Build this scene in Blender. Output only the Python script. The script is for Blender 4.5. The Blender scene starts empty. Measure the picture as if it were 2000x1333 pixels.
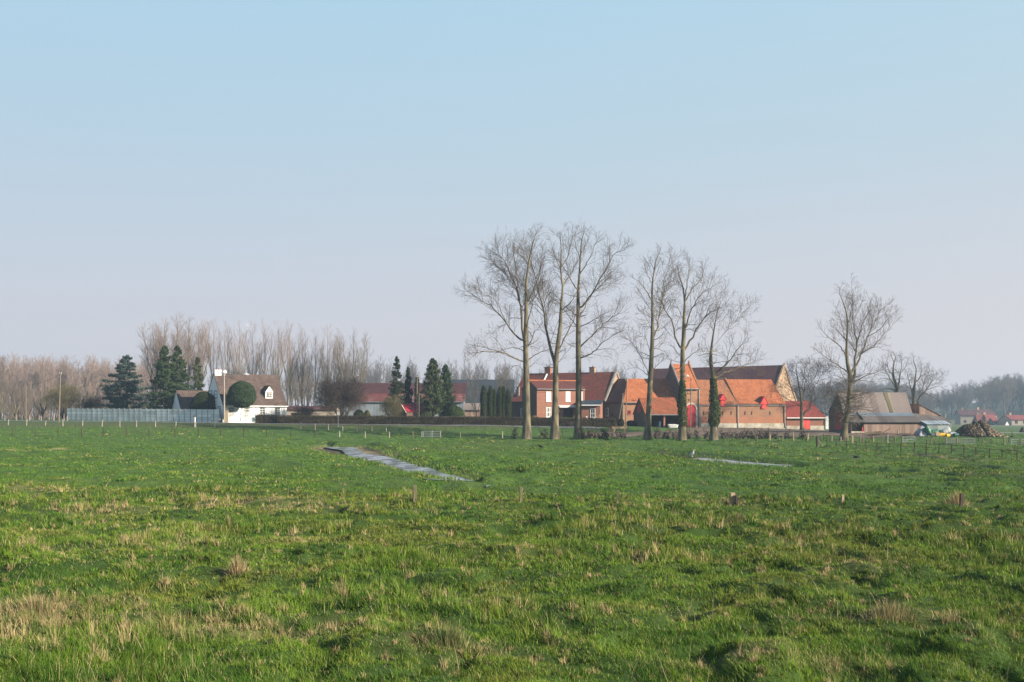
import bpy, bmesh, math, random
import numpy as np
from mathutils import Vector, Matrix

# ------------------------------------------------------------------ camera, sky, sun, exposure
F = 1944.0; HY = 812.0; CZ = 3.1          # focal length and horizon in photo pixels, eye height in metres
SC = bpy.context.scene
COL = SC.collection
cam = bpy.data.cameras.new('camera'); cam.lens = 36.0 * F / 2000.0; cam.sensor_width = 36.0
cam.shift_y = (HY - 666.5) / 2000.0; cam.clip_start = 0.3; cam.clip_end = 12000
camo = bpy.data.objects.new('camera', cam); COL.objects.link(camo)
camo.location = (0, 0, CZ); camo.rotation_euler = (math.radians(90), 0, 0)
SC.camera = camo

SUN_AZ = math.radians(64)      # to the right of straight behind the camera
SUN_EL = math.radians(23)
S = Vector((math.sin(SUN_AZ) * math.cos(SUN_EL), -math.cos(SUN_AZ) * math.cos(SUN_EL), math.sin(SUN_EL)))
sl = bpy.data.lights.new('sun', 'SUN'); sl.energy = 5.0; sl.angle = math.radians(0.6); sl.color = (1.0, 0.87, 0.70)
so = bpy.data.objects.new('sun', sl); COL.objects.link(so)
so.rotation_euler = (-S).to_track_quat('-Z', 'Y').to_euler()

world = bpy.data.worlds.new('World'); SC.world = world; world.use_nodes = True
wn = world.node_tree.nodes; wl = world.node_tree.links; wn.clear()
wo = wn.new('ShaderNodeOutputWorld'); bg = wn.new('ShaderNodeBackground')
sky = wn.new('ShaderNodeTexSky'); sky.sky_type = 'NISHITA'; sky.sun_disc = False
sky.sun_elevation = SUN_EL
sky.sun_rotation = math.atan2(S.x, S.y)
sky.air_density = 1.0; sky.dust_density = 2.0; sky.ozone_density = 2.0; sky.altitude = 0
# winter haze low in the sky: the air near the horizon is paler and slightly lilac
tc = wn.new('ShaderNodeTexCoord'); sep = wn.new('ShaderNodeSeparateXYZ'); wl.new(tc.outputs['Generated'], sep.inputs[0])
ramp = wn.new('ShaderNodeValToRGB'); wl.new(sep.outputs['Z'], ramp.inputs[0])
e = ramp.color_ramp.elements
e[0].position = 0.0; e[0].color = (6.8, 6.3, 6.6, 1)
e[1].position = 1.0; e[1].color = (.6, 1.3, 2.8, 1)
for p, c in ((0.08, (6.4, 6.2, 6.65, 1)), (0.16, (5.8, 6.3, 7.0, 1)), (0.26, (5.0, 6.4, 7.4, 1)), (0.40, (4.35, 6.5, 8.0, 1)), (0.50, (2.7, 4.6, 6.5, 1)), (0.65, (1.2, 2.5, 4.1, 1))):
    q = ramp.color_ramp.elements.new(p); q.color = c
# faint stratus streaks
mp = wn.new('ShaderNodeMapping'); wl.new(tc.outputs['Generated'], mp.inputs[0]); mp.inputs['Scale'].default_value = (1.6, 1.6, 22)
nz = wn.new('ShaderNodeTexNoise'); wl.new(mp.outputs[0], nz.inputs['Vector']); nz.inputs['Scale'].default_value = 2.2; nz.inputs['Detail'].default_value = 5
cr = wn.new('ShaderNodeMapRange'); wl.new(nz.outputs['Fac'], cr.inputs['Value'])
cr.inputs['From Min'].default_value = 0.50; cr.inputs['From Max'].default_value = 0.80; cr.inputs['To Min'].default_value = 1.0; cr.inputs['To Max'].default_value = 0.985
mixs = wn.new('ShaderNodeMixRGB'); mixs.inputs[0].default_value = 0.9
wl.new(sky.outputs[0], mixs.inputs[1]); wl.new(ramp.outputs[0], mixs.inputs[2])
mul = wn.new('ShaderNodeMixRGB'); mul.blend_type = 'MULTIPLY'; mul.inputs[0].default_value = 1.0
wl.new(mixs.outputs[0], mul.inputs[1]); wl.new(cr.outputs[0], mul.inputs[2])
hx = wn.new('ShaderNodeValToRGB'); mx_ = wn.new('ShaderNodeMapRange'); mx_.inputs['From Min'].default_value = -1; wl.new(sep.outputs['X'], mx_.inputs['Value']); wl.new(mx_.outputs[0], hx.inputs[0])   # the side of the sun is brighter and warmer
hx.color_ramp.elements[0].position = .25; hx.color_ramp.elements[0].color = (.925, .95, .975, 1); hx.color_ramp.elements[1].position = .75; hx.color_ramp.elements[1].color = (1.03, 1.0, .975, 1)
mu2 = wn.new('ShaderNodeMixRGB'); mu2.blend_type = 'MULTIPLY'; mu2.inputs[0].default_value = 1.0; wl.new(mul.outputs[0], mu2.inputs[1]); wl.new(hx.outputs[0], mu2.inputs[2])
wl.new(mu2.outputs[0], bg.inputs[0]); bg.inputs[1].default_value = 0.052
wl.new(bg.outputs[0], wo.inputs[0])

SC.view_settings.view_transform = 'Standard'; SC.view_settings.look = 'None'
SC.view_settings.exposure = 1.1; SC.view_settings.gamma = 1.0
SC.cycles.max_bounces = 6; SC.cycles.diffuse_bounces = 2; SC.cycles.glossy_bounces = 2
SC.cycles.transmission_bounces = 3; SC.cycles.volume_bounces = 1; SC.cycles.transparent_max_bounces = 8
SC.cycles.caustics_reflective = False; SC.cycles.caustics_refractive = False
SC.cycles.use_denoising = True

# ------------------------------------------------------------------ noise, pixels to ground
def _h(ix, iy, s):
    n = (ix.astype(np.int64) * 374761393 + iy.astype(np.int64) * 668265263 + s * 974711) & 0x7fffffff
    n = ((n ^ (n >> 13)) * 1274126177) & 0x7fffffff
    return ((n ^ (n >> 16)) & 0xffff) / 65535.0
def vn(x, y, s=0):
    ix = np.floor(x); iy = np.floor(y); fx = x - ix; fy = y - iy
    fx = fx * fx * (3 - 2 * fx); fy = fy * fy * (3 - 2 * fy)
    a = _h(ix, iy, s); b = _h(ix + 1, iy, s); c = _h(ix, iy + 1, s); d = _h(ix + 1, iy + 1, s)
    return (a * (1 - fx) + b * fx) * (1 - fy) + (c * (1 - fx) + d * fx) * fy
def fbm(x, y, s=0, o=4):
    t = 0; a = 0.5; n = 0
    for i in range(o):
        t = t + a * vn(x * 2 ** i + i * 17.3, y * 2 ** i - i * 9.1, s + i); n += a; a *= 0.5
    return t / n
def sst(a, b, x):
    t = np.clip((x - a) / (b - a), 0, 1); return t * t * (3 - 2 * t)

def zpy(py, d): return CZ - (py - HY) / F * d
def W(px, py, d): return Vector(((px - 1000) / F * d, d, zpy(py, d)))

# terrain profiles: for columns of bearing, (distance, height)
def prof(dc, far):
    return [(0, 0.05), (dc - 6, 0.0), (dc - 1, -0.03), (dc + 2.5, -0.36), (dc + 6, -0.55), (dc + 18, -0.44), (82, -0.28)] + far
COLS = {
    0: prof(45, [(102, -.05), (125, zpy(853, 125)), (147, zpy(836, 147)), (154, zpy(829, 154)), (158, zpy(824.5, 158)), (166, zpy(821.5, 166)), (176, zpy(820.3, 176)), (230, 2.2), (400, 1.5), (900, 0)]),
    300: prof(43, [(102, -.05), (125, zpy(853, 125)), (146, zpy(837, 146)), (153, zpy(831, 153)), (157, zpy(826.5, 157)), (165, zpy(824.5, 165)), (175, zpy(823, 175)), (230, 2.1), (400, 1.5), (900, 0)]),
    600: prof(41, [(102, -.08), (128, zpy(854, 128)), (146, zpy(838.5, 146)), (152, zpy(833, 152)), (156, zpy(829.5, 156)), (164, zpy(828, 164)), (175, zpy(827, 175)), (230, 1.8), (400, 1.2), (900, 0)]),
    900: prof(38.5, [(102, -.12), (132, zpy(856, 132)), (142, zpy(843, 142)), (148, zpy(836, 148)), (151.5, zpy(832, 151.5)), (160, zpy(830, 160)), (175, zpy(829, 175)), (230, 1.5), (400, 1), (900, 0)]),
    1200: prof(37, [(102, -.12), (130, zpy(857, 130)), (139, zpy(850, 139)), (147, zpy(841, 147)), (152, zpy(835.5, 152)), (165, zpy(832, 165)), (175, zpy(832, 175)), (230, 1.2), (400, .7), (900, 0)]),
    1450: prof(36.5, [(102, -.14), (130, zpy(857.5, 130)), (145, zpy(850, 145)), (160, zpy(841.5, 160)), (172, zpy(836.5, 172)), (185, zpy(836, 185)), (230, .8), (400, 0), (900, -.5)]),
    1650: prof(36, [(105, -.16), (128, zpy(860.5, 128)), (138, zpy(853.5, 138)), (146, zpy(846.5, 146)), (160, zpy(843.5, 160)), (168, zpy(842, 168)), (182, zpy(840.5, 182)), (230, .0), (400, -.6), (600, -1.2), (900, -1)]),
    1850: prof(36.5, [(90, -.22), (125, zpy(865.5, 125)), (138, zpy(853, 138)), (143, zpy(850.5, 143)), (152, zpy(848.8, 152)), (168, zpy(847.5, 168)), (200, zpy(845.5, 200)), (240, zpy(841, 240)), (300, zpy(837, 300)), (400, zpy(832, 400)), (600, -1.2), (900, -1)]),
    2050: prof(37.5, [(90, -.26), (125, zpy(867, 125)), (138, zpy(855, 138)), (150, zpy(851, 150)), (168, zpy(849, 168)), (200, zpy(846.5, 200)), (240, zpy(841, 240)), (300, zpy(837, 300)), (400, zpy(832, 400)), (600, -1.2), (900, -1)]),
}
CK = sorted(COLS)
def zcol(x, y):
    y = np.maximum(np.asarray(y, float), -40); x = np.asarray(x, float)
    px = 1000 + F * x / np.maximum(y, 9.0)
    px = np.clip(px, CK[0], CK[-1])
    out = np.zeros_like(px)
    zs = [np.interp(y, [p[0] for p in COLS[k]], [p[1] for p in COLS[k]]) for k in CK]
    for i in range(len(CK) - 1):
        t = np.clip((px - CK[i]) / (CK[i + 1] - CK[i]), 0, 1); t = t * t * (3 - 2 * t)
        m = (px >= CK[i]) & (px <= CK[i + 1])
        out = np.where(m, zs[i] * (1 - t) + zs[i + 1] * t, out)
    return out
def zsmooth(x, y):
    y = np.asarray(y, float)
    return sum(zcol(x, y + y * k) for k in (-.02, -.008, .008, .02)) / 4

# water in the two field drains: (left-edge pixels, right-edge pixels) on the water level
WZ = -0.47
def wpt(px, py, z=WZ):
    d = (CZ - z) * F / (py - HY); return ((px - 1000) / F * d, d)
D1L = [(638, 874), (675, 881), (701, 892), (740, 904), (775, 914), (817, 925), (852, 933), (908, 940)]
D1R = [(687, 877), (705, 885), (750, 894), (796, 905), (838, 915), (862, 923), (897, 931), (930, 939)]
D2L = [(1268, 884), (1310, 890.5), (1352, 896.5), (1410, 902), (1470, 907), (1537, 911)]
D2R = [(1278, 883.5), (1318, 889), (1362, 894.5), (1420, 899.5), (1478, 904.5), (1541, 910)]
def drain(L, R):
    l = [wpt(*p) for p in L]; r = [wpt(*p) for p in R]
    return np.array([[(a[0] + b[0]) / 2, (a[1] + b[1]) / 2, 0.5 * math.hypot(a[0] - b[0], a[1] - b[1])] for a, b in zip(l, r)]), l, r
D1L = [(590, 870)] + D1L + [(960, 944.5)]; D1R = [(655, 872.5)] + D1R + [(985, 943)]; D2L = [(1245, 880.5)] + D2L + [(1580, 914)]; D2R = [(1258, 880)] + D2R + [(1585, 912.8)]
DR1, d1l, d1r = drain(D1L, D1R); DR2, d2l, d2r = drain(D2L, D2R)
# dry continuations of the drains as shallow swales
SW = np.array([[*wpt(1541, 910), .5], [*wpt(1660, 913, -.35), .5], [*wpt(1800, 920, -.35), .7], [*wpt(2060, 938, -.35), .9]])
SW2 = np.array([[*wpt(930, 939), .5], [*wpt(1010, 941, -.5), .8], [*wpt(1120, 940, -.5), .4]])
SW3 = np.array([[*wpt(1770, 886, -.25), .3], [*wpt(1830, 890, -.25), .35], [*wpt(1890, 896, -.25), .4], [*wpt(1920, 897, -.25), .3], [*wpt(2010, 899, -.25), .3]])
def seg_dist(x, y, P):
    best = np.full(x.shape, 1e9); side = np.zeros_like(best)
    for a, b in zip(P[:-1], P[1:]):
        dx, dy = b[0] - a[0], b[1] - a[1]; L2 = dx * dx + dy * dy
        t = np.clip(((x - a[0]) * dx + (y - a[1]) * dy) / L2, 0, 1)
        w = a[2] + (b[2] - a[2]) * t
        dd = np.hypot(x - a[0] - t * dx, y - a[1] - t * dy) - w
        s = (x - a[0]) * dy - (y - a[1]) * dx
        m = dd < best; best = np.where(m, dd, best); side = np.where(m, s, side)
    return best, side
rng0 = np.random.default_rng(5)
# tussocks of the rough grass in front: x, y, radius, height
TUS = []
def tus_px(px, py, r, h): d = CZ * F / (py - HY); TUS.append(((px - 1000) / F * d, d, r, h))
for a in ((880, 1268, .55, .16), (830, 1262, .5, .1), (1735, 1215, .7, .11), (1600, 1150, .6, .08), (1440, 1025, .8, .2), (1660, 1120, .6, .14), (460, 1125, .45, .1),
          (250, 1175, .6, .1), (1250, 1035, .9, .16), (1500, 1290, .6, .07), (1550, 1300, .6, .07), (60, 1190, .8, .1), (880, 1080, .8, .14), (540, 1000, .9, .12), (140, 1075, .7, .12),
          (700, 1040, .9, .12), (1180, 1285, .5, .06), (950, 1060, .7, .12), (1900, 1240, .6, .14), (1720, 1060, .9, .14), (420, 985, .9, .14), (1500, 1055, .7, .1)):
    tus_px(*a)
for i in range(330):
    y = rng0.uniform(9, 46); x = rng0.uniform(-.62, .62) * (y + 4); TUS.append((x, y, rng0.uniform(.22, .6), rng0.uniform(.03, .11)))
TUS = np.array(TUS)

def gz0(x, y):
    x = np.asarray(x, float); y = np.asarray(y, float)
    z = zsmooth(x, y)
    rough = 1 - sst(38, 48, y)
    z = z + rough * ((fbm(x * .9, y * .9, 3, 5) - .5) * .24 + .12 * sst(.60, .72, vn(x * 1.0, y * .85, 15)) - .10 * sst(.62, .74, vn(x * 1.2 + 9, y * 1.0, 16)) + (fbm(x * .17, y * .17, 8, 2) - .5) * .30)
    mid = sst(40, 50, y) * (1 - sst(140, 165, y))
    z = z + mid * ((fbm(x * .5, y * .5, 21, 5) - .5) * .20 + .17 * sst(.58, .72, vn(x * .8, y * .5, 61)) * sst(.35, .6, fbm(x * .12, y * .12, 63, 2)) - .12 * sst(.62, .76, vn(x * .6 + 3, y * .45, 62)) + (fbm(x * .09, y * .09, 23, 3) - .5) * .16)
    # drains
    for P in (DR1, DR2):
        m = (np.abs(y - P[:, 1].mean()) < 60)
        if m.any():
            dd, sd = seg_dist(x, y, P[1:-1])
            nearb = sd > 0                                   # the bank towards the viewer lies flush with the water
            jag = (fbm(x * .8, y * .35, 51, 3) - .5)
            bank = WZ - .012 + np.where(dd < 0, np.maximum(dd, -.6) * .25, np.where(nearb, dd * .05 + .035 * jag, dd * .34 + .10 * jag))
            k = np.where(nearb, sst(9, 3.0, dd), sst(2.2, .7, dd))
            z = np.where(nearb & (dd < 9), np.minimum(z, bank * k + z * (1 - k)), np.where(~nearb & (dd < 2.2), bank * k + z * (1 - k), z))
            z = np.where(dd < -.1, np.minimum(z, WZ - .03), z)
    for P, dep in ((SW, .34), (SW3, .3)):
        dd, sd = seg_dist(x, y, P)
        z = z - dep * np.exp(-np.maximum(dd, 0) ** 2 / .8)
    # wooded rise on the far right
    px = 1000 + F * x / np.maximum(y, 9.0)
    z = z + sst(470, 900, y) * (sst(1500, 1800, px) * 6 + sst(1780, 2080, px) * 26)
    return z

# ground grid: rows grow with distance from the field's near edge, columns fan out
A0 = 14.0
rows = [-26.0, -13.0, -9.0, -4.0]
s = 11.0
while s - A0 < 270: rows.append(s - A0); s *= 1.0043
while s - A0 < 5000: rows.append(s - A0); s *= 1.03
rows = np.array(rows); TT = np.linspace(-.86, .86, 520)
GX = TT[None, :] * np.maximum(rows[:, None] + A0, 9.0); GX[:3] = TT[None, :] * 40; GY = np.repeat(rows[:, None], len(TT), 1)
GX[rows > 1500] *= 2.2
GZ = gz0(GX, GY)
near = np.where((rows > 4) & (rows < 49))[0]
nx, ny = GX[near], GY[near]; add = np.zeros_like(nx)
for tx, ty, tr, th in TUS:
    r0, r1 = np.searchsorted(rows[near], [ty - 2.2 * tr, ty + 2.2 * tr])
    sx, sy = nx[r0:r1], ny[r0:r1]
    add[r0:r1] += th * np.exp(-((sx - tx) ** 2 + (sy - ty) ** 2) / (tr * tr * .55))
GZ[near] += add
def gz(x, y):
    """height of the finished ground at x, y"""
    x = np.asarray(x, float); y = np.asarray(y, float)
    fi = np.interp(y, rows, np.arange(len(rows))); i = np.clip(fi.astype(int), 3, len(rows) - 2); u = np.clip(fi - i, 0, 1)
    fj = np.clip((x / np.maximum(y + A0, 9.0) - TT[0]) / (TT[1] - TT[0]), 0, len(TT) - 1.001); j = fj.astype(int); v = fj - j
    return (GZ[i, j] * (1 - v) + GZ[i, j + 1] * v) * (1 - u) + (GZ[i + 1, j] * (1 - v) + GZ[i + 1, j + 1] * v) * u
DS = np.concatenate([np.arange(9, 60, .1), np.arange(60, 420, .25)])
def hit(px, py, dmin=9.0, dmax=400.0):
    """where the photo's sight line through a pixel meets the ground"""
    ds = DS[(DS >= dmin) & (DS <= dmax)]
    k = (px - 1000) / F; zr = CZ - (py - HY) / F * ds
    b = np.nonzero(zr <= gz(k * ds, ds))[0]
    d = float(ds[b[0]]) if len(b) else dmax
    return Vector((k * d, d, float(gz(np.array(k * d), np.array(d)))))
def on(px, d):
    x = (px - 1000) / F * d; return Vector((x, d, float(gz(np.array(x), np.array(d)))))

# ------------------------------------------------------------------ materials
def mat(name, c1, c2=None, scale=3.0, rough=.85, bump=0.0, spec=.25, kind='noise', tile=(.3, .3), c3=None, coord='Object', metal=0.0, detail=5, col=False, transl=0.0, stretch=None, fac=(.35, .65)):
    m = bpy.data.materials.new(name); m.use_nodes = True
    N = m.node_tree.nodes; L = m.node_tree.links; b = N['Principled BSDF']
    b.inputs['Roughness'].default_value = rough; b.inputs['Specular IOR Level'].default_value = spec; b.inputs['Metallic'].default_value = metal
    c2 = c2 or c1
    t = N.new('ShaderNodeTexCoord'); no = N.new('ShaderNodeTexNoise'); no.inputs['Scale'].default_value = scale; no.inputs['Detail'].default_value = detail
    src = t.outputs[coord]
    if stretch:
        mpn = N.new('ShaderNodeMapping'); mpn.inputs['Scale'].default_value = stretch; L.new(src, mpn.inputs[0]); L.new(mpn.outputs[0], no.inputs['Vector'])
    else: L.new(src, no.inputs['Vector'])
    mr = N.new('ShaderNodeMapRange'); mr.inputs['From Min'].default_value = fac[0]; mr.inputs['From Max'].default_value = fac[1]; L.new(no.outputs['Fac'], mr.inputs['Value'])
    mx = N.new('ShaderNodeMixRGB'); mx.inputs[1].default_value = (*c1, 1); mx.inputs[2].default_value = (*c2, 1); L.new(mr.outputs[0], mx.inputs[0])
    out = mx.outputs[0]; height = no.outputs['Fac']
    if kind in ('brick', 'tile', 'block'):
        br = N.new('ShaderNodeTexBrick'); L.new(t.outputs['UV'], br.inputs['Vector'])
        br.inputs['Scale'].default_value = 1.0; br.inputs['Brick Width'].default_value = tile[0]; br.inputs['Row Height'].default_value = tile[1]
        br.inputs['Mortar Size'].default_value = {'brick': .012, 'tile': .03, 'block': .02}[kind]; br.inputs['Mortar Smooth'].default_value = .4 if kind == 'tile' else .1
        br.offset = 0.5 if kind != 'block' else 0.0
        br.inputs['Color1'].default_value = (.72, .72, .72, 1); br.inputs['Color2'].default_value = (1.2, 1.2, 1.2, 1); br.inputs['Bias'].default_value = .1
        mo = c3 or tuple(v * .4 for v in c1)
        br.inputs['Mortar'].default_value = (1, 1, 1, 1)
        mm = N.new('ShaderNodeMixRGB'); mm.blend_type = 'MULTIPLY'; mm.inputs[0].default_value = .85; L.new(out, mm.inputs[1]); L.new(br.outputs['Color'], mm.inputs[2])
        m2 = N.new('ShaderNodeMixRGB'); L.new(br.outputs['Fac'], m2.inputs[0]); L.new(mm.outputs[0], m2.inputs[1]); m2.inputs[2].default_value = (*mo, 1)
        out = m2.outputs[0]
        inv = N.new('ShaderNodeMath'); inv.operation = 'SUBTRACT'; inv.inputs[0].default_value = 1; L.new(br.outputs['Fac'], inv.inputs[1]); height = inv.outputs[0]
    if kind in ('plank', 'ridge'):
        wv = N.new('ShaderNodeTexWave'); wv.wave_type = 'BANDS'; wv.bands_direction = 'X'; wv.inputs['Scale'].default_value = .314 / tile[0]
        wv.inputs['Distortion'].default_value = 0.0 if kind == 'ridge' else .15
        L.new(t.outputs['UV'], wv.inputs['Vector']); height = wv.outputs['Fac']
        # boards and sheets differ one from the next
        sx = N.new('ShaderNodeSeparateXYZ'); L.new(t.outputs['UV'], sx.inputs[0])
        dv = N.new('ShaderNodeMath'); dv.operation = 'DIVIDE'; dv.inputs[1].default_value = tile[1]; L.new(sx.outputs[0], dv.inputs[0])
        fl = N.new('ShaderNodeMath'); fl.operation = 'FLOOR'; L.new(dv.outputs[0], fl.inputs[0])
        wh = N.new('ShaderNodeTexWhiteNoise'); wh.noise_dimensions = '1D'; L.new(fl.outputs[0], wh.inputs['W'])
        m3 = N.new('ShaderNodeMapRange'); m3.inputs['To Min'].default_value = .72; m3.inputs['To Max'].default_value = 1.12; L.new(wh.outputs['Value'], m3.inputs['Value'])
        mm = N.new('ShaderNodeMixRGB'); mm.blend_type = 'MULTIPLY'; mm.inputs[0].default_value = 1; L.new(out, mm.inputs[1]); L.new(m3.outputs[0], mm.inputs[2]); out = mm.outputs[0]
    if col:
        at = N.new('ShaderNodeAttribute'); at.attribute_name = 'Col'
        mm = N.new('ShaderNodeMixRGB'); mm.blend_type = 'MULTIPLY'; mm.inputs[0].default_value = 1; L.new(out, mm.inputs[1]); L.new(at.outputs['Color'], mm.inputs[2]); out = mm.outputs[0]
    L.new(out, b.inputs['Base Color'])
    if bump:
        bn = N.new('ShaderNodeBump'); bn.inputs['Strength'].default_value = .8; bn.inputs['Distance'].default_value = bump; L.new(height, bn.inputs['Height']); L.new(bn.outputs[0], b.inputs['Normal'])
    if transl:
        tr = N.new('ShaderNodeBsdfTranslucent'); L.new(out, tr.inputs[0]); ms = N.new('ShaderNodeMixShader'); ms.inputs[0].default_value = transl
        L.new(b.outputs[0], ms.inputs[1]); L.new(tr.outputs[0], ms.inputs[2]); L.new(ms.outputs[0], N['Material Output'].inputs[0])
    return m
M = {}
M['white'] = mat('white_render', (.72, .72, .71), (.80, .80, .79), 1.2, .8)
M['white_paint'] = mat('white_paint', (.76, .76, .75), (.82, .82, .8), 4, .5)
M['offwhite'] = mat('chalky_plinth', (.52, .49, .42), (.33, .29, .23), 1.0, .9, detail=8)
M['glass'] = mat('window_glass', (.02, .025, .03), (.035, .04, .045), 1, .08, spec=.6)
M['dark'] = mat('dark_interior_and_shade', (.018, .016, .015), (.03, .027, .025), 1, .9)
M['brown_tile'] = mat('brown_roof_tile', (.085, .06, .052), (.125, .09, .078), .7, .75, .03, kind='tile', tile=(.33, .36), c3=(.04, .025, .02))
M['orange_tile'] = mat('orange_pantile', (.47, .165, .068), (.35, .12, .052), .55, .8, .05, kind='tile', tile=(.30, .36), c3=(.16, .045, .018), detail=8)
M['weathered_tile'] = mat('weathered_pantile', (.39, .16, .075), (.27, .13, .07), 1.1, .85, .05, kind='tile', tile=(.30, .36), c3=(.11, .04, .02), detail=8)
M['mossy_tile'] = mat('mossy_shed_tile', (.33, .095, .045), (.23, .085, .042), .9, .85, .05, kind='tile', tile=(.28, .34), c3=(.08, .03, .016), detail=8)
M['red_tile'] = mat('dark_red_tile', (.165, .05, .038), (.12, .042, .034), .5, .8, .03, kind='tile', tile=(.30, .34), c3=(.06, .02, .016))
M['bright_red_tile'] = mat('red_clay_tile', (.27, .055, .042), (.21, .048, .04), .7, .8, .03, kind='tile', tile=(.30, .34), c3=(.12, .02, .016))
M['purple_tile'] = mat('purple_brown_tile', (.085, .04, .045), (.12, .05, .05), .4, .8, .03, kind='tile', tile=(.33, .36), c3=(.03, .015, .015))
M['slate'] = mat('blue_black_slate', (.032, .045, .06), (.05, .06, .075), .35, .6, .02, kind='tile', tile=(.4, .3), c3=(.015, .02, .025))
M['brick'] = mat('red_brick', (.285, .09, .055), (.195, .066, .045), .8, .9, kind='brick', tile=(.22, .075), c3=(.30, .20, .15), detail=9)
M['barn_brick'] = mat('brown_barn_brick', (.36, .165, .085), (.26, .12, .066), .55, .92, kind='brick', tile=(.22, .075), c3=(.30, .21, .15), detail=9)
M['buff_brick'] = mat('buff_gable_brick', (.36, .24, .15), (.27, .18, .12), .7, .92, kind='brick', tile=(.22, .075), c3=(.32, .24, .17), detail=9)
M['dark_brick'] = mat('dark_brown_brick', (.13, .075, .06), (.085, .055, .048), .6, .92, kind='brick', tile=(.22, .075), c3=(.13, .1, .08), detail=9)  # dark brick; also used to put shade into left gables
M['grey_render'] = mat('grey_brown_render', (.17, .13, .11), (.12, .1, .09), .6, .9, detail=9)
M['coping'] = mat('grey_coping_stone', (.23, .205, .19), (.17, .155, .148), 1.5, .9)
M['red_paint'] = mat('red_painted_wood', (.40, .018, .035), (.33, .016, .03), 2.5, .55, kind='plank', tile=(.15, .6))
M['coral_paint'] = mat('coral_painted_wood', (.78, .085, .075), (.68, .07, .065), 2.5, .5, kind='plank', tile=(.15, .6))
M['concrete'] = mat('concrete_panel', (.76, .77, .78), (.66, .68, .70), .8, .9, kind='block', tile=(3, .5), c3=(.2, .21, .22), detail=8)
M['concrete_post'] = mat('concrete_post', (.34, .31, .26), (.22, .20, .17), 5, .9)
M['wood_pole'] = mat('weathered_pole', (.21, .17, .13), (.14, .11, .085), 4, .9, stretch=(4, 4, .5))
M['old_wood'] = mat('old_post_wood', (.20, .175, .11), (.09, .085, .05), 9, .92, stretch=(3, 3, .4))
M['dark_wood'] = mat('dark_post_wood', (.055, .043, .035), (.09, .07, .055), 6, .92)
M['orange_brick'] = mat('orange_red_brick', (.42, .155, .078), (.33, .125, .068), .7, .92, kind='brick', tile=(.22, .075), c3=(.33, .2, .14), detail=9)
M['dark_sheet'] = mat('dark_fibre_sheet', (.135, .118, .115), (.105, .093, .09), .35, .9, .04, kind='ridge', tile=(.18, 1.1), detail=8)
M['rust'] = mat('rusty_iron', (.035, .022, .018), (.07, .04, .03), 6, .85)
M['zinc'] = mat('zinc_sheet', (.36, .38, .40), (.28, .30, .32), 1.5, .45, metal=.4)
M['galv'] = mat('galvanised_tube', (.27, .28, .29), (.22, .23, .24), 3, .4, metal=.5)
M['grey_sheet'] = mat('fibre_cement_sheet', (.235, .195, .178), (.185, .155, .145), .35, .9, .04, kind='ridge', tile=(.18, 1.1), detail=8, stretch=(1, 1, 1))
M['blue_sheet'] = mat('blue_translucent_sheet', (.16, .20, .25), (.12, .155, .20), .5, .5, .03, kind='ridge', tile=(.18, 1.1))
M['moss_sheet'] = mat('mossy_rooflight_sheet', (.13, .115, .06), (.10, .09, .05), .8, .85, .03, kind='ridge', tile=(.18, 1.1))
M['planks'] = mat('vertical_weathered_boards', (.33, .235, .185), (.24, .17, .14), 1.6, .9, .02, kind='plank', tile=(.2, .62), stretch=(2.5, 2.5, .3), detail=8)
M['blue_wall'] = mat('blue_grey_cladding', (.21, .24, .27), (.17, .2, .23), 1, .7, .03, kind='ridge', tile=(.3, 1.2))
M['rust_roof'] = mat('faded_red_sheet_roof', (.075, .026, .027), (.06, .024, .025), .3, .8, .03, kind='ridge', tile=(.25, 1.0), detail=8)
M['rust_roof_light'] = mat('bleached_red_sheet_roof', (.13, .042, .04), (.26, .17, .16), .6, .8, .03, kind='ridge', tile=(.25, 1.0), stretch=(.6, .6, 2.2), fac=(.5, .72), detail=8)
M['red_sheet'] = mat('crimson_sheet_roof', (.34, .026, .04), (.27, .023, .034), .8, .55, .04, kind='ridge', tile=(.5, .5))
M['green_sheet'] = mat('pale_green_corrugated', (.30, .35, .34), (.23, .275, .27), 1.2, .6, .03, kind='ridge', tile=(.15, .8), stretch=(2, 2, .4))
M['teal_sheet'] = mat('dark_teal_corrugated', (.09, .15, .16), (.07, .12, .13), 1, .6, .03, kind='ridge', tile=(.15, .8))
M['pale_blue_sheet'] = mat('pale_blue_roof_sheet', (.35, .41, .46), (.27, .32, .37), .8, .5, .03, kind='ridge', tile=(.18, .9))
M['green_plastic'] = mat('green_plastic', (.015, .14, .065), (.02, .11, .055), 3, .4)
M['teal_plastic'] = mat('dark_teal_plastic', (.015, .085, .07), (.02, .07, .06), 3, .45)
M['yellow_plastic'] = mat('yellow_plastic', (.58, .36, .035), (.48, .29, .03), 3, .5)
M['white_plastic'] = mat('white_plastic', (.72, .74, .74), (.6, .62, .62), 3, .45)
M['blue_plastic'] = mat('dull_blue_plastic', (.05, .10, .17), (.04, .08, .13), 3, .5)
M['log_end'] = mat('beige_log_end', (.36, .28, .18), (.25, .19, .12), 8, .9)
M['tarp'] = mat('grey_tarpaulin', (.24, .25, .29), (.36, .36, .39), 1.6, .6, detail=8)
M['log'] = mat('brown_timber', (.10, .06, .045), (.15, .095, .07), 4, .9)
M['stone'] = mat('field_stone', (.5, .44, .34), (.36, .31, .24), 3, .95, col=True)
M['asphalt'] = mat('worn_asphalt', (.12, .12, .125), (.16, .16, .16), 1.5, .9)
M['dirt'] = mat('trodden_earth', (.155, .115, .085), (.105, .078, .058), .55, .95, .04, detail=10)
M['bark'] = mat('poplar_bark', (.20, .17, .11), (.058, .05, .036), 1.1, .95, .03, stretch=(2.2, 2.2, .6), detail=9)
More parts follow.
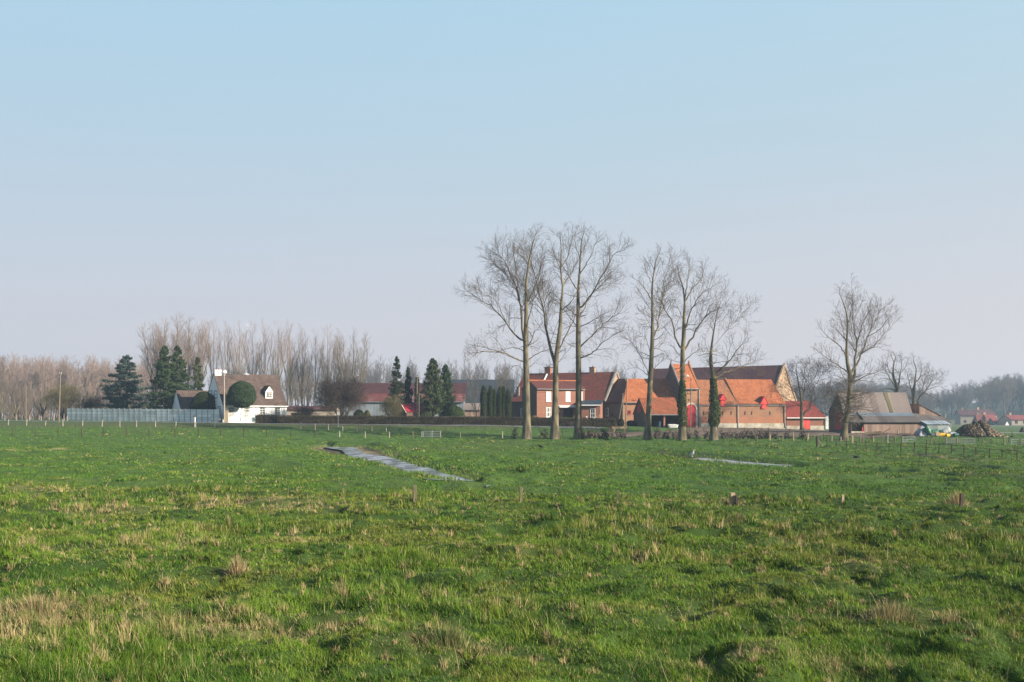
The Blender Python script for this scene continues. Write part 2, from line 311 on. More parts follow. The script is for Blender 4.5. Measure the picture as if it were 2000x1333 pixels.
M['lichen_bark'] = mat('lichen_bark', (.15, .128, .075), (.075, .064, .046), 1.3, .95, .03, detail=9)
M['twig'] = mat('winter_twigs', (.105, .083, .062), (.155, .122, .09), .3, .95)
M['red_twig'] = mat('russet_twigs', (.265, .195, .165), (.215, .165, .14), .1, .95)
M['grey_twig'] = mat('grey_brown_twigs', (.11, .09, .078), (.145, .118, .10), .1, .95)
M['dark_twig'] = mat('dark_thorn_twigs', (.05, .038, .032), (.075, .057, .047), .4, .95)
M['leaf'] = mat('evergreen_leaf', (1, 1, 1), (.72, .75, .7), .8, .7, col=True, transl=.12, spec=.2)
M['grass_blade'] = mat('grass_blade', (1, 1, 1), (.8, .85, .75), .5, .6, col=True, transl=.18, spec=.07)
M['straw'] = mat('dry_straw', (1, 1, 1), (.8, .8, .8), 1.5, .7, col=True, transl=.3)
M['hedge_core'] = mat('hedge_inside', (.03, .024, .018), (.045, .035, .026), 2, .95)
M['pale_wall'] = mat('pale_cream_render', (.34, .29, .235), (.27, .235, .19), .8, .9)
M['awning'] = mat('white_awning_fabric', (.62, .63, .64), (.55, .56, .57), 2, .8)
M['tin'] = mat('aluminium_sign_back', (.55, .55, .54), (.48, .48, .48), 3, .5, metal=.3)
M['crow'] = mat('black_feathers', (.012, .012, .014), (.02, .02, .022), 8, .5)
M['heron'] = mat('grey_feathers', (.52, .52, .53), (.36, .37, .40), 5, .8)

# ------------------------------------------------------------------ mesh helpers
def link(o, parent=None):
    COL.objects.link(o)
    if parent is not None: o.parent = parent
    return o
def np_mesh(name, V, faces, m, parent=None, cols=None, smooth=False):
    """V: n x 3; faces: list of integer arrays (k x 3 or k x 4)"""
    me = bpy.data.meshes.new(name); V = np.asarray(V, np.float32)
    me.vertices.add(len(V)); me.vertices.foreach_set('co', V.ravel())
    faces = [np.asarray(f, np.int32) for f in faces if len(f)]
    tot = sum(f.size for f in faces); nf = sum(len(f) for f in faces)
    me.loops.add(tot); me.polygons.add(nf)
    me.loops.foreach_set('vertex_index', np.concatenate([f.ravel() for f in faces]))
    st = []; c = 0
    for f in faces: st.append(c + np.arange(len(f)) * f.shape[1]); c += f.size
    me.polygons.foreach_set('loop_start', np.concatenate(st).astype(np.int32))
    if smooth: me.polygons.foreach_set('use_smooth', np.ones(nf, bool))
    me.update(calc_edges=True)
    if cols is not None:
        a = me.color_attributes.new('Col', 'FLOAT_COLOR', 'POINT'); c4 = np.ones((len(V), 4), np.float32); c4[:, :3] = cols
        a.data.foreach_set('color', c4.ravel())
    me.materials.append(m)
    return link(bpy.data.objects.new(name, me), parent)

class MB:
    """collects polygons with UVs in metres and makes one mesh of them"""
    def __init__(s): s.v = []; s.f = []; s.uv = []; s.sm = []
    def poly(s, pts, smooth=False):
        pts = [Vector(p) for p in pts]; n = Vector((0, 0, 0))
        for i in range(len(pts)):
            a, b = pts[i], pts[(i + 1) % len(pts)]
            n += Vector(((a.y - b.y) * (a.z + b.z), (a.z - b.z) * (a.x + b.x), (a.x - b.x) * (a.y + b.y)))
        if n.length < 1e-12: return s
        n.normalize()
        u = Vector((1, 0, 0)) if abs(n.z) > .999 else Vector((0, 0, 1)).cross(n).normalized()
        w = n.cross(u)
        b = len(s.v); s.v += pts; s.f.append(list(range(b, b + len(pts)))); s.uv += [(p.dot(u), p.dot(w)) for p in pts]; s.sm.append(smooth)
        return s
    def box(s, a, b):
        x0, y0, z0 = a; x1, y1, z1 = b
        s.poly([(x0, y0, z0), (x1, y0, z0), (x1, y0, z1), (x0, y0, z1)]); s.poly([(x1, y1, z0), (x0, y1, z0), (x0, y1, z1), (x1, y1, z1)])
        s.poly([(x0, y1, z0), (x0, y0, z0), (x0, y0, z1), (x0, y1, z1)]); s.poly([(x1, y0, z0), (x1, y1, z0), (x1, y1, z1), (x1, y0, z1)])
        s.poly([(x0, y0, z1), (x1, y0, z1), (x1, y1, z1), (x0, y1, z1)]); s.poly([(x0, y1, z0), (x1, y1, z0), (x1, y0, z0), (x0, y0, z0)])
        return s
    def slab(s, pts, t):
        """a plate: outline pts, thickness t against its normal"""
        pts = [Vector(p) for p in pts]; n = (pts[1] - pts[0]).cross(pts[2] - pts[0]).normalized(); q = [p - n * t for p in pts]
        s.poly(pts); s.poly(q[::-1])
        for i in range(len(pts)):
            j = (i + 1) % len(pts); s.poly([pts[i], q[i], q[j], pts[j]])
        return s
    def tube(s, pts, r, k=8, caps=True):
        pts = [Vector(p) for p in pts]
        if not isinstance(r, (list, tuple)): r = [r] * len(pts)
        rings = []
        for i, p in enumerate(pts):
            t = (pts[min(i + 1, len(pts) - 1)] - pts[max(i - 1, 0)]).normalized()
            a = t.cross(Vector((0, 1, 0)) if abs(t.y) < .8 else Vector((1, 0, 0))).normalized(); b = t.cross(a)
            rings.append([p + (a * math.cos(2 * math.pi * j / k) + b * math.sin(2 * math.pi * j / k)) * r[i] for j in range(k)])
        for i in range(len(pts) - 1):
            for j in range(k):
                l = (j + 1) % k; s.poly([rings[i][j], rings[i + 1][j], rings[i + 1][l], rings[i][l]], k > 6)
        if caps: s.poly(rings[0]); s.poly(rings[-1][::-1])
        return s
    def build(s, name, m, parent=None, loc=None):
        me = bpy.data.meshes.new(name); me.from_pydata([tuple(v) for v in s.v], [], s.f)
        uv = me.uv_layers.new(name='UVMap'); uv.data.foreach_set('uv', np.array(s.uv, np.float32).ravel())
        me.polygons.foreach_set('use_smooth', np.array(s.sm, bool)); me.materials.append(m); me.update()
        o = link(bpy.data.objects.new(name, me), parent)
        if loc is not None: o.location = loc
        return o
def tag(o, label=None, cat=None, group=None, kind=None):
    if label: o['label'] = label
    if cat: o['category'] = cat
    if group: o['group'] = group
    if kind: o['kind'] = kind
    return o
def thing(name, label, cat, loc=(0, 0, 0), rz=0.0, group=None):
    o = bpy.data.objects.new(name, None); link(o); o.location = loc; o.rotation_euler = (0, 0, rz); o.empty_display_size = .2
    return tag(o, label, cat, group)
def copy_tree(o, loc=None, rz=None, sc=None, label=None, group=None, parent=None):
    c = o.copy(); COL.objects.link(c)
    if parent is not None: c.parent = parent
    if loc is not None: c.location = loc
    if rz is not None: c.rotation_euler = (c.rotation_euler[0], c.rotation_euler[1], rz)
    if sc is not None: c.scale = sc
    if label: c['label'] = label
    if group: c['group'] = group
    for ch in list(o.children): copy_tree(ch, parent=c)
    return c

# ------------------------------------------------------------------ the ground
nr, nc = GX.shape
I = np.arange(nr * nc).reshape(nr, nc)
gfaces = np.stack([I[:-1, :-1], I[:-1, 1:], I[1:, 1:], I[1:, :-1]], -1).reshape(-1, 4)
px_all = 1000 + F * GX / np.maximum(GY, 9.0)
n1 = fbm(GX * .35, GY * .35, 31, 4); n2 = fbm(GX * .06, GY * .06, 35, 3); n3 = fbm(GX * 2.1, GY * 2.1, 39, 3)
STRAWP = []   # straw patches: x, y, rx, ry, strength
def straw_px(px, py, rx, ry, s=1.0):
    h = hit(px, py); STRAWP.append((h.x, h.y, rx, ry, s))
for a in ((70, 1190, 1.5, .9), (150, 1230, 1.3, .5), (10, 1240, 1.0, .6), (420, 1230, 1.6, .35), (560, 1240, 1.3, .45), (330, 1220, 1.0, .3), (460, 1115, .35, .3, 1.2), (880, 1250, .8, .4, .8), (1750, 1190, 1.0, .8, .8),
          (210, 995, 1.6, 1.2, .9), (390, 990, 1.2, 1.0, .9), (500, 975, 2.2, 1.2, .9), (590, 990, 1.5, 1.2, .8), (330, 1065, 1.6, .7, .6), (620, 1060, 1.5, .5, .6), (1540, 1060, .8, .6, .7), (1430, 990, 1.5, .9, .5),
          (1870, 985, .8, .6, .9), (1500, 1270, 1.2, .4, .7), (1280, 1190, 1.0, .4, .5), (1130, 1190, 1, .3, .5), (1660, 1105, 1.0, .5, .5), (990, 1080, .6, .4, .6), (1300, 1100, .8, .4, .5), (100, 1075, 1.2, .4, .5), (1690, 1300, 1, .4, .4), (30, 950, 2.2, 1.5, .5)):
    straw_px(*a)
def straw_mask(x, y):
    m = np.zeros_like(x)
    for sx, sy, rx, ry, st in STRAWP: m = np.maximum(m, min(1.3, st * 1.25) * np.exp(-((x - sx) / rx) ** 2 - ((y - sy) / ry) ** 2))
    jit = fbm(x * 1.7, y * 1.7, 77, 3)
    return np.clip(m * (1.5 * jit + .15), 0, 1)
def band(x, y, P, w): dd, sd = seg_dist(x, y, P); return np.exp(-np.maximum(dd, 0) ** 2 / (w * w)), sd
green = np.stack([.046 + .03 * n1, .098 + .042 * n1, .016 + .007 * n1], -1)
olive = np.array([.075, .095, .026]); straw = np.array([.36, .28, .14]); earth = np.array([.07, .055, .035])
def lerp(a, b, t): return a * (1 - t[..., None]) + b * t[..., None]
gc = lerp(green, olive, sst(.52, .75, n2) * .45)
gc = lerp(gc, straw, straw_mask(GX, GY) * .8 * (GY < 60))
gc = lerp(gc, np.array([.030, .058, .009]), (.6 + .4 * sst(.45, .64, n3)) * (1 - sst(44, 50, GY)))  # near ground darkened: shade between the blades is put into its colour
for P, s_ in ((DR1, .95), (DR2, .9)):
    b, sd = band(GX, GY, P[1:-1], .35); dd, _ = seg_dist(GX, GY, P[1:-1])
    gc = lerp(gc, straw, b * (n3 > .36) * np.where(sd < 0, s_ * .4, s_ * .9) * (dd > -.3))
    gc = lerp(gc, earth, (dd < -.05) * 1.0)
b, sd = band(GX, GY, SW3 + np.array([0, .5, 0]), .55); gc = lerp(gc, straw, np.clip(b * 1.2, 0, 1) * sst(.3, .5, n3) * .95)
LS = np.array([[*hit(-60, 882).xy, .4], [*hit(110, 879).xy, .15]])
LS2 = np.array([[*hit(628, 872).xy, .2], [*hit(672, 880.5).xy, .25], [*hit(735, 903).xy, .1]]); LS3 = np.array([[*hit(690, 877).xy, .2], [*hit(765, 893).xy, .15]])
for P_ in (LS, LS2, LS3): b, sd = band(GX, GY, P_, .8); gc = lerp(gc, straw, b * sst(.35, .5, n3) * .8)
# the bank under the road is rough and olive brown
bk = sst(143, 149, GY) * (1 - sst(156, 158, GY)) * (px_all < 1010)
gc = lerp(gc, np.array([.10, .095, .04]) , bk * (.35 + .6 * n1))
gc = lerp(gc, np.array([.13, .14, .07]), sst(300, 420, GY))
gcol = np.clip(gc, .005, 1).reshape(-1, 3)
def ground_material():
    m = mat('meadow_turf', (1, 1, 1), (.62, .68, .6), 3.0, .95, .05, col=True, detail=10, fac=(.3, .7)); return m
M['turf'] = ground_material()
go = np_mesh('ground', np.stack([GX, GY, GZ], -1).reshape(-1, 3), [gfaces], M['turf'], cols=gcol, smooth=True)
tag(go, kind='structure', label='green pasture with rough tussocks')

def strip(name, centre, half, lift, m, step=2.0):
    """a sheet along a polyline, laid over the ground"""
    P = []
    for a, b in zip(centre[:-1], centre[1:]):
        n = max(1, int((Vector(b) - Vector(a)).length / step))
        for i in range(n): P.append(Vector(a).lerp(Vector(b), i / n))
    P.append(Vector(centre[-1])); V = []; K = 7
    for i, p in enumerate(P):
        t = (P[min(i + 1, len(P) - 1)] - P[max(i - 1, 0)]).normalized(); nrm = Vector((-t.y, t.x))
        for k in range(K):
            q = p + nrm * half * (2 * k / (K - 1) - 1); V.append((q.x, q.y, float(gz(np.array(q.x), np.array(q.y))) + lift))
    J = np.arange(len(P) * K).reshape(len(P), K)
    fs = np.stack([J[:-1, :-1], J[1:, :-1], J[1:, 1:], J[:-1, 1:]], -1).reshape(-1, 4)
    o = np_mesh(name, V, [fs], m, smooth=True); return tag(o, kind='structure')
strip('road', [((p - 1000) / F * d, d) for p, d in ((-420, 164), (0, 162.5), (300, 161), (600, 159), (900, 155), (1060, 152.5), (1175, 151))], 2.3, .05, M['asphalt'])
ROADL = np.array([[(p - 1000) / F * d, d, 2.3] for p, d in ((-420, 164), (0, 162.5), (300, 161), (600, 159), (900, 155), (1060, 152.5), (1175, 151))])
strip('far_road', [((p - 1000) / F * d, d) for p, d in ((1840, 207), (1920, 203), (2100, 200), (2300, 200))], 3.2, .05, mat('pale_concrete_road', (.36, .34, .31), (.3, .28, .26), 1, .9))
# the farm yard: a sheet of trodden earth over the ground
YP = [(1128, 136, 141), (1200, 134, 143), (1300, 133, 147.5), (1350, 133, 160), (1365, 133, 172.6), (1450, 134, 172.4), (1535, 136, 171), (1610, 140, 170), (1640, 138, 160), (1700, 136.5, 147), (1790, 137, 145)]
yx = [p[0] for p in YP]
def yard_lo(px): return np.interp(px, yx, [p[1] for p in YP])
def yard_hi(px): return np.interp(px, yx, [p[2] for p in YP])
V = []; PXS = np.linspace(1128, 1790, 90); K = 40
for p in PXS:
    lo, hi = yard_lo(p) + 1.2 * (vn(np.array(p / 16.), np.array(0.), 4) - .5), yard_hi(p) + 1.0 * (vn(np.array(p / 12.), np.array(7.), 4) - .5)
    for k in range(K):
        d = lo + (hi - lo) * k / (K - 1); x = (p - 1000) / F * d; V.append((x, d, float(gz(np.array(x), np.array(d))) + .07))
J = np.arange(len(PXS) * K).reshape(len(PXS), K)
tag(np_mesh('farmyard', V, [np.stack([J[:-1, :-1], J[1:, :-1], J[1:, 1:], J[:-1, 1:]], -1).reshape(-1, 4)], M['dirt'], smooth=True), kind='structure')
def in_yard(x, y):
    p = 1000 + F * x / np.maximum(y, 9); return (p > 1128) & (p < 1790) & (y > yard_lo(p)) & (y < yard_hi(p))

# water in the drains
def water_mat():
    m = bpy.data.materials.new('ditch_water'); m.use_nodes = True; N = m.node_tree.nodes; L = m.node_tree.links; b = N['Principled BSDF']
    b.inputs['Base Color'].default_value = (.25, .28, .31, 1); b.inputs['Roughness'].default_value = .2; b.inputs['Specular IOR Level'].default_value = .6; b.inputs['IOR'].default_value = 1.33
    n2_ = N.new('ShaderNodeTexNoise'); n2_.inputs['Scale'].default_value = .9; n2_.inputs['Detail'].default_value = 5; rp = N.new('ShaderNodeMapRange'); rp.inputs['From Min'].default_value = .42; rp.inputs['From Max'].default_value = .54; mc = N.new('ShaderNodeMixRGB'); mc.inputs[1].default_value = (.06, .065, .065, 1); mc.inputs[2].default_value = (.30, .34, .39, 1)  # pale blue-grey patches put the sky's reflection into the water colour
    t = N.new('ShaderNodeTexCoord'); mp_ = N.new('ShaderNodeMapping'); mp_.inputs['Scale'].default_value = (1.0, .35, 1); L.new(mp_.outputs[0], n2_.inputs['Vector']); L.new(n2_.outputs['Fac'], rp.inputs['Value']); L.new(rp.outputs[0], mc.inputs[0]); L.new(mc.outputs[0], b.inputs['Base Color']); n = N.new('ShaderNodeTexNoise'); n.inputs['Scale'].default_value = 1.2; n.inputs['Detail'].default_value = 2
    L.new(t.outputs['Object'], mp_.inputs[0]); L.new(mp_.outputs[0], n.inputs['Vector'])
    bn = N.new('ShaderNodeBump'); bn.inputs['Strength'].default_value = .5; bn.inputs['Distance'].default_value = .06; L.new(n.outputs['Fac'], bn.inputs['Height']); L.new(bn.outputs[0], b.inputs['Normal'])
    return m
M['water'] = water_mat()
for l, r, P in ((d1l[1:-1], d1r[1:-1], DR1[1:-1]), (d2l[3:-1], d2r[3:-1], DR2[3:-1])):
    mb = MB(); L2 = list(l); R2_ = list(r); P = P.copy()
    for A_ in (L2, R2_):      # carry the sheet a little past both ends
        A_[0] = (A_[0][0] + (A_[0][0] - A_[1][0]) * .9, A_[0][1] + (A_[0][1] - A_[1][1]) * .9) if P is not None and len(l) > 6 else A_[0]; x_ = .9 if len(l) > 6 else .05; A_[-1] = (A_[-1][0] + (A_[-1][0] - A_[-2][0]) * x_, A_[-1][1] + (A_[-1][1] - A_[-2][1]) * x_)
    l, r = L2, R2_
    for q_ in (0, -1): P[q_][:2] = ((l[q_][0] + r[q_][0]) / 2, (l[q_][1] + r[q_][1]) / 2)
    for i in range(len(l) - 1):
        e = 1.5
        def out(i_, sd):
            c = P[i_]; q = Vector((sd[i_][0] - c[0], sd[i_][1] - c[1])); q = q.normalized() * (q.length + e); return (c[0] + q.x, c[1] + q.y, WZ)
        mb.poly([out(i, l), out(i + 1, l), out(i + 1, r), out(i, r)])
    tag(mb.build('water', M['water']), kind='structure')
# ------------------------------------------------------------------ grass
def blade_mesh(name, x, y, h, w, az, lean, col, m, segs=2, z0=None, bendpow=2.0):
    """leaf blades: n x (2 segs + 1) points each"""
    n = len(x); z = gz(x, y) if z0 is None else z0
    ca, sa = np.cos(az), np.sin(az)                      # lean direction
    yaw = np.random.default_rng(9).uniform(0, 2 * np.pi, n); wx, wy = np.cos(yaw) * w * .5, np.sin(yaw) * w * .5
    V = []; 
    for k in range(segs + 1):
        t = k / segs; ww = (1 - t) ** .7 if k < segs else 0
        off = lean * h * t ** bendpow; hh = h * t * np.sqrt(np.clip(1 - (lean * .75 * t) ** 2, .15, 1))
        cx = x + ca * off; cy = y + sa * off; cz = z - .012 + hh
        if k < segs:
            V.append(np.stack([cx - wx * ww, cy - wy * ww, cz], -1)); V.append(np.stack([cx + wx * ww, cy + wy * ww, cz], -1))
        else: V.append(np.stack([cx, cy, cz], -1))
    V = np.stack(V, 1); k = V.shape[1]; b = np.arange(n)[:, None] * k; F_ = []
    for s_ in range(segs - 1): F_.append(np.concatenate([b + 2 * s_, b + 2 * s_ + 1, b + 2 * s_ + 3, b + 2 * s_ + 2], 1))
    F_.append(np.concatenate([b + 2 * segs - 2, b + 2 * segs - 1, b + 2 * segs], 1))
    q = [f for f in F_ if f.shape[1] == 4]; t3 = [f for f in F_ if f.shape[1] == 3]
    fs = ([np.concatenate(q)] if q else []) + [np.concatenate(t3)]
    return np_mesh(name, V.reshape(-1, 3), fs, m, cols=np.repeat(col, k, 0))
def grass_col(x, y, rs, st):
    a = fbm(x * .33, y * .33, 31, 3); c = fbm(x * 1.3, y * 1.3, 55, 3)
    g = np.stack([.102 + .055 * a, .18 + .065 * a, .020 + .012 * a], -1)
    g = lerp(g, np.array([.035, .10, .014]), sst(.42, .66, c) * .7)
    g = lerp(g, np.array([.20, .20, .04]), sst(.5, .72, fbm(x * .5, y * .5, 66, 3)) * .5)
    v = rs.uniform(.7, 1.35, len(x)); g = g * v[:, None]
    g = lerp(g, np.array([.44, .36, .19]) * rs.uniform(.7, 1.15, len(x))[:, None], st)
    return g
rs = np.random.default_rng(11)
def sample_y(n, a, b, p):
    u = rs.uniform(0, 1, n); q = 1 - p; return (a ** q + u * (b ** q - a ** q)) ** (1 / q)
def crest(x, y):   # distance of the field edge for this bearing
    px = 1000 + F * x / np.maximum(y, 9); return np.interp(px, [0, 300, 600, 900, 1200, 1450, 1650, 1850, 2050], [45, 43, 41, 38.5, 37, 36.5, 36, 36.5, 37.5])
def fg_layer(name, n, a, b, p, segs):
    """the short turf under the clumps"""
    y = sample_y(n, a, b, p); x = rs.uniform(-1, 1, n) * (.55 * y + 6); k = y < crest(x, y) + 2.5; x, y = x[k], y[k]; n = len(x); sm = straw_mask(x, y)
    st = (rs.uniform(0, 1, n) < .06 + .62 * sm) * rs.uniform(.5, 1, n); h = (.045 + .055 * sst(.35, .7, fbm(x * 1.1, y * 1.1, 91, 3))) * rs.uniform(.6, 1.4, n)
    return tag(blade_mesh(name, x, y, h, np.maximum(.0045, y * .00066) * rs.uniform(.7, 1.3, n), rs.normal(2.6, 1.4, n), rs.uniform(.3, 1.1, n), grass_col(x, y, rs, st), M['grass_blade'], segs), kind='stuff')
def clumps(name, n, a, b, p, per, segs, inside, hb=(.05, .10, .25), wk=.00062, dark=.45, strawp=.095, rad=(.05, .20)):
    """tufts: every clump has its own height, colour and lie"""
    y = sample_y(n, a, b, p); x = rs.uniform(-1, 1, n) * (.55 * y + 6); k = inside(x, y); x, y = x[k], y[k]; n = len(x)
    t = sst(.46, .66, fbm(x * .42, y * .42, 93, 3)); lush = sst(.5, .62, fbm(x * .8 + 40, y * .8, 97, 2)); sm = straw_mask(x, y) if b < 60 else np.zeros(n); ed = sst(-3, .5, y - crest(x, y)) if b < 60 else np.zeros(n)
    isst = rs.uniform(0, 1, n) < strawp + .55 * sm
    hc = hb[0] + hb[1] * rs.uniform(0, 1, n) ** 1.6 + hb[2] * t * rs.uniform(0, 1, n) ** 2 + .05 * ed; R = rs.uniform(*rad, n) * (.8 + .8 * t)
    c = grass_col(x, y, rs, np.zeros(n)); dk = np.clip(lush * (.5 + .5 * t), 0, 1) * (rs.uniform(0, 1, n) < .8); c = lerp(c, np.array([.02, .07, .011]), dk * dark); c = lerp(c, np.array([.21, .24, .04]), (rs.uniform(0, 1, n) < .12) * (.6 if b < 60 else .22))
    c = np.where(isst[:, None], np.array([.47, .37, .20]) * rs.uniform(.55, 1.1, n)[:, None], c)
    r_ = np.abs(rs.normal(0, .55, (n, per))); a_ = rs.uniform(0, 6.28, (n, per)); bx_ = (x[:, None] + np.cos(a_) * r_ * R[:, None]).ravel(); by_ = (y[:, None] + np.sin(a_) * r_ * R[:, None]).ravel()
    az = (a_ + rs.normal(0, .6, (n, per)) + 0).ravel(); wind = rs.normal(2.7, .8, az.shape); az = np.where(rs.uniform(0, 1, az.shape) < .35, wind, az)
    lean = np.clip(.12 + .55 * r_ + rs.normal(0, .22, (n, per)), .03, 1.15).ravel(); h = (hc[:, None] * np.clip(1.1 - .35 * r_, .3, 1.1) * rs.uniform(.55, 1.2, (n, per))).ravel()
    cc = np.repeat(c, per, 0) * rs.uniform(.72, 1.28, (n * per, 1)); mixst = (rs.uniform(0, 1, n * per) < .10); cc = np.where(mixst[:, None], np.array([.42, .35, .19]), cc)
    return tag(blade_mesh(name, bx_, by_, h, np.maximum(.0042, by_ * wk) * rs.uniform(.7, 1.3, n * per), az, lean, cc, M['grass_blade'], segs), kind='stuff')
inf = lambda x, y: y < crest(x, y) + 1.2
fg_layer('grass', 520000, 8.5, 25, 1.5, 2)
fg_layer('grass', 330000, 23, 49, 1.6, 1)
clumps('grass', 7200, 9.0, 22, 1.3, 46, 3, inf)
clumps('grass', 13500, 20, 48, 1.5, 30, 2, inf, hb=(.05, .10, .25))
# short grass of the meadow behind the field edge
n = 330000; y = sample_y(n, 40, 152, 1.35); x = rs.uniform(-.60, .60, n) * (y + 3)
keep = (y > crest(x, y) + 1) & ~in_yard(x, y)
for P in (DR1[1:-1], DR2[1:-1]): keep &= seg_dist(x, y, P)[0] > -.22 + .5 * (vn(x * 1.6, y * .8, 71) - .4)
x, y = x[keep], y[keep]; n = len(x)
dn = np.minimum(seg_dist(x, y, DR1[1:-1])[0], seg_dist(x, y, DR2[1:-1])[0])
st = (rs.uniform(0, 1, n) < .03 + .6 * (dn < .5) * sst(.3, .5, fbm(x * 2.1, y * 2.1, 39, 3)) + .75 * band(x, y, SW3 + np.array([0, .5, 0]), .5)[0] + .5 * band(x, y, LS, .8)[0] + .8 * band(x, y, LS2, .5)[0] + .7 * band(x, y, LS3, .4)[0]) * rs.uniform(.5, 1, n)
c = grass_col(x, y, rs, st); c = lerp(c, np.array([.074, .165, .024]) * rs.uniform(.75, 1.25, n)[:, None], np.full(n, .6))
h = (.05 + .07 * sst(.4, .7, fbm(x * .7, y * .7, 95, 3))) * rs.uniform(.6, 1.4, n) * (1 + 1.4 * (dn < .5))
tag(blade_mesh('grass', x, y, h, y * .0010 * rs.uniform(.7, 1.3, n), rs.uniform(0, 6.28, n), rs.uniform(.2, .9, n), c, M['grass_blade'], 1), kind='stuff')
clumps('grass', 25000, 42, 140, 1.3, 14, 1, lambda x, y: (y > crest(x, y) + 3) & ~in_yard(x, y) & (np.minimum(seg_dist(x, y, DR1[1:-1])[0], seg_dist(x, y, DR2[1:-1])[0]) > .5) & (sst(.45, .6, fbm(x * .25, y * .25, 64, 3)) > rs.uniform(0, 1, len(x)) * .8), hb=(.06, .08, .12), wk=.0010, dark=.95, strawp=.04, rad=(.15, .45))
clumps('grass', 3000, 9.5, 48, 1.4, 40, 2, lambda x, y: (y < crest(x, y)) & (vn(x * .7, y * 1.0, 131) > .66), hb=(.10, .08, .12), dark=.95, strawp=.02, rad=(.12, .30))
# dry bents standing over the grass
n = 4200; y = sample_y(n, 10, 46, 1.3); x = rs.uniform(-.6, .6, n) * (y + 3)
pr = .10 + .9 * np.clip(straw_mask(x, y) * 1.3 + sst(-4, 1, y - crest(x, y)) * .35, 0, 1); k = (rs.uniform(0, 1, n) < pr) & (y < crest(x, y) + 1.5); x, y = x[k], y[k]; n = len(x)
c = np.array([.46, .37, .22]) * rs.uniform(.6, 1.15, n)[:, None]
tag(blade_mesh('dry_grass', x, y, rs.uniform(.15, .45, n) * (1 + .6 * (rs.uniform(0, 1, n) > .85)), np.maximum(.004, y * .0005), rs.uniform(0, 6.28, n), rs.uniform(.05, .7, n), c, M['straw'], 3, bendpow=1.5), kind='stuff')
def tussock(px, py, n, hmin, hmax, rad, cols, label, seed, spread=.9):
    r = np.random.default_rng(seed); h0 = hit(px, py)
    a = r.uniform(0, 6.28, n); q = rad * np.clip(np.abs(r.normal(0, .62, n)), 0, 1.25); x = h0.x + np.cos(a) * q; y = h0.y + np.sin(a) * q * .8
    az = a + r.normal(0, .5, n); lean = np.clip(r.uniform(.05, spread, n) * (q / rad + .3), .03, 1.1)
    cc = np.array(cols)[r.integers(0, len(cols), n)] * r.uniform(.65, 1.2, n)[:, None]
    o = blade_mesh('grass_tussock', x - h0.x, y - h0.y, r.uniform(hmin, hmax, n) * np.clip(1.15 - .5 * q / rad, .25, 1.1), np.full(n, max(.005, h0.y * .0005)), az, lean, cc, M['straw'], 3, z0=gz(x, y) - h0.z)
    o.location = h0; tag(o, label, 'grass tussock', 'grass tussocks in the rough pasture')
ST = [(.5, .40, .22), (.42, .33, .18), (.36, .27, .14)]; GR = [(.10, .2, .04), (.07, .14, .03), (.16, .2, .06)]
tussock(462, 1122, 420, .12, .36, .22, ST, 'dry straw-coloured tussock with two long bent stalks to its side', 1, 1.0)
tussock(880, 1262, 900, .08, .26, .42, ST + GR + GR, 'dark spiky olive tussock casting a black shadow', 2, 1.0)
tussock(1735, 1212, 900, .10, .34, .45, ST + ST + GR, 'broad arching tussock with tall upright reddish dead stems', 3, 1.0)
tussock(1440, 1022, 500, .12, .3, .4, GR + GR + ST, 'dark rounded green tussock below the split pale post', 5, .9)
tussock(75, 1195, 1100, .1, .3, .75, ST + ST + ST + GR, 'wide pale mat of flattened straw at the edge of the view', 6, 1.1)
tussock(1868, 985, 260, .15, .5, .4, ST, 'tall pale straw clump beside the dark leaning stump', 7, .6)

# ------------------------------------------------------------------ bare trees
def catmull(P, n):
    P = np.asarray(P, float); Q = np.vstack([2 * P[0] - P[1], P, 2 * P[-1] - P[-2]]); m = len(P) - 1; out = []
    for t in np.linspace(0, m, n):
        i = min(int(t), m - 1); u = t - i; a, b, c, d = Q[i], Q[i + 1], Q[i + 2], Q[i + 3]
        out.append(.5 * (2 * b + (c - a) * u + (2 * a - 5 * b + 4 * c - d) * u * u + (3 * b - a - 3 * c + d) * u ** 3))
    return np.array(out)
def tubes(paths, radii, k):
    """paths: n x m x 3, radii: n x m -> vertices, faces"""
    P = np.asarray(paths, float); R = np.asarray(radii, float); n, m, _ = P.shape
    T = np.gradient(P, axis=1); T /= np.linalg.norm(T, axis=2, keepdims=True) + 1e-9
    ref = np.where(np.abs((P[:, -1] - P[:, 0])[:, 1:2]) > .8 * np.linalg.norm(P[:, -1] - P[:, 0], axis=1, keepdims=True), np.array([[1., 0, 0]]), np.array([[0, 1., 0]]))
    A = np.cross(T, ref[:, None, :]); A /= np.linalg.norm(A, axis=2, keepdims=True) + 1e-9; B = np.cross(T, A)
    an = np.arange(k) * 2 * np.pi / k
    V = P[:, :, None, :] + R[:, :, None, None] * (A[:, :, None, :] * np.cos(an)[None, None, :, None] + B[:, :, None, :] * np.sin(an)[None, None, :, None])
    J = np.arange(n * m * k).reshape(n, m, k); Jn = np.roll(J, -1, 2)
    F_ = np.stack([J[:, :-1], J[:, 1:], Jn[:, 1:], Jn[:, :-1]], -1).reshape(-1, 4)
    return V.reshape(-1, 3), F_
class Wood:
    """branches of one level share a point count, so each level is one numpy batch"""
    def __init__(s): s.lv = {}
    def add(s, key, P, R): s.lv.setdefault(key, ([], []))[0].append(P); s.lv[key][1].append(R)
    def mesh(s, keys):
        Vs = []; Fs = []; c = 0
        for k_ in keys:
            if k_ not in s.lv: continue
            v, f = tubes(s.lv[k_][0], s.lv[k_][1], k_[1]); Vs.append(v); Fs.append(f + c); c += len(v)
        return np.concatenate(Vs), np.concatenate(Fs)
def nrm(v): return v / (np.linalg.norm(v) + 1e-9)
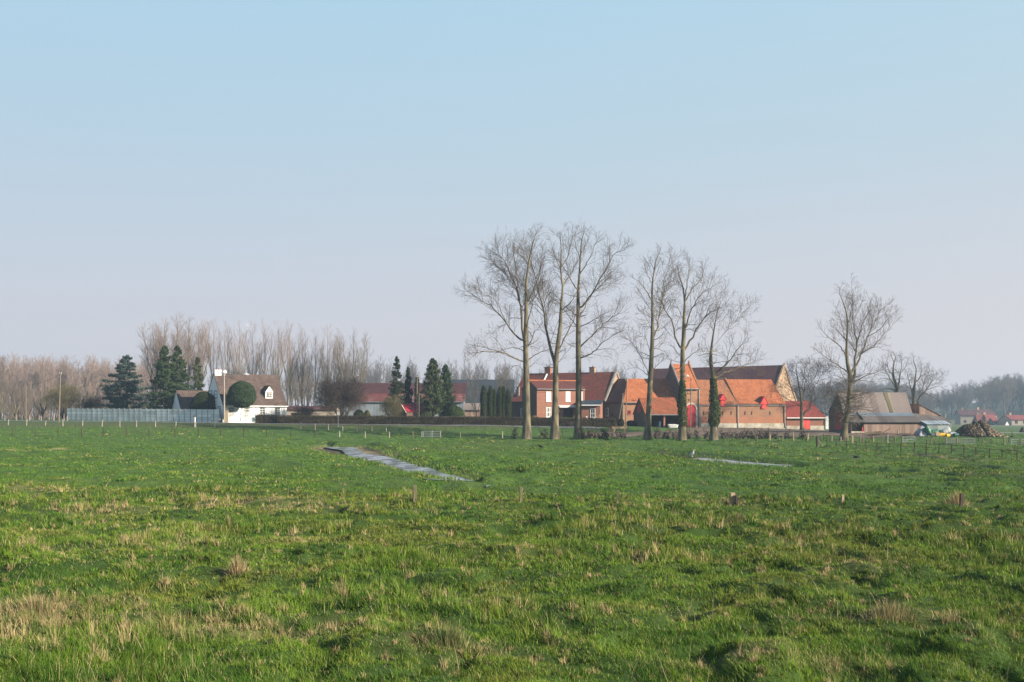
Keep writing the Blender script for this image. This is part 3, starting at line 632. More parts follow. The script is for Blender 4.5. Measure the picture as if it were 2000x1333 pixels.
def sprout(wood, P, R, lvl, rg, o):
    """side branches of a branch, then theirs"""
    L = float(np.sum(np.linalg.norm(np.diff(P, axis=0), axis=1))); n = max(1, int(L * o['dens'][lvl] + rg.random()))
    m = len(P)
    for i in range(n):
        t = o['t0'][lvl] + (1 - o['t0'][lvl]) * ((i + rg.random()) / n) ** .85
        f = t * (m - 1); a = min(int(f), m - 2); u = f - a
        p = P[a] * (1 - u) + P[a + 1] * u; r = R[a] * (1 - u) + R[a + 1] * u; tg = nrm(P[a + 1] - P[a])
        q = nrm(np.cross(tg, rg.normal(size=3))); an = math.radians(rg.uniform(*o['ang'][lvl]))
        d = tg * math.cos(an) + q * math.sin(an); d[2] += o['up'][lvl]; d = nrm(d)
        ln = min(o['max'][lvl], L * (o['len'][lvl] * (1.15 - .75 * t)) + .25) * rg.uniform(.65, 1.25)
        mm = o['pts'][lvl]; pts = [p]
        for j in range(1, mm):
            d = nrm(d + rg.normal(size=3) * o['wob'] + np.array([0, 0, o['trop'][lvl]])); pts.append(pts[-1] + d * ln / (mm - 1))
        pts = np.array(pts); rr0 = min(r * .72, max(o['rmin'], o['rk'] * ln)); rr = np.linspace(rr0, max(o['rmin'] * .55, rr0 * .25), mm)
        wood.add((lvl + 1, 4 if lvl == 0 else 3, mm), pts, rr)
        if lvl + 1 < o['levels']: sprout(wood, pts, rr, lvl + 1, rg, o)
POP = dict(dens=(1.85, 2.5, 2.9), t0=(.18, .12, .15), ang=((28, 62), (28, 65), (25, 60)), up=(.28, .18, .05), len=(.34, .46, .5), max=(5.2, 2.7, 1.35), pts=(5, 4, 3), wob=.11, trop=(.06, .03, -.02), rmin=.0165, rk=.0085, levels=3)
def limb_tree(name, label, cat, base, limbs, tf, d, seed, group=None, o=POP, trunk_r=.46, bark='bark', twig='twig', dspread=.55, loc=None, epi=(16, .22, .62, 1.9)):
    """limbs: [(zoomed pixel polyline, start radius, end radius)], the first one is the trunk"""
    rg = np.random.default_rng(seed); root = thing(name, label, cat, base, 0, group); wd = Wood(); b = np.array(base)
    def world(p, dd=0.0):
        px, py = tf(*p); q = W(px, py, d); return np.array([q.x, q.y + dd, q.z]) - b
    placed = []
    for i, (pl, r0, r1) in enumerate(limbs):
        P = np.array([world(p) for p in pl])
        s0 = 0.0
        if i > 0 and placed:   # start on the nearest limb already there
            dist = [np.min(np.hypot(Q[:, 0] - P[0, 0], Q[:, 2] - P[0, 2])) for Q, _ in placed]; j = int(np.argmin(dist)); Q = placed[j][0]
            k = int(np.argmin(np.hypot(Q[:, 0] - P[0, 0], Q[:, 2] - P[0, 2]))); P[0] = Q[k]; s0 = Q[k, 1]
            r0 = min(r0, placed[j][1][k] * .92)
        run = np.concatenate([[0], np.cumsum(np.linalg.norm(np.diff(P[:, [0, 2]], axis=0), axis=1))])
        slope = 0 if i == 0 else rg.uniform(-dspread, dspread)
        P[:, 1] = s0 + run * slope
        for j_ in range(1 if (i > 0 and placed) else 0, len(pl)):     # true place of each joint at its own distance
            q_ = W(*tf(*pl[j_]), d + P[j_, 1]); P[j_, 0] = q_.x - b[0]; P[j_, 2] = q_.z - b[2]
        n = 22 if i == 0 else 16; C = catmull(P, n)
        if i > 0: C[1:-1] += rg.normal(size=(n - 2, 3)) * .07 * min(1, run[-1] / 8)
        R = r1 + (r0 * .82 - r1) * (1 - np.linspace(0, 1, n)) ** 1.35
        if i == 0:
            R = np.interp(np.linspace(0, 1, n), [0, .035, .10, .45, .62, .8, 1], [r0 * 1.6, r0 * 1.1, r0 * .88, r0 * .62, r0 * .36, r0 * .2, r1]); C[0, 2] -= .35
        if i == 0:
            for _ in range(epi[0]):      # shoots straight out of the trunk
                q = rg.uniform(epi[1], epi[2]) * (n - 1); a_ = int(q); p0 = C[a_] + (C[a_ + 1] - C[a_]) * (q - a_); th = rg.uniform(0, 6.28); d_ = np.array([math.cos(th), math.sin(th), rg.uniform(-.1, .7)]); ln = epi[3] * rg.uniform(.4, 1.3)
                pp = [p0]
                for j_ in range(4): d_ = nrm(d_ + rg.normal(size=3) * .2 + np.array([0, 0, -.06])); pp.append(pp[-1] + d_ * ln / 4)
                pp = np.array(pp); rr_ = np.linspace(.05, .015, 5); wd.add((1, 4, 5), pp, rr_); sprout(wd, pp, rr_, 1, rg, o)
        placed.append((C, R)); wd.add((0, 10 if i == 0 else 7, n), C, R)
        if i == 0: C_, R_ = C[int(n * .62):], R[int(n * .62):]; sprout(wd, C_, R_, 0, rg, o)
        else: sprout(wd, C, R, 0, rg, o)
    v, f = wd.mesh([k for k in wd.lv if k[0] == 0]); np_mesh('trunk', v, [f], M[bark], root, smooth=True)
    v, f = wd.mesh([k for k in wd.lv if k[0] > 0]); np_mesh('crown', v, [f], M[twig], root)
    return root
def leaf_cloud(P, N_, size, rg, c1, c2, flat=.0, stretch=1.0):
    """small leaf faces at points P, loosely facing N_"""
    n = len(P); a = nrm_rows(N_ + rg.normal(size=(n, 3)) * .75); t = nrm_rows(np.cross(a, rg.normal(size=(n, 3)))); bt = np.cross(a, t)
    s_ = size * rg.uniform(.6, 1.3, n)[:, None]
    V = np.stack([P - t * s_ * .5, P - bt * s_ * .32 * stretch, P + t * s_ * .5, P + bt * s_ * .32 * stretch], 1)
    mixv = rg.uniform(0, 1, n)[:, None]; cc = np.array(c1) * (1 - mixv) + np.array(c2) * mixv
    return V.reshape(-1, 3), np.arange(n * 4).reshape(-1, 4), np.repeat(cc, 4, 0)
def nrm_rows(a): return a / (np.linalg.norm(a, axis=1, keepdims=True) + 1e-9)
def ivy(root, axis, rad, n, seed):
    rg = np.random.default_rng(seed); t = rg.uniform(0, 1, n); ax = np.array(axis); f = t * (len(ax) - 1); i = np.minimum(f.astype(int), len(ax) - 2); u = (f - i)[:, None]
    c = ax[i] * (1 - u) + ax[i + 1] * u; r = np.interp(t, np.linspace(0, 1, len(rad)), rad); a = rg.uniform(0, 6.28, n)
    lump = .75 + .5 * vn(a * 1.3, t * 9, seed); q = np.sqrt(rg.uniform(.25, 1, n)) * r * lump
    nn = np.stack([np.cos(a), np.sin(a), np.full(n, .2)], -1); P = c + nn * q[:, None]; P[:, 2] += rg.normal(size=n) * .08
    v, fc, cc = leaf_cloud(P, nn, .17, rg, (.035, .06, .018), (.085, .105, .035)); np_mesh('ivy', v, [fc], M['leaf'], root, cols=cc)

PG = 'tall bare poplars along the pasture fence'
def T1(x, y): return 880 + x / 3.029, 430 + y / 3.029
def T2(x, y): return 1210 + x / 3.332, 470 + y / 3.332
def T3(x, y): return 1500 + x / 3.921, 540 + y / 3.921
def base_of(tf, x, y): return hit(*tf(x, y), dmin=100)
bA = base_of(T1, 450, 1297)
limb_tree('poplar_tree', 'tall bare poplar with long low limbs reaching over the dark cypresses, first of its row', 'tree', bA, [
    ([(450, 1295), (452, 1100), (447, 900), (445, 760), (447, 640), (448, 520), (447, 400), (458, 290), (475, 190), (495, 110), (512, 65)], .46, .03),
    ([(443, 750), (426, 610), (415, 510), (390, 410), (350, 305), (310, 230), (250, 190)], .24, .025),
    ([(415, 510), (395, 380), (380, 260), (372, 130)], .12, .02), ([(390, 410), (330, 330), (270, 270), (222, 250)], .09, .015),
    ([(438, 745), (390, 690), (330, 612), (270, 540), (205, 490), (135, 445), (75, 405)], .17, .02),
    ([(330, 612), (260, 470), (195, 450), (130, 400)], .06, .012), ([(410, 575), (360, 580), (320, 620), (270, 640), (250, 680)], .06, .012),
    ([(440, 855), (385, 820), (300, 788), (200, 775), (140, 800), (100, 840)], .15, .015), ([(300, 788), (220, 760), (150, 745), (110, 750)], .07, .012),
    ([(441, 765), (380, 755), (300, 770), (250, 800)], .08, .012),
    ([(458, 838), (500, 800), (555, 775), (600, 772)], .11, .02), ([(450, 752), (488, 690), (505, 650), (560, 662)], .10, .015), ([(448, 640), (475, 520), (510, 440), (540, 400)], .09, .015),
    ([(447, 480), (500, 400), (530, 300), (550, 150)], .10, .015), ([(458, 290), (430, 200), (432, 100)], .07, .015), ([(445, 890), (400, 860), (350, 880), (310, 910)], .06, .01), ([(450, 890), (490, 850), (540, 860)], .05, .01)],
    T1, bA.y, 101, PG, trunk_r=.46)
bB = base_of(T1, 615, 1297)
limb_tree('poplar_tree', 'tall bare poplar forking into two long stems in front of the brick house', 'tree', bB, [
    ([(615, 1295), (620, 1100), (622, 960), (623, 850), (632, 760), (648, 640), (655, 500), (664, 400), (652, 300), (655, 190), (648, 80)], .45, .03),
    ([(622, 850), (602, 780), (580, 690), (560, 590), (545, 500), (520, 410), (500, 330), (482, 260), (480, 180)], .28, .025),
    ([(520, 410), (540, 330), (553, 250)], .08, .012), ([(545, 500), (500, 440), (480, 380)], .06, .012), ([(500, 330), (470, 230), (440, 160)], .06, .012),
    ([(640, 755), (680, 690), (725, 600), (745, 555), (790, 500)], .14, .015), ([(655, 560), (710, 490), (740, 440), (780, 380)], .10, .015), ([(664, 400), (705, 330), (750, 250), (800, 170)], .11, .015),
    ([(654, 300), (620, 220), (590, 110)], .08, .012), ([(652, 300), (690, 220), (720, 110), (745, 70)], .08, .012), ([(655, 480), (610, 440), (575, 420)], .06, .012),
    ([(632, 850), (680, 790), (715, 750)], .06, .01), ([(664, 400), (640, 330), (600, 290)], .06, .012)],
    T1, bB.y, 202, PG)
bC = base_of(T1, 753, 1298)
limb_tree('poplar_tree', 'tall bare poplar with straight single trunk and fan-shaped crown before the red roof', 'tree', bC, [
    ([(753, 1295), (757, 1100), (757, 850), (755, 700), (756, 560), (755, 440), (762, 330), (768, 220), (775, 130), (790, 65)], .45, .03),
    ([(764, 840), (810, 800), (860, 768), (905, 720), (960, 680), (1030, 655)], .15, .015), ([(860, 768), (920, 762), (965, 770), (998, 800)], .05, .01),
    ([(760, 752), (830, 690), (900, 620), (985, 560), (1055, 480)], .15, .015), ([(900, 620), (950, 640), (1020, 660)], .05, .01), ([(758, 660), (830, 600), (900, 560), (980, 530)], .09, .012),
    ([(758, 545), (820, 465), (865, 385), (925, 275), (975, 195), (1035, 182)], .16, .015), ([(758, 560), (840, 440), (910, 380), (1010, 380)], .10, .012), ([(865, 385), (930, 330), (1020, 250)], .07, .012),
    ([(755, 440), (720, 370), (680, 300), (650, 250), (600, 195)], .11, .015), ([(762, 330), (820, 230), (860, 140), (880, 100)], .10, .015), ([(768, 240), (740, 150), (720, 90)], .07, .012), ([(768, 220), (810, 130), (830, 75)], .07, .012),
    ([(745, 750), (700, 735), (660, 700)], .06, .01), ([(752, 580), (690, 520), (610, 470), (570, 430)], .09, .012), ([(750, 640), (690, 560), (660, 500)], .08, .012), ([(925, 275), (940, 190), (940, 120)], .06, .012)],
    T1, bC.y, 303, PG)
bD = base_of(T2, 180, 1294)
limb_tree('poplar_tree', 'slender bare poplar with an S-curved trunk and narrow crown before the open red-roofed shed', 'tree', bD, [
    ([(180, 1292), (188, 1150), (198, 960), (206, 800), (212, 690), (215, 560), (214, 420), (213, 300), (225, 200), (240, 120), (265, 75)], .40, .025),
    ([(218, 660), (240, 590), (262, 480), (280, 350), (300, 220), (350, 130)], .15, .015), ([(214, 410), (170, 320), (125, 270), (75, 230)], .11, .012), ([(213, 300), (180, 220), (150, 120)], .07, .012),
    ([(225, 200), (200, 140), (180, 90)], .05, .01), ([(262, 480), (310, 400), (370, 380)], .06, .012),
    ([(196, 875), (140, 760), (85, 670), (20, 625)], .08, .012), ([(196, 890), (120, 830), (40, 840)], .05, .01), ([(205, 860), (260, 800), (310, 760)], .06, .01), ([(207, 740), (170, 640), (120, 590)], .06, .01),
    ([(215, 560), (170, 500), (110, 440)], .05, .01), ([(213, 520), (160, 545), (110, 540)], .04, .01), ([(222, 690), (270, 660), (310, 640)], .05, .01), ([(280, 350), (340, 300), (360, 220)], .05, .01)],
    T2, bD.y, 404, PG)
bE = base_of(T2, 408, 1297)
rE = limb_tree('poplar_tree', 'bare poplar with dense ivy on its lower trunk beside the red arched gate', 'tree', bE, [
    ([(408, 1295), (410, 1100), (410, 900), (411, 730), (418, 620), (420, 500), (424, 400), (412, 300), (385, 220), (378, 170)], .40, .025),
    ([(424, 395), (470, 320), (520, 260), (545, 210), (550, 175)], .12, .015), ([(424, 395), (438, 280), (450, 200), (455, 120)], .11, .015),
    ([(418, 710), (470, 640), (510, 560), (545, 510), (600, 465), (660, 435), (720, 420)], .17, .015), ([(545, 510), (590, 430), (650, 350), (690, 310)], .10, .012),
    ([(420, 575), (470, 450), (520, 370), (580, 310), (660, 270)], .12, .012), ([(470, 450), (520, 400), (600, 380)], .06, .01),
    ([(404, 735), (375, 660), (345, 540), (310, 470), (270, 400), (235, 330)], .17, .015), ([(310, 470), (340, 400), (380, 380)], .06, .01), ([(270, 400), (290, 320), (330, 270)], .05, .01),
    ([(390, 810), (345, 782), (295, 765)], .05, .01), ([(422, 795), (470, 745), (520, 710), (560, 705)], .09, .012), ([(412, 300), (370, 240), (370, 190)], .05, .01), ([(420, 520), (385, 450), (360, 430)], .05, .01)],
    T2, bE.y, 505, PG)
def axis_of(tf, pts, d, b): return [np.array(W(*tf(*p), d)) - np.array(b) for p in pts]
ivy(rE, axis_of(T2, [(411, 1215), (410, 1100), (409, 1000), (409, 920)], bE.y, bE), (.62, .60, .48, .34), 4600, 3)
bF = base_of(T2, 613, 1297)
rF = limb_tree('poplar_tree', 'shorter bare poplar clad in ivy with a wide crown spreading over the orange barn', 'tree', bF, [
    ([(613, 1295), (612, 1100), (612, 930), (606, 860), (594, 790), (600, 690), (612, 600), (625, 520), (640, 450)], .40, .02),
    ([(606, 850), (585, 780), (592, 720)], .10, .03), ([(600, 720), (640, 650), (710, 575), (770, 510), (820, 450), (860, 390)], .16, .015), ([(770, 510), (830, 525), (890, 530)], .05, .01), ([(710, 575), (770, 560), (830, 600)], .06, .01),
    ([(615, 890), (670, 830), (730, 760), (790, 680), (830, 630)], .15, .012), ([(730, 760), (800, 740), (870, 735)], .06, .01),
    ([(622, 905), (700, 855), (780, 825), (870, 790), (930, 770)], .12, .01), ([(780, 825), (850, 820), (905, 850)], .05, .008), ([(600, 880), (570, 850), (545, 830)], .06, .01),
    ([(612, 600), (590, 560), (560, 620)], .05, .01), ([(640, 650), (650, 560), (700, 480)], .07, .01), ([(625, 860), (690, 800), (720, 700), (740, 640)], .08, .01), ([(595, 740), (560, 680), (555, 640)], .05, .01), ([(625, 520), (670, 470), (690, 420)], .05, .01)],
    T2, bF.y, 606, PG)
ivy(rF, axis_of(T2, [(615, 1215), (618, 1150), (616, 1050), (612, 960), (610, 905)], bF.y, bF), (.5, .86, .6, .44, .34), 6000, 4)
bG = base_of(T3, 585, 1257)
rG = limb_tree('poplar_tree', 'big bare tree with a forked upright crown in front of the grey farm shed', 'tree', bG, [
    ([(580, 1255), (588, 1150), (605, 1060), (620, 960), (628, 850), (630, 760), (612, 690), (602, 600), (603, 500), (610, 380), (600, 280), (575, 200), (545, 130)], .46, .025),
    ([(640, 880), (648, 800), (660, 700), (672, 600), (682, 490), (665, 420), (648, 320), (642, 220), (655, 110)], .26, .02),
    ([(642, 740), (690, 650), (730, 560), (770, 450), (800, 380), (840, 300), (870, 240)], .20, .015), ([(735, 590), (800, 540), (860, 480), (920, 410), (980, 350)], .12, .012), ([(770, 450), (860, 400), (940, 300), (1000, 290)], .09, .012),
    ([(625, 745), (565, 702), (490, 650), (410, 600), (350, 540)], .14, .012), ([(608, 600), (545, 530), (450, 450), (390, 370)], .12, .012), ([(604, 490), (540, 420), (460, 360)], .09, .012), ([(603, 480), (560, 340), (520, 230)], .08, .012),
    ([(682, 490), (720, 380), (760, 290), (790, 180)], .10, .012), ([(665, 560), (620, 500), (580, 470)], .06, .01), ([(650, 330), (700, 250), (730, 160)], .07, .012), ([(800, 380), (810, 280), (850, 190)], .07, .012), ([(610, 380), (640, 280), (690, 200)], .06, .01),
    ([(652, 818), (710, 780), (790, 750), (850, 722), (890, 660)], .12, .012), ([(622, 870), (590, 800), (560, 730), (530, 650)], .08, .012),
    ([(610, 1010), (540, 960), (480, 880), (460, 850)], .06, .01), ([(625, 980), (700, 930), (760, 880)], .06, .01), ([(605, 1080), (540, 1030), (480, 980)], .05, .01), ([(612, 1060), (680, 1010), (730, 990)], .05, .01), ([(600, 1110), (660, 1100), (740, 1110)], .05, .01), ([(620, 940), (560, 880), (520, 830)], .05, .01), ([(605, 1090), (570, 1120), (520, 1130)], .04, .01), ([(615, 1030), (680, 1060), (720, 1100)], .04, .01)],
    T3, bG.y, 707, PG, bark='lichen_bark', epi=(70, .09, .40, 3.2))
bH = hit(1566.8, 841, dmin=140)
limb_tree('spreading_tree', 'bare round-headed tree with leaning side trunk before the red-doored lean-to', 'tree', bH, [
    ([(262, 1180), (258, 1100), (256, 1040), (256, 970), (245, 880), (228, 790), (215, 700), (230, 650)], .34, .02),
    ([(258, 1075), (285, 1040), (320, 1015), (335, 970), (380, 930), (440, 912), (500, 905)], .22, .012), ([(258, 985), (272, 900), (290, 800), (320, 720), (350, 670)], .16, .012), ([(320, 1015), (330, 930), (370, 820), (420, 740), (470, 700)], .12, .012),
    ([(250, 950), (200, 880), (150, 780), (140, 700)], .10, .01), ([(256, 1000), (200, 970), (130, 930), (60, 890), (15, 880)], .11, .01), ([(254, 990), (190, 990), (120, 1000), (60, 970)], .08, .01), ([(256, 970), (220, 900), (120, 850), (50, 830)], .08, .01),
    ([(272, 900), (340, 800), (400, 700), (440, 680)], .09, .01), ([(245, 880), (280, 760), (280, 660)], .08, .01), ([(228, 790), (170, 720), (150, 670)], .06, .01), ([(335, 970), (420, 860), (490, 800)], .07, .01), ([(380, 930), (460, 940), (500, 980)], .05, .01)],
    T3, bH.y, 808, None, o=dict(POP, dens=(3.4, 3.4, 3.4), max=(3.8, 2.1, 1.0), ang=((35, 70), (35, 70), (30, 65)), up=(.15, .08, 0), trop=(.03, .02, 0)), bark='lichen_bark', twig='dark_twig', epi=(4, .3, .6, 1.2))
def limb_tree_px(name, label, base, limbs, seed, o, bark, twig, d, group=None):
    return limb_tree(name, label, 'tree', base, limbs, lambda x, y: (x, y), d, seed, group, o=o, bark=bark, twig=twig)
T7 = lambda x, y: (1560 + x / 6.667, 680 + y / 6.667)
OAK = dict(POP, dens=(2.0, 2.5, 2.7), max=(5, 2.8, 1.4), ang=((35, 70), (35, 70), (30, 65)), up=(.16, .1, 0), trop=(.04, .02, 0), rmin=.02)
bI = on(1748, 208)
limb_tree('spreading_tree', 'bare tree rising directly behind the ridge of the grey farm shed', 'tree', bI, [
    ([(1260, 1010), (1262, 800), (1268, 600), (1275, 500), (1240, 400), (1230, 300), (1240, 200), (1260, 120), (1230, 50)], .5, .03),
    ([(1275, 540), (1310, 420), (1330, 320), (1340, 200), (1330, 100)], .3, .02), ([(1250, 540), (1200, 420), (1150, 330), (1100, 280), (1050, 290)], .2, .02), ([(1255, 580), (1180, 530), (1090, 540), (1010, 570)], .18, .02),
    ([(1280, 560), (1340, 490), (1420, 460)], .15, .02), ([(1240, 400), (1170, 280), (1150, 170), (1170, 90)], .15, .02), ([(1330, 320), (1400, 230), (1420, 130)], .14, .02), ([(1200, 420), (1110, 400), (1030, 420)], .12, .015), ([(1240, 200), (1210, 110), (1200, 60)], .1, .015)],
    T7, 208, 909, 'bare trees behind the grey farm shed', o=OAK, bark='bark', twig='grey_twig')
bJ = on(1785, 206)
limb_tree('spreading_tree', 'bare two-stemmed tree leaning out beyond the end of the grey farm shed', 'tree', bJ, [
    ([(1500, 1010), (1500, 850), (1497, 700), (1490, 600), (1510, 480), (1520, 380), (1530, 280), (1500, 180), (1500, 100)], .45, .03),
    ([(1545, 1000), (1548, 800), (1545, 710), (1580, 620), (1650, 560), (1720, 460), (1790, 400), (1870, 410)], .34, .02), ([(1500, 640), (1450, 500), (1430, 400), (1400, 300)], .2, .02), ([(1510, 480), (1580, 380), (1600, 270), (1580, 150)], .18, .02),
    ([(1650, 560), (1740, 520), (1830, 500), (1900, 530)], .14, .015), ([(1580, 620), (1620, 500), (1660, 380), (1700, 300), (1690, 230)], .2, .02), ([(1600, 400), (1680, 320), (1740, 290)], .1, .015), ([(1650, 640), (1750, 640), (1830, 690), (1840, 760)], .09, .012), ([(1495, 560), (1440, 520), (1380, 500)], .1, .015)],
    T7, 206, 1010, 'bare trees behind the grey farm shed', o=OAK, bark='bark', twig='grey_twig')

# procedural bare trees for the rows behind
def make_bare(h, stems, spread, o, seed, r0=.3, fork=.12, curve=.5):
    rg = np.random.default_rng(seed); wd = Wood()
    for i in range(stems):
        a = 2 * math.pi * (i + rg.random() * .6) / stems; sp = 0 if (i == 0 and stems != 2) else spread * rg.uniform(.55, 1.0)
        zf = 0 if i == 0 else h * fork * rg.uniform(.75, 1.4); hh = h * rg.uniform(.8, 1.0) if i else h
        ts = np.linspace(0, 1, 9); P = np.stack([np.cos(a) * sp * ts ** curve if False else np.cos(a) * sp * (1 - (1 - ts) ** 1.6), np.sin(a) * sp * (1 - (1 - ts) ** 1.6), zf + (hh - zf) * ts], -1)
        P[1:] += rg.normal(size=(8, 3)) * .16; C = catmull(P, 14); R = np.linspace(r0 if i == 0 else r0 * .6, .025, 14); wd.add((0, 5, 14), C, R)
        k = 3 if i else int(14 * .25); sprout(wd, C[k:], R[k:], 0, rg, o)
    return wd
def bare_thing(name, label, cat, wd, loc, group, bark, twig, rz=0.0, sc=(1, 1, 1)):
    root = thing(name, label, cat, loc, rz, group); root.scale = sc
    v, f = wd.mesh([k for k in wd.lv if k[0] == 0]); np_mesh('trunk', v, [f], M[bark], root, smooth=True)
    v, f = wd.mesh([k for k in wd.lv if k[0] > 0]); np_mesh('crown', v, [f], M[twig], root)
    return root
ROWO = dict(dens=(1.55, 1.8, 1.9), t0=(.1, .15, .2), ang=((24, 50), (24, 52), (22, 50)), up=(.35, .28, .15), len=(.30, .45, .5), max=(5.2, 2.6, 1.3), pts=(4, 3, 3), wob=.08, trop=(.12, .1, .06), rmin=.019, rk=.009, levels=3)
row_px = [(304, 640, 1.0), (322, 624, 1.1), (345, 617, 1.1), (368, 622, 1.1), (390, 630, 1.0), (417, 628, .62), (444, 634, .8), (468, 632, .8), (494, 634, .85), (516, 630, .8), (543, 633, .85), (566, 632, .8), (590, 640, .85), (616, 648, .8), (640, 640, .8), (664, 648, .8)]
rr = random.Random(4)
VAR = [make_bare(24.5, 7, 3.9, dict(ROWO, max=(3.4, 2.0, 1.1)), 31 + i, .25, .30) for i in range(3)] + [make_bare(24.5, 8, 5.6, ROWO, 41, .28, .12)]
PROTO = {}
RG = 'row of bare poplars behind the white house'
rlab = {304: 'outermost low-branched bare poplar of the clump behind the twin spruces', 322: 'bare poplar in the dense rounded clump behind the twin spruces', 345: 'tallest bare poplar of the clump behind the twin spruces', 368: 'bare poplar of the clump rising over the pine', 390: 'bare poplar at the house end of the dense rounded clump'}
for i, (px, pt, s_) in enumerate(row_px):
    d = 252 + rr.uniform(-6, 6) + (14 if px < 400 else 0); b = on(px, d); h = (W(px, pt, d).z - b.z) * .94; k = 3 if px < 400 and i % 2 else i % 3
    lab = rlab.get(px, 'bare slender poplar in the even row behind the white house'); sc = (s_ * h / 24.5, s_ * h / 24.5, h / 24.5)
    if px < 400: sc = (h / 24.5 * 1.25, h / 24.5 * 1.25, h / 24.5)
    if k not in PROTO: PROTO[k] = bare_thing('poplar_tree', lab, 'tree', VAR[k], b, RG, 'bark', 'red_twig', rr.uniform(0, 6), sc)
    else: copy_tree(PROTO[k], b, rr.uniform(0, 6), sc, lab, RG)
BR = dict(ROWO, dens=(2.0, 1.6, 1.6), ang=((25, 50), (25, 50), (20, 45)), up=(.3, .2, .1))
b = on(690, 246); bare_thing('willow_tree', 'bare many-stemmed broom-like pale tree closing the row above the red-roofed barn', 'tree', make_bare(W(690, 655, 246).z - b.z, 7, 5.2, BR, 55, .3, .06), b, None, 'bark', 'twig', 1.0)
UO = dict(BR, dens=(2.2, 2.0, 2.0), max=(3, 1.6, .9), rmin=.02)
for i, (px, pt, d, lab) in enumerate([(560, 742, 200, 'bushy bare greenish tree touching the roof edge of the white house'), (592, 738, 206, 'bushy bare tree standing behind the small clipped tree'), (618, 752, 205, 'low bushy bare tree next to the thorn tree')]):
    b = on(px, d); bare_thing('bare_tree', lab, 'tree', make_bare(W(px, pt, d).z - b.z, 6, 2.6, UO, 60 + i, .16, .08), b, 'bushy bare trees between house and barn', 'lichen_bark', 'twig', i)
# dark thorn tree
b = on(668, 167.5); TH = dict(UO, dens=(4.4, 4.0, 3.2), ang=((35, 75), (35, 75), (30, 70)), up=(.1, .0, 0), trop=(.02, -.02, -.02), rmin=.022, max=(2.6, 1.5, .8), len=(.5, .5, .5))
bare_thing('thorn_tree', 'low dense dark leafless thorn tree leaning over the long hedge', 'tree', make_bare(W(668, 748, 167).z - b.z, 15, 3.5, TH, 71, .16, .02), b, None, 'dark_wood', 'dark_twig')
b = on(596, 167); bare_thing('small_tree', 'small flat-topped dark tree on a short stem just clear of the house', 'tree', make_bare(2.1, 9, 1.5, dict(TH, max=(1.2, .8, .4), dens=(5, 5, 3)), 72, .08, .3), b, None, 'dark_wood', 'dark_twig', sc=(1.15, 1, 1.05))
b = on(930, 172); bare_thing('bare_tree', 'small bare pale-stemmed tree before the blue slate barn', 'tree', make_bare(W(930, 738, 172).z - b.z, 4, 2.0, UO, 73, .10, .15), b, None, 'bark', 'twig')
b = on(985, 176); bare_thing('bare_tree', 'bare brownish tree above the tallest columnar cypresses', 'tree', make_bare(W(985, 727, 176).z - b.z, 6, 2.2, UO, 74, .14, .2), b, None, 'bark', 'twig')

# woods far behind, too many to count
def wood_mass(name, spots, variants, m, seed, kind='stuff'):
    rg = np.random.default_rng(seed); Vs = []; Fs = []; c = 0
    for (x, y, h, wsc) in spots:
        v, f = variants[rg.integers(len(variants))]; a = rg.uniform(0, 6.28); s_ = h / 24.5; ca, sa = math.cos(a), math.sin(a)
        q = np.stack([(v[:, 0] * ca - v[:, 1] * sa) * s_ * wsc + x, (v[:, 0] * sa + v[:, 1] * ca) * s_ * wsc + y, v[:, 2] * s_ + float(gz(np.array(x), np.array(y))) - .3], -1)
        Vs.append(q); Fs.append(f + c); c += len(q)
    o = np_mesh(name, np.concatenate(Vs), [np.concatenate(Fs)], m); return tag(o, kind=kind)
WO = dict(ROWO, dens=(1.6, 1.6, 1.0), levels=2, rmin=.055, rk=.012, max=(5, 2.8, 1), pts=(3, 3, 3))
def mesh_all(w): return w.mesh(list(w.lv))
WV = [mesh_all(make_bare(24.5, 3, 2.6, WO, 80 + i, .32, .3)) for i in range(4)]
RV = [mesh_all(make_bare(24.5, 5, 6.5, dict(WO, ang=((30, 60), (30, 60), (30, 60)), up=(.2, .1, 0), dens=(1.9, 1.9, 1), rmin=.09), 90 + i, .4, .12)) for i in range(3)]
SV = [mesh_all(make_bare(24.5, 8, 11, dict(WO, dens=(1.0, 1.0, 1.0), up=(.2, .1, 0)), 95 + i, .35, .02)) for i in range(3)]
rg = np.random.default_rng(7)
def topline(px): return np.interp(px, [-300, 0, 150, 300, 420, 720, 860, 1010, 1250], [694, 697, 700, 702, 708, 700, 708, 712, 722])
sp = []
for i in range(250):
    px = rg.uniform(-260, 350); d = rg.uniform(330, 440); x = (px - 1000) / F * d; z = float(gz(np.array(x), np.array(d))); sp.append((x, d, (zpy(topline(px), 330) - z) * rg.uniform(.84, .98) * (d / 330) ** .9, 1.15))
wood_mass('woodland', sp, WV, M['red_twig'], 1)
sp = []
for i in range(150):
    px = rg.uniform(340, 1250); d = rg.uniform(470, 600); x = (px - 1000) / F * d; z = float(gz(np.array(x), np.array(d))); sp.append((x, d, (zpy(topline(px), 520) - z) * rg.uniform(.86, .98), 1.0))
wood_mass('woodland', sp, WV, M['grey_twig'], 2)
sp = []
def rtop(px): return np.interp(px, [1250, 1450, 1650, 1720, 1800, 1850, 1900, 1950, 2000, 2300], [770, 765, 748, 746, 768, 762, 748, 740, 729, 700])
for i in range(480):
    px = rg.uniform(1300, 2330); d = rg.uniform(560, 860); x = (px - 1000) / F * d; z = float(gz(np.array(x), np.array(d))); h = (zpy(rtop(px) + rg.uniform(-5, 16), d) - z)
    sp.append((x, d, np.clip(h, 9, 27), 1.15))
wood_mass('woodland', sp, RV, M['grey_twig'], 3)
sp = []
for i in range(110):
    px = rg.uniform(-260, 300); d = rg.uniform(205, 300); x = (px - 1000) / F * d; sp.append((x, d, rg.uniform(4.5, 10.5), 1.0))
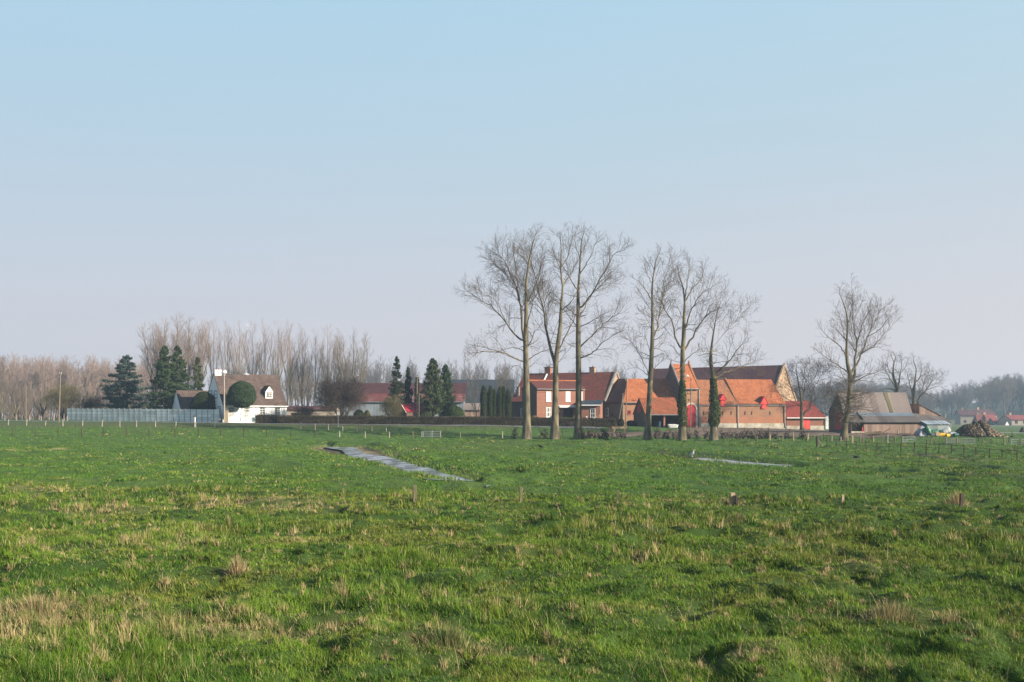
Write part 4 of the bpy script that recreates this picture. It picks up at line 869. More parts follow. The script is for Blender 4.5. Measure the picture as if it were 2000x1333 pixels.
for i in range(26):
    px = rg.uniform(700, 1010); d = rg.uniform(230, 300); x = (px - 1000) / F * d; sp.append((x, d, rg.uniform(5, 8), 1.0))
wood_mass('undergrowth', sp, SV, M['grey_twig'], 4)
# single bare trees one can tell apart in front of the wood
for i, (px, pt, d, st, lab) in enumerate([(28, 752, 190, 5, 'bare bushy tree between the edge of the view and the short pole'), (82, 745, 196, 6, 'rounded russet bare tree standing between the two poles'), (3, 700, 215, 3, 'tall pale-stemmed bare tree at the very edge of the view'), (172, 738, 205, 6, 'rounded russet bare tree behind the far end of the concrete wall')]):
    b = on(px, d); bare_thing('bare_tree', lab, 'tree', make_bare(W(px, pt, d).z - b.z, st, 2.8 if st > 3 else 2, UO, 120 + i, .16, .06), b, 'bare trees in front of the wood', 'bark', 'red_twig' if i in (1, 3) else 'grey_twig', i)

M['olive_twig'] = mat('olive_twigs', (.10, .09, .045), (.14, .12, .06), .4, .95)
for px, pt, d, r_, lab, tw, sd in [(124, 758, 192, 2.6, 'olive rounded bush beside the taller bare pole', 'olive_twig', 5), (763, 782, 168.5, 1.6, 'brownish bare bush at the foot of the ragged conifer', 'olive_twig', 7), (176, 780, 194, 1.7, 'dark purple-brown bush peeping over the concrete wall', 'dark_twig', 6)]:
    b = on(px, d); bare_thing('bush', lab, 'bush', make_bare(W(px, pt, d).z - b.z, 12, r_, dict(TH, dens=(3.6, 3.4, 2.8), rmin=.02), 140 + sd, .1, .02), b, None, 'dark_wood', tw, sd)
# ------------------------------------------------------------------ evergreens, hedges
def conifer(name, label, loc, h, rad, n, c1, c2, seed, prof=lambda t: (1 - t) ** .8, droop=-.15, leaf=.28, z0=.06, group=None, trunk=True, branches=150, up=.3, flat=.5, trunk_r=.18, var=(.62, 1.12)):
    rg = np.random.default_rng(seed); root = thing(name, label, 'tree', loc, 0, group); P = []; NN = []
    ts = np.sort(rg.uniform(0, 1, branches)) ** .9
    for t in ts:
        a = rg.uniform(0, 6.28); L = rad * prof(t) * rg.uniform(*var) + .12; m = max(6, int(n / branches * (.3 + 1.4 * L / rad)))
        q = rg.uniform(.12, 1, m) ** .7; wid = .26 * L * (1 - q * .6); off = rg.normal(size=m) * wid * .6
        x = np.cos(a) * q * L - np.sin(a) * off; y = np.sin(a) * q * L + np.cos(a) * off
        z = h * (z0 + (1 - z0) * t) + droop * q * L + up * (q ** 2) * L * .5 + rg.normal(size=m) * .10 * (1 + L * .12)
        P.append(np.stack([x, y, np.minimum(z, h)], -1)); NN.append(np.stack([np.cos(a) * np.full(m, 1 - flat), np.sin(a) * np.full(m, 1 - flat), np.full(m, flat + .15)], -1))
    tip = np.stack([rg.normal(size=40) * .12, rg.normal(size=40) * .12, h * (1 - rg.uniform(0, .07, 40))], -1); P.append(tip); NN.append(rg.normal(size=(40, 3)))
    v, f, cc = leaf_cloud(np.concatenate(P), np.concatenate(NN), leaf, rg, c1, c2); np_mesh('crown', v, [f], M['leaf'], root, cols=cc)
    if trunk:
        mb = MB(); mb.tube([(0, 0, -.3), (0.05, 0, h * .35), (0, .03, h * .93)], [trunk_r, trunk_r * .75, .03], 8); mb.build('trunk', M['dark_wood'], root)
    return root
DG = ((.028, .05, .02), (.07, .105, .042)); BG = ((.036, .062, .055), (.09, .13, .11)); PG2 = ((.05, .07, .028), (.11, .13, .058))
def top_h(px, py, d): return W(px, py, d).z - on(px, d).z
b = on(247, 191); conifer('cedar_tree', 'broad blue-green cedar with flat layered boughs behind the concrete wall', b, top_h(247, 695, 191), 6.9, 26000, *BG, 1, prof=lambda t: (1 - t) ** .8 + .06, droop=-.02, leaf=.30, flat=.85, branches=120, var=(.45, 1.1), up=.12, trunk_r=.3, z0=.05)
b = on(322, 181); conifer('spruce_tree', 'tall dark spruce with twin tops, the fuller of the pair by the white annexe', b, top_h(322, 676, 181), 3.9, 22000, *DG, 2, prof=lambda t: (1 - t) ** .62, leaf=.27, branches=210, var=(.45, 1.12))
b = on(347, 183); conifer('spruce_tree', 'tall dark spruce leaning against its twin beside the ragged pine', b, top_h(347, 675, 183), 3.9, 20000, *DG, 3, prof=lambda t: (1 - t) ** .7, leaf=.27, branches=200, var=(.45, 1.12))
b = on(386, 190); conifer('pine_tree', 'ragged olive pine just behind the white house chimney', b, top_h(386, 698, 190), 2.3, 7500, *PG2, 4, prof=lambda t: (1 - t) ** .6 * (.85 + .2 * math.sin(t * 40)), leaf=.25, branches=170, trunk_r=.14)
for px, pt, d, r, lab, sd in [(775, 697, 172, 2.1, 'ragged conifer with a thin bare leader beside the red sheet shed', 5), (797, 718, 174, 1.25, 'slim dark conifer close against the ragged one', 6), (815, 734, 180, 1.0, 'thin loose conifer behind the wooden poles', 7)]:
    b = on(px, d); conifer('conifer_tree', lab, b, top_h(px, pt, d), r, 9000 if r > 1.2 else 4500, (.025, .042, .024), (.065, .08, .04), sd, prof=lambda t: (1 - t) ** .58 * (.9 + .14 * math.sin(t * 26)), var=(.5, 1.15), leaf=.24, branches=190, z0=.08)
b = on(846, 171); conifer('cypress_tree', 'big olive cypress with a feathery bare tip above the hedge', b, top_h(846, 701, 171), 2.7, 17000, *PG2, 8, prof=lambda t: (1 - t) ** .6 * .95 * min(1, .55 + 2.2 * t), leaf=.24, branches=280, z0=.14, up=.9)
b = on(870, 173); conifer('cypress_tree', 'dark green cypress fused to the side of the feathery one', b, top_h(870, 713, 173), 2.2, 13000, *DG, 9, prof=lambda t: (1 - t) ** .6 * min(1, .55 + 2.2 * t), leaf=.24, branches=230, z0=.12, up=.7)
def clipped(name, label, cat, loc, h, rx, n, c1, c2, seed, prof, leaf=.17, z0=0.0, trunk=None, group=None, ry=None):
    """a clipped or naturally smooth shrub: leaves through the outer shell of a body of revolution"""
    rg = np.random.default_rng(seed); root = thing(name, label, cat, loc, 0, group); t = rg.uniform(0, 1, n); a = rg.uniform(0, 6.28, n)
    r = rx * np.array([prof(q) for q in t]); lump = .87 + .17 * vn(a * 2.2, t * 7, seed) + .09 * vn(a * 5.5, t * 17, seed + 1); q = rg.uniform(.55, 1, n) ** .4 * lump
    ny = (ry or rx) / rx
    P = np.stack([np.cos(a) * r * q, np.sin(a) * r * q * ny, z0 + t * (h - z0)], -1); cen = np.array([0, 0, (z0 + h) / 2])
    N_ = nrm_rows((P - cen) * np.array([1, 1, 1.2])) if h < 5 else np.stack([np.cos(a), np.sin(a), np.full(n, .25)], -1)
    v, f, cc = leaf_cloud(P, N_, leaf, rg, c1, c2); o = np_mesh('crown' if trunk else 'foliage', v, [f], M['leaf'], root, cols=cc)
    tt = np.linspace(.04, .94, 9); core = MB(); core.tube([(0, 0, z0 + t_ * (h - z0)) for t_ in tt], [max(.02, rx * prof(t_) * .74) for t_ in tt], 12); cb = core.build('branches', M['hedge_core'], root); cb.scale = (1, ny, 1)
    if trunk: mb = MB(); mb.tube([(0, 0, -.2), (0, 0, z0 + (h - z0) * .4)], [trunk, trunk * .8], 8); mb.build('trunk', M['dark_wood'], root)
    else: mb = MB(); mb.tube([(0, 0, -.1), (0, 0, h * .7)], [.06, .03], 6); mb.build('stem', M['dark_wood'], root)
    return root
ball = lambda t: math.sqrt(max(0, 1 - (2 * t - 1) ** 2)) * (1.06 - .1 * t)
egg = lambda t: math.sqrt(max(0, 1 - (abs(t - .42) / (.42 if t < .42 else .58)) ** 2.2))
b = on(472.5, 166.5); zt = W(472.5, 745, 166.5).z - b.z; zb = W(472.5, 797, 166.5).z - b.z
clipped('topiary_tree', 'dark round clipped tree on a short trunk hiding the middle of the white house', 'tree', b, zt, 2.36, 20000, (.02, .042, .018), (.065, .10, .045), 1, egg, z0=zb, trunk=.13)
b = on(398, 171.9); clipped('evergreen_bush', 'big domed dark evergreen bush behind the concrete wall beside the white gable', 'bush', b, W(398, 765.5, 171.9).z - b.z, 2.3, 20000, (.018, .03, .012), (.045, .06, .024), 2, lambda t: math.sqrt(max(0, 1 - max(0, t - .45) ** 2 / .3025)), z0=0, ry=1.9)
CG = 'columnar cypresses in a row behind the hedge'
for px, pt, r, lab, sd in [(945, 753, .62, 'columnar cypress with the widest body, nearest the grey wooden shed', 3), (958, 754, .5, 'columnar cypress with a flat top, second from the grey wooden shed', 4), (965.5, 760, .42, 'shortest narrow columnar cypress in the middle of the row', 5), (976.5, 755.5, .52, 'columnar cypress in the fourth place from the grey wooden shed', 6), (983.5, 754, .45, 'narrow columnar cypress in the fifth place from the grey wooden shed', 7), (992.5, 761, .55, 'columnar cypress nearest the brick farmhouse, with a low rounded top', 8)]:
    b = on(px, 168.5); clipped('columnar_cypress', lab, 'tree', b, W(px, pt, 168.5).z - b.z, r, 5200, (.022, .034, .012), (.055, .068, .022), sd, lambda t: min(1, (1.02 - t) * 4.5) ** .6 * (.85 + .15 * min(1, t * 6)), leaf=.16, group=CG)
for px, pt, d, r, lab, sd, c in [(887, 793, 167, 1.85, 'rounded glossy green shrub under the slate barn', 10, ((.03, .055, .016), (.075, .105, .03))), (701, 800.5, 167, 1.0, 'dark low rounded shrub between the thorn tree and blue-grey wall', 11, ((.02, .03, .012), (.045, .055, .02))), (717, 801.5, 168, .55, 'small yellow-green shrub beside the dark rounded one', 12, ((.12, .11, .03), (.17, .16, .05))), (832, 804.5, 166.5, 1.15, 'flat domed green shrub at the foot of the red sheet shed', 13, ((.035, .05, .016), (.07, .085, .03))), (1123, 811, 161, .55, 'small golden round shrub by the dark glass doors', 14, ((.16, .14, .03), (.22, .19, .05))), (1105, 815, 160, 1.1, 'low green mound of shrub just over the hedge top', 15, ((.05, .065, .022), (.08, .09, .035))), (1233, 822, 166, 1.0, 'dark bramble bush against the orange-roofed wing', 17, ((.03, .035, .02), (.06, .06, .03))), (1044, 812, 168, .9, 'pale yellowish bush at the corner of the brick farmhouse', 19, ((.13, .11, .05), (.18, .15, .07)))]:
    b = on(px, d); clipped('shrub', lab, 'shrub', b, W(px, pt, d).z - b.z, r, int(1200 + 2300 * r * r), *c, sd, ball if r < 2.6 and px != 887 else (lambda t: math.sqrt(max(0, 1 - max(0, t - .5) ** 2 / .25)) * .95), leaf=.17)
def hedge(name, label, line, hgt, wid, n, cols, seed, leaf=.13, core=True):
    """line: (x, y) points along the middle"""
    rg = np.random.default_rng(seed); p0 = Vector((*line[0], float(gz(np.array(line[0][0]), np.array(line[0][1]))))); root = thing(name, label, 'hedge', p0); P = np.array(line); seg = np.hypot(*np.diff(P, axis=0).T); cum = np.concatenate([[0], np.cumsum(seg)])
    def at(s, off):
        i = np.clip(np.searchsorted(cum, s, 'right') - 1, 0, len(seg) - 1); u = (s - cum[i]) / seg[i]; t = (P[i + 1] - P[i]) / seg[i][:, None]; q = P[i] + (P[i + 1] - P[i]) * u[:, None]
        return q[:, 0] - t[:, 1] * off, q[:, 1] + t[:, 0] * off, t
    if core:
        S_ = np.linspace(.1, cum[-1] - .1, max(2, int(cum[-1] / 2))); V = []
        for w_, z_ in ((-.36, 0), (-.34, .88), (.34, .88), (.36, 0)):
            x, y, _ = at(S_, np.full(len(S_), wid * w_)); V.append(np.stack([x, y, gz(x, y) + (hgt * z_ if z_ else -.2)], -1))
        V = np.stack(V, 1); J = np.arange(len(S_) * 4).reshape(-1, 4); fs = [np.stack([J[:-1, k], J[1:, k], J[1:, (k + 1) % 4], J[:-1, (k + 1) % 4]], -1) for k in range(4)]
        fs = np.concatenate(fs + [J[:1, ::-1], J[-1:]]); np_mesh('stems', V.reshape(-1, 3) - np.array(p0), [fs], M['hedge_core'], root)
    s = rg.uniform(0, cum[-1], n); side = rg.choice([0, 1, 2], n, p=[.5, .2, .3]); off = np.where(side == 0, -1, np.where(side == 1, 1, rg.uniform(-1, 1, n))) * wid * .5 * rg.uniform(.72, 1.08, n)
    zz = np.where(side == 2, hgt * rg.uniform(.9, 1.02, n), hgt * rg.uniform(0, 1, n)) + .05 * (vn(s * .7, s * 0, seed) - .5)
    x, y, t = at(s, off); N_ = np.stack([np.where(side == 2, 0, -t[:, 1] * np.sign(off)), np.where(side == 2, 0, t[:, 0] * np.sign(off)), np.where(side == 2, 1, .15)], -1)
    v, f, cc = leaf_cloud(np.stack([x, y, gz(x, y) + zz], -1) - np.array(p0), N_, leaf, rg, *cols); v_ = np.repeat(sst(.35, .65, vn(s * .35, zz * 2, seed + 3)), 4); cc = cc * (.75 + .5 * v_[:, None])
    np_mesh('foliage', v, [f], M['leaf'], root, cols=cc); return root
def pl(*a): return [((p - 1000) / F * d, d) for p, d in a]
hedge('clipped_hedge', 'long low clipped brown hedge along the far side of the road', pl((543, 165), (700, 163), (900, 159.5), (1100, 156.5), (1204, 155)), 1.34, 1.0, 34000, ((.068, .05, .03), (.125, .095, .058)), 1)
hedge('clipped_hedge', 'short dark gappy hedge in front of the white house windows', pl((500, 165.8), (543, 165.2)), 1.45, .8, 1500, ((.045, .035, .025), (.08, .06, .042)), 2)
b = on(1213, 156); clipped('shrub', 'small dark upright shrub filling the gap between hedge end and poles', 'shrub', b, 1.3, .5, 900, (.02, .025, .012), (.04, .045, .02), 30, ball)

# ------------------------------------------------------------------ buildings
class Fr:
    """a building's frame: u along the front, v towards the back, w up; finds the place of photo pixels on it"""
    def __init__(s, px, d, py, yaw, root=None, O=None):
        s.O = O or W(px, py, d); s.a = math.radians(yaw); s.c = math.cos(s.a); s.s = math.sin(s.a); s.root = root; s.rel = None
    def make(s, name, label, cat, group=None): s.root = thing(name, label, cat, s.O, s.a, group); return s
    def under(s, other):      # parts of the same building on another axis
        s.root = other.root; s.rel = (Matrix.Translation(other.O) @ Matrix.Rotation(other.a, 4, 'Z')).inverted() @ (Matrix.Translation(s.O) @ Matrix.Rotation(s.a, 4, 'Z')); return s
    def u(s, px, v=0.0): k = (px - 1000) / F; return (k * (s.O.y + v * s.c) - s.O.x + v * s.s) / (s.c - k * s.s)
    def w(s, py, u=0.0, v=0.0): return zpy(py, s.O.y + u * s.s + v * s.c) - s.O.z
    def vg(s, px, u=0.0):     # depth at which the plane u = const shows at pixel column px
        k = (px - 1000) / F; return (s.O.x + u * s.c - k * (s.O.y + u * s.s)) / (k * s.c + s.s)
    def put(s, mb, name, m, parent=None, label=None):
        o = mb.build(name, M[m], parent or s.root)
        if parent is None and s.rel is not None: o.matrix_basis = s.rel
        if label: o['label'] = label
        return o
FRONT = lambda v: (lambda a, b, t: (a, v - t, b))
LEFT = lambda u: (lambda a, b, t: (u - t, a, b))
RIGHT = lambda u: (lambda a, b, t: (u + t, a, b))
def mbox(mb, mp_, a0, a1, b0, b1, t0, t1):
    p = [mp_(a, b, t) for t in (t0, t1) for a, b in ((a0, b0), (a1, b0), (a1, b1), (a0, b1))]
    for q in ((4, 5, 6, 7), (0, 3, 2, 1), (0, 1, 5, 4), (1, 2, 6, 5), (2, 3, 7, 6), (3, 0, 4, 7)): mb.poly([p[i] for i in q])
def window(fr, mp_, a0, a1, b0, b1, fm='white_paint', nx=2, ny=3, fw=.08, glass='glass', name='window', mw=.045, sill=True):
    mb = MB(); t1 = .055
    mbox(mb, mp_, a0, a0 + fw, b0, b1, -.03, t1); mbox(mb, mp_, a1 - fw, a1, b0, b1, -.03, t1); mbox(mb, mp_, a0 + fw, a1 - fw, b1 - fw, b1, -.03, t1); mbox(mb, mp_, a0 + fw, a1 - fw, b0, b0 + fw, -.03, t1)
    for i in range(1, nx): x = a0 + (a1 - a0) * i / nx; mbox(mb, mp_, x - mw / 2, x + mw / 2, b0 + fw, b1 - fw, -.03, t1 - .008)
    for j in range(1, ny): z = b0 + (b1 - b0) * j / ny; mbox(mb, mp_, a0 + fw, a1 - fw, z - mw / 2, z + mw / 2, -.03, t1 - .014)
    o = fr.put(mb, name, fm); g = MB(); mbox(g, mp_, a0 + fw, a1 - fw, b0 + fw, b1 - fw, -.02, .018); fr.put(g, 'pane', glass, o)
    if sill: s_ = MB(); mbox(s_, mp_, a0 - .06, a1 + .06, b0 - .07, b0 - .003, -.02, .11); fr.put(s_, 'sill', 'coping' if fm != 'white_paint' else 'white_paint', o)
    return o
def plate(fr, mp_, a0, a1, b0, b1, m, name, t0=-.02, t1=.035, label=None, parent=None):
    mb = MB(); mbox(mb, mp_, a0, a1, b0, b1, t0, t1); return fr.put(mb, name, m, parent, label)
def shell(fr, L, prof, wall, base=-.7, front=True, left=None, right=None, u0=0.0, hole=None):
    """walls under a roof profile [(v, w), ...]"""
    mb = MB(); v0, w0 = prof[0]; v1, w1 = prof[-1]
    if front: mb.poly([(u0, v0, base), (L, v0, base), (L, v0, w0), (u0, v0, w0)])
    mb.poly([(L, v1, base), (u0, v1, base), (u0, v1, w1), (L, v1, w1)])
    gl = [(u0, v1, base), (u0, v0, base)] + [(u0, v, w) for v, w in prof]; gr = [(L, v0, base), (L, v1, base)] + [(L, v, w) for v, w in prof[::-1]]
    if left is None: mb.poly(gl)
    if right is None: mb.poly(gr)
    o = fr.put(mb, 'wall', wall)
    for g, m in ((gl, left), (gr, right)):
        if m: q = MB(); q.poly(g); fr.put(q, 'gable_wall', m)
    return o
def roofs(fr, L, prof, mats, oh=.3, verge=.1, th=.13, names=None, u0=0.0, lift=.03, vergeR=None):
    vr = verge if vergeR is None else vergeR; P = [list(p) for p in prof]; out = []
    for i, j, e in ((0, 1, oh), (-1, -2, oh)):
        dv, dw = P[i][0] - P[j][0], P[i][1] - P[j][1]; q = math.hypot(dv, dw) or 1; P[i] = [P[i][0] + dv / q * e, P[i][1] + dw / q * e]
    for k in range(len(P) - 1):
        (va, wa), (vb, wb) = P[k], P[k + 1]; m = mats[k] if isinstance(mats, (list, tuple)) else mats
        dv, dw = vb - va, wb - wa; q = math.hypot(dv, dw); nv, nw = -dw / q * (th + lift), dv / q * (th + lift)
        mb = MB(); mb.slab([(u0 - verge, va + nv, wa + nw), (L + vr, va + nv, wa + nw), (L + vr, vb + nv, wb + nw), (u0 - verge, vb + nv, wb + nw)], th)
        out.append(fr.put(mb, (names[k] if names else 'roof'), m))
    return out
def gprof(D, he, hr, r=.5): return [(0, he), (D * r, hr), (D, he)]
def chimney(fr, u, v, w0, w1, su, sv, m='brick', pots=0):
    mb = MB(); mb.box((u - su / 2, v - sv / 2, w0), (u + su / 2, v + sv / 2, w1)); o = fr.put(mb, 'chimney', m)
    c = MB(); c.box((u - su / 2 - .06, v - sv / 2 - .06, w1 + .002), (u + su / 2 + .06, v + sv / 2 + .06, w1 + .11)); fr.put(c, 'chimney_cap', 'coping' if m != 'white' else 'white_paint', o)
    for i in range(pots):
        p = MB(); x = u + (i - (pots - 1) / 2) * .45; p.tube([(x, v, w1 + .1), (x, v, w1 + .36)], [.11, .085], 8); fr.put(p, 'chimney_pot', 'bright_red_tile', o)
    return o
def gutter(fr, u0, u1, v, w, m='zinc', r=.075):
    mb = MB(); mb.tube([(u0, v, w), (u1, v, w)], r, 8); return fr.put(mb, 'gutter', m)
def downpipe(fr, u, v, w0, w1, m='zinc', r=.07):
    mb = MB(); mb.tube([(u, v, w0), (u, v, w1)], r, 8); return fr.put(mb, 'downpipe', m)
def dormer(fr, prof, px0, px1, pyb, pye, pya, front, roofm, cheek, sidew=.18, win=None, depth=2.6):
    """a small gabled dormer standing on the front roof slope"""
    (v0, he), (vr, hr) = prof[0], prof[1]; v = .8
    for _ in range(6): w0 = fr.w(pyb, fr.u((px0 + px1) / 2, v), v); v = v0 + max(-.12, (w0 - he) / (hr - he) * (vr - v0) - .1)
    u0, u1 = fr.u(px0, v), fr.u(px1, v); um = (u0 + u1) / 2; w0 = fr.w(pyb, um, v); w1 = fr.w(pye, um, v); w2 = fr.w(pya, um, v)
    mb = MB(); mb.poly([(u0, v, w0), (u1, v, w0), (u1, v, w1), (um, v, w2 - .05), (u0, v, w1)]); ck = MB(); ck.poly([(u0, v + depth, w0), (u0, v, w0), (u0, v, w1), (u0, v + depth, w1)]); ck.poly([(u1, v, w0), (u1, v + depth, w0), (u1, v + depth, w1), (u1, v, w1)])
    o = fr.put(mb, 'dormer', front); fr.put(ck, 'dormer_cheek', cheek, o); r = MB(); e = sidew; k = (w2 - w1) / ((u1 - u0) / 2); vo = .22
    r.slab([(um, v - vo, w2), (um, v + depth, w2), (u0 - e, v + depth, w1 - k * e), (u0 - e, v - vo, w1 - k * e)], .09); r.slab([(um, v + depth, w2), (um, v - vo, w2), (u1 + e, v - vo, w1 - k * e), (u1 + e, v + depth, w1 - k * e)], .09)
    fr.put(r, 'dormer_roof', roofm, o)
    pd = MB(); pd.poly([(u0 - e + .02, v - vo + .03, w1 - k * e - .02), (u1 + e - .02, v - vo + .03, w1 - k * e - .02), (um, v - vo + .03, w2 - .02)]); fr.put(pd, 'pediment', front, o)
    if win:
        a0, a1, b0, b1 = u0 + (u1 - u0) * .14, u1 - (u1 - u0) * .14, w0 + (w1 - w0) * .2, w1 - (w1 - w0) * .06; f = MB(); mp_ = FRONT(v)
        if win == 'glass':
            for i in range(5): x = a0 + (a1 - a0) * i / 4; wv = .05 if i in (0, 4) else (.07 if i == 2 else .035); mbox(f, mp_, x - wv / 2, x + wv / 2, b0, b1, .0, .06)
            for j in range(4): z = b0 + (b1 - b0) * j / 3; mbox(f, mp_, a0, a1, z - .02, z + .02, .0, .05)
            q = fr.put(f, 'window', 'white_paint', o); g = MB(); mbox(g, mp_, a0, a1, b0, b1, -.02, .02); fr.put(g, 'dormer_pane', 'glass', o)
        else: mbox(f, mp_, a0, a1, b0 - .3, b1, -.01, .05); fr.put(f, 'hatch', win, o)
    return o

# white house
h = Fr(435.3, 168, 824.2, 33).make('white_house', 'white house with steep brown tiled roof, dormers and white shutters', 'house')
L = h.u(560); he = h.w(791, L * .4); D = 10.6; hr = h.w(732.5, L * .45, D / 2); pr = gprof(D, he, hr)
shell(h, L, pr, 'white'); roofs(h, L, pr, 'brown_tile', oh=.35, verge=.06, names=['roof', 'roof'])
fa = MB(); fa.box((-.05, -.40, he - .34), (L + .12, -.03, he - .16)); h.put(fa, 'fascia', 'white_paint')
dormer(h, pr, 518.3, 532.8, 780, 763.5, 753, 'white_paint', 'brown_tile', 'brown_tile', .18, 'glass', 2.2); dormer(h, pr, 457.5, 472, 780, 763.5, 753, 'white_paint', 'brown_tile', 'brown_tile', .18, 'glass', 2.2)
chimney(h, .66, D / 2, hr - 1.6, h.w(724, 0, D / 2), 1.15, .9, 'white', 2)
zoom6 = lambda X: 400 + X / 11.105
for X0, X1, sl_, sr in [(508, 648, (452, 505), (678, 748)), (842, 982, (776, 832), (1012, 1080)), (1180, 1318, (1108, 1172), (1340, 1408)), (1508, 1640, (1438, 1500), (1672, 1738))]:
    u0, u1 = h.u(zoom6(X0)), h.u(zoom6(X1)); tall = X0 == 842; b0 = h.w(819.5 if tall else 813.6, u0); b1 = h.w(795.6, u0)
    window(h, FRONT(0), u0, u1, b0, b1, nx=4, ny=5 if tall else 4, fw=.09)
    for a, b_ in (sl_, sr): plate(h, FRONT(0), h.u(zoom6(a)), h.u(zoom6(b_)), h.w(809.8 if X0 > 1000 else 812, u0), h.w(795.6, u0), 'white_paint', 'shutter', 0, .06)
for pa, pb, ya, yb in [(418.8, 424.6, 763, 778), (408.5, 414.2, 763, 778), (425.8, 431, 794, 802)]:
    v1, v0 = h.vg(pa, 0), h.vg(pb, 0); window(h, LEFT(0), v0, v1, h.w(yb, 0, v0), h.w(ya, 0, v0), 'dark_wood', 1, 2, .12, glass='white', sill=False)
ds = MB(); c0 = Vector((1.75, D / 2 - 1.0, h.w(726, 1.75, D / 2 - 1)))
for i in range(4):
    ra, rb = .36 * math.sin(i * .28), .36 * math.sin((i + 1) * .28); ya, yb = -.2 * math.cos(i * .28), -.2 * math.cos((i + 1) * .28)
    for j in range(16):
        p, q = 2 * math.pi * j / 16, 2 * math.pi * (j + 1) / 16
        ds.poly([c0 + Vector((ra * math.cos(p), -ya, ra * math.sin(p))), c0 + Vector((rb * math.cos(p), -yb, rb * math.sin(p))), c0 + Vector((rb * math.cos(q), -yb, rb * math.sin(q))), c0 + Vector((ra * math.cos(q), -ya, ra * math.sin(q)))], True)
ds.tube([c0, c0 + Vector((0, .5, -.2)), c0 + Vector((0, .6, -.9))], .03, 6); h.put(ds, 'satellite_dish', 'awning')
an = MB(); an.tube([(.6, D / 2, hr), (.6, D / 2, hr + 3.2)], .025, 5); an.tube([(.1, D / 2, hr + 3.0), (1.2, D / 2, hr + 3.0)], .02, 5)
for i in range(5): an.tube([(.15 + i * .25, D / 2 - .3, hr + 3.0), (.15 + i * .25, D / 2 + .3, hr + 3.0)], .012, 4)
h.put(an, 'antenna', 'zinc')
# annexe
a = Fr(353, 175.5, 824, 33).make('white_annexe', 'low white annexe with a flared gable and mossy brown roof behind the concrete wall', 'annexe')
ah = a.w(764, 0, 3.2); pr = [(0, 2.2), (3.1, ah), (5.2, ah * .56), (6.7, ah * .27), (8.2, ah * .14)]
shell(a, 6.0, pr, 'white'); roofs(a, 6.0, pr, 'brown_tile', oh=.2, verge=.05)
# concrete wall
cw0, cw1 = Vector((*pl((131.5, 181.2))[0], 0)), Vector((*pl((429, 167.2))[0], 0)); cw0.z = zpy(820.3, 181.2); cw1.z = zpy(824.6, 167.2)
ang = math.atan2(cw1.y - cw0.y, cw1.x - cw0.x); cw = thing('concrete_wall', 'long pale concrete panel wall beside the white house', 'wall', cw0, ang); LW = math.hypot(cw1.x - cw0.x, cw1.y - cw0.y); NB = 28; HW = 2.08
def slope(t): return (cw1.z - cw0.z) * t
for i in range(NB + 1):
    t = i / NB; mb = MB(); mb.box((LW * t - .06, -.055, slope(t) - .4), (LW * t + .06, .08, slope(t) + HW + .07)); mb.build('post', M['concrete_post'], cw)
    if i < NB: q = MB(); t2 = (i + 1) / NB; z = slope(t) * .5 + slope(t2) * .5; q.box((LW * t + .078, -.035, z - .35), (LW * t2 - .078, .035, z + HW)); q.build('panel', M['concrete'], cw)
q = MB(); q.box((-.05, .12, -.4), (.05, 3.4, HW)); q.build('end_panel', M['grey_render'], cw)
# gate of the white house
g = Fr(445.5, 165.6, 825, 4).make('garden_gate', 'white double garden gate with pickets in front of the white house', 'gate')
Lg = g.u(498.5); hg = g.w(805)
for k, u in enumerate((-.1, Lg / 2, Lg + .1)):
    mb = MB(); mb.box((u - .11, -.11, -.3), (u + .11, .11, hg + (.5 if k == 1 else .15))); g.put(mb, 'gate_post', 'white_paint')
for k in (0, 1):
    u0 = .05 + k * (Lg / 2 + .05); u1 = Lg / 2 - .15 + k * (Lg / 2 + .1); mb = MB(); mb.box((u0, -.03, .08), (u1, .03, .75)); nb = 13
    for i in range(nb + 1):
        t = i / nb; u = u0 + (u1 - u0) * t; tt = t if k == 0 else 1 - t; top = hg - .1 + .35 * tt ** 2; mb.box((u - .035, -.026, .751), (u + .035, .026, top))
    mb.box((u0, -.04, 1.3), (u1, -.028, 1.38)); g.put(mb, 'gate_leaf', 'white_paint')
mb = MB(); gp = Fr(443.6, 165.5, 825, 4).make('gate_pillar', 'stubby brown stone pillar between the utility poles and the white gate', 'pillar'); mb.box((-.28, -.2, -.4), (.16, .25, gp.w(803))); mb.box((-.32, -.24, gp.w(803) + .002), (.2, .29, gp.w(802))); gp.put(mb, 'shaft', 'log_end')
# low cream shed
s = Fr(559, 186, 826, 0).make('low_shed', 'low cream-walled shed with a thin brown roof between the house and thorn tree', 'shed'); L = s.u(655); e_ = s.w(801); shell(s, L, gprof(5, e_, e_ + .7), 'pale_wall'); roofs(s, L, gprof(5, e_, e_ + .6), 'purple_tile', th=.12)
plate(s, FRONT(0), s.u(569), s.u(582), s.w(812), s.w(806.5), 'dark', 'opening')
# red sheet barn
b = Fr(646, 198, 827, 0).make('red_roofed_barn', 'long barn with faded red sheet roof and blue-grey wall behind the conifers', 'barn'); L = b.u(906); e_ = b.w(784.5); pr = [(0, e_), (3.0, b.w(770.5, 0, 3.0)), (10, b.w(750, 0, 10)), (20, e_)]
shell(b, L, pr, 'blue_wall'); roofs(b, L, pr, ['rust_roof_light', 'rust_roof', 'rust_roof'], oh=.3, verge=.2, names=['lower_roof', 'roof', 'roof']); gutter(b, 0, L, -.36, e_ - .12)
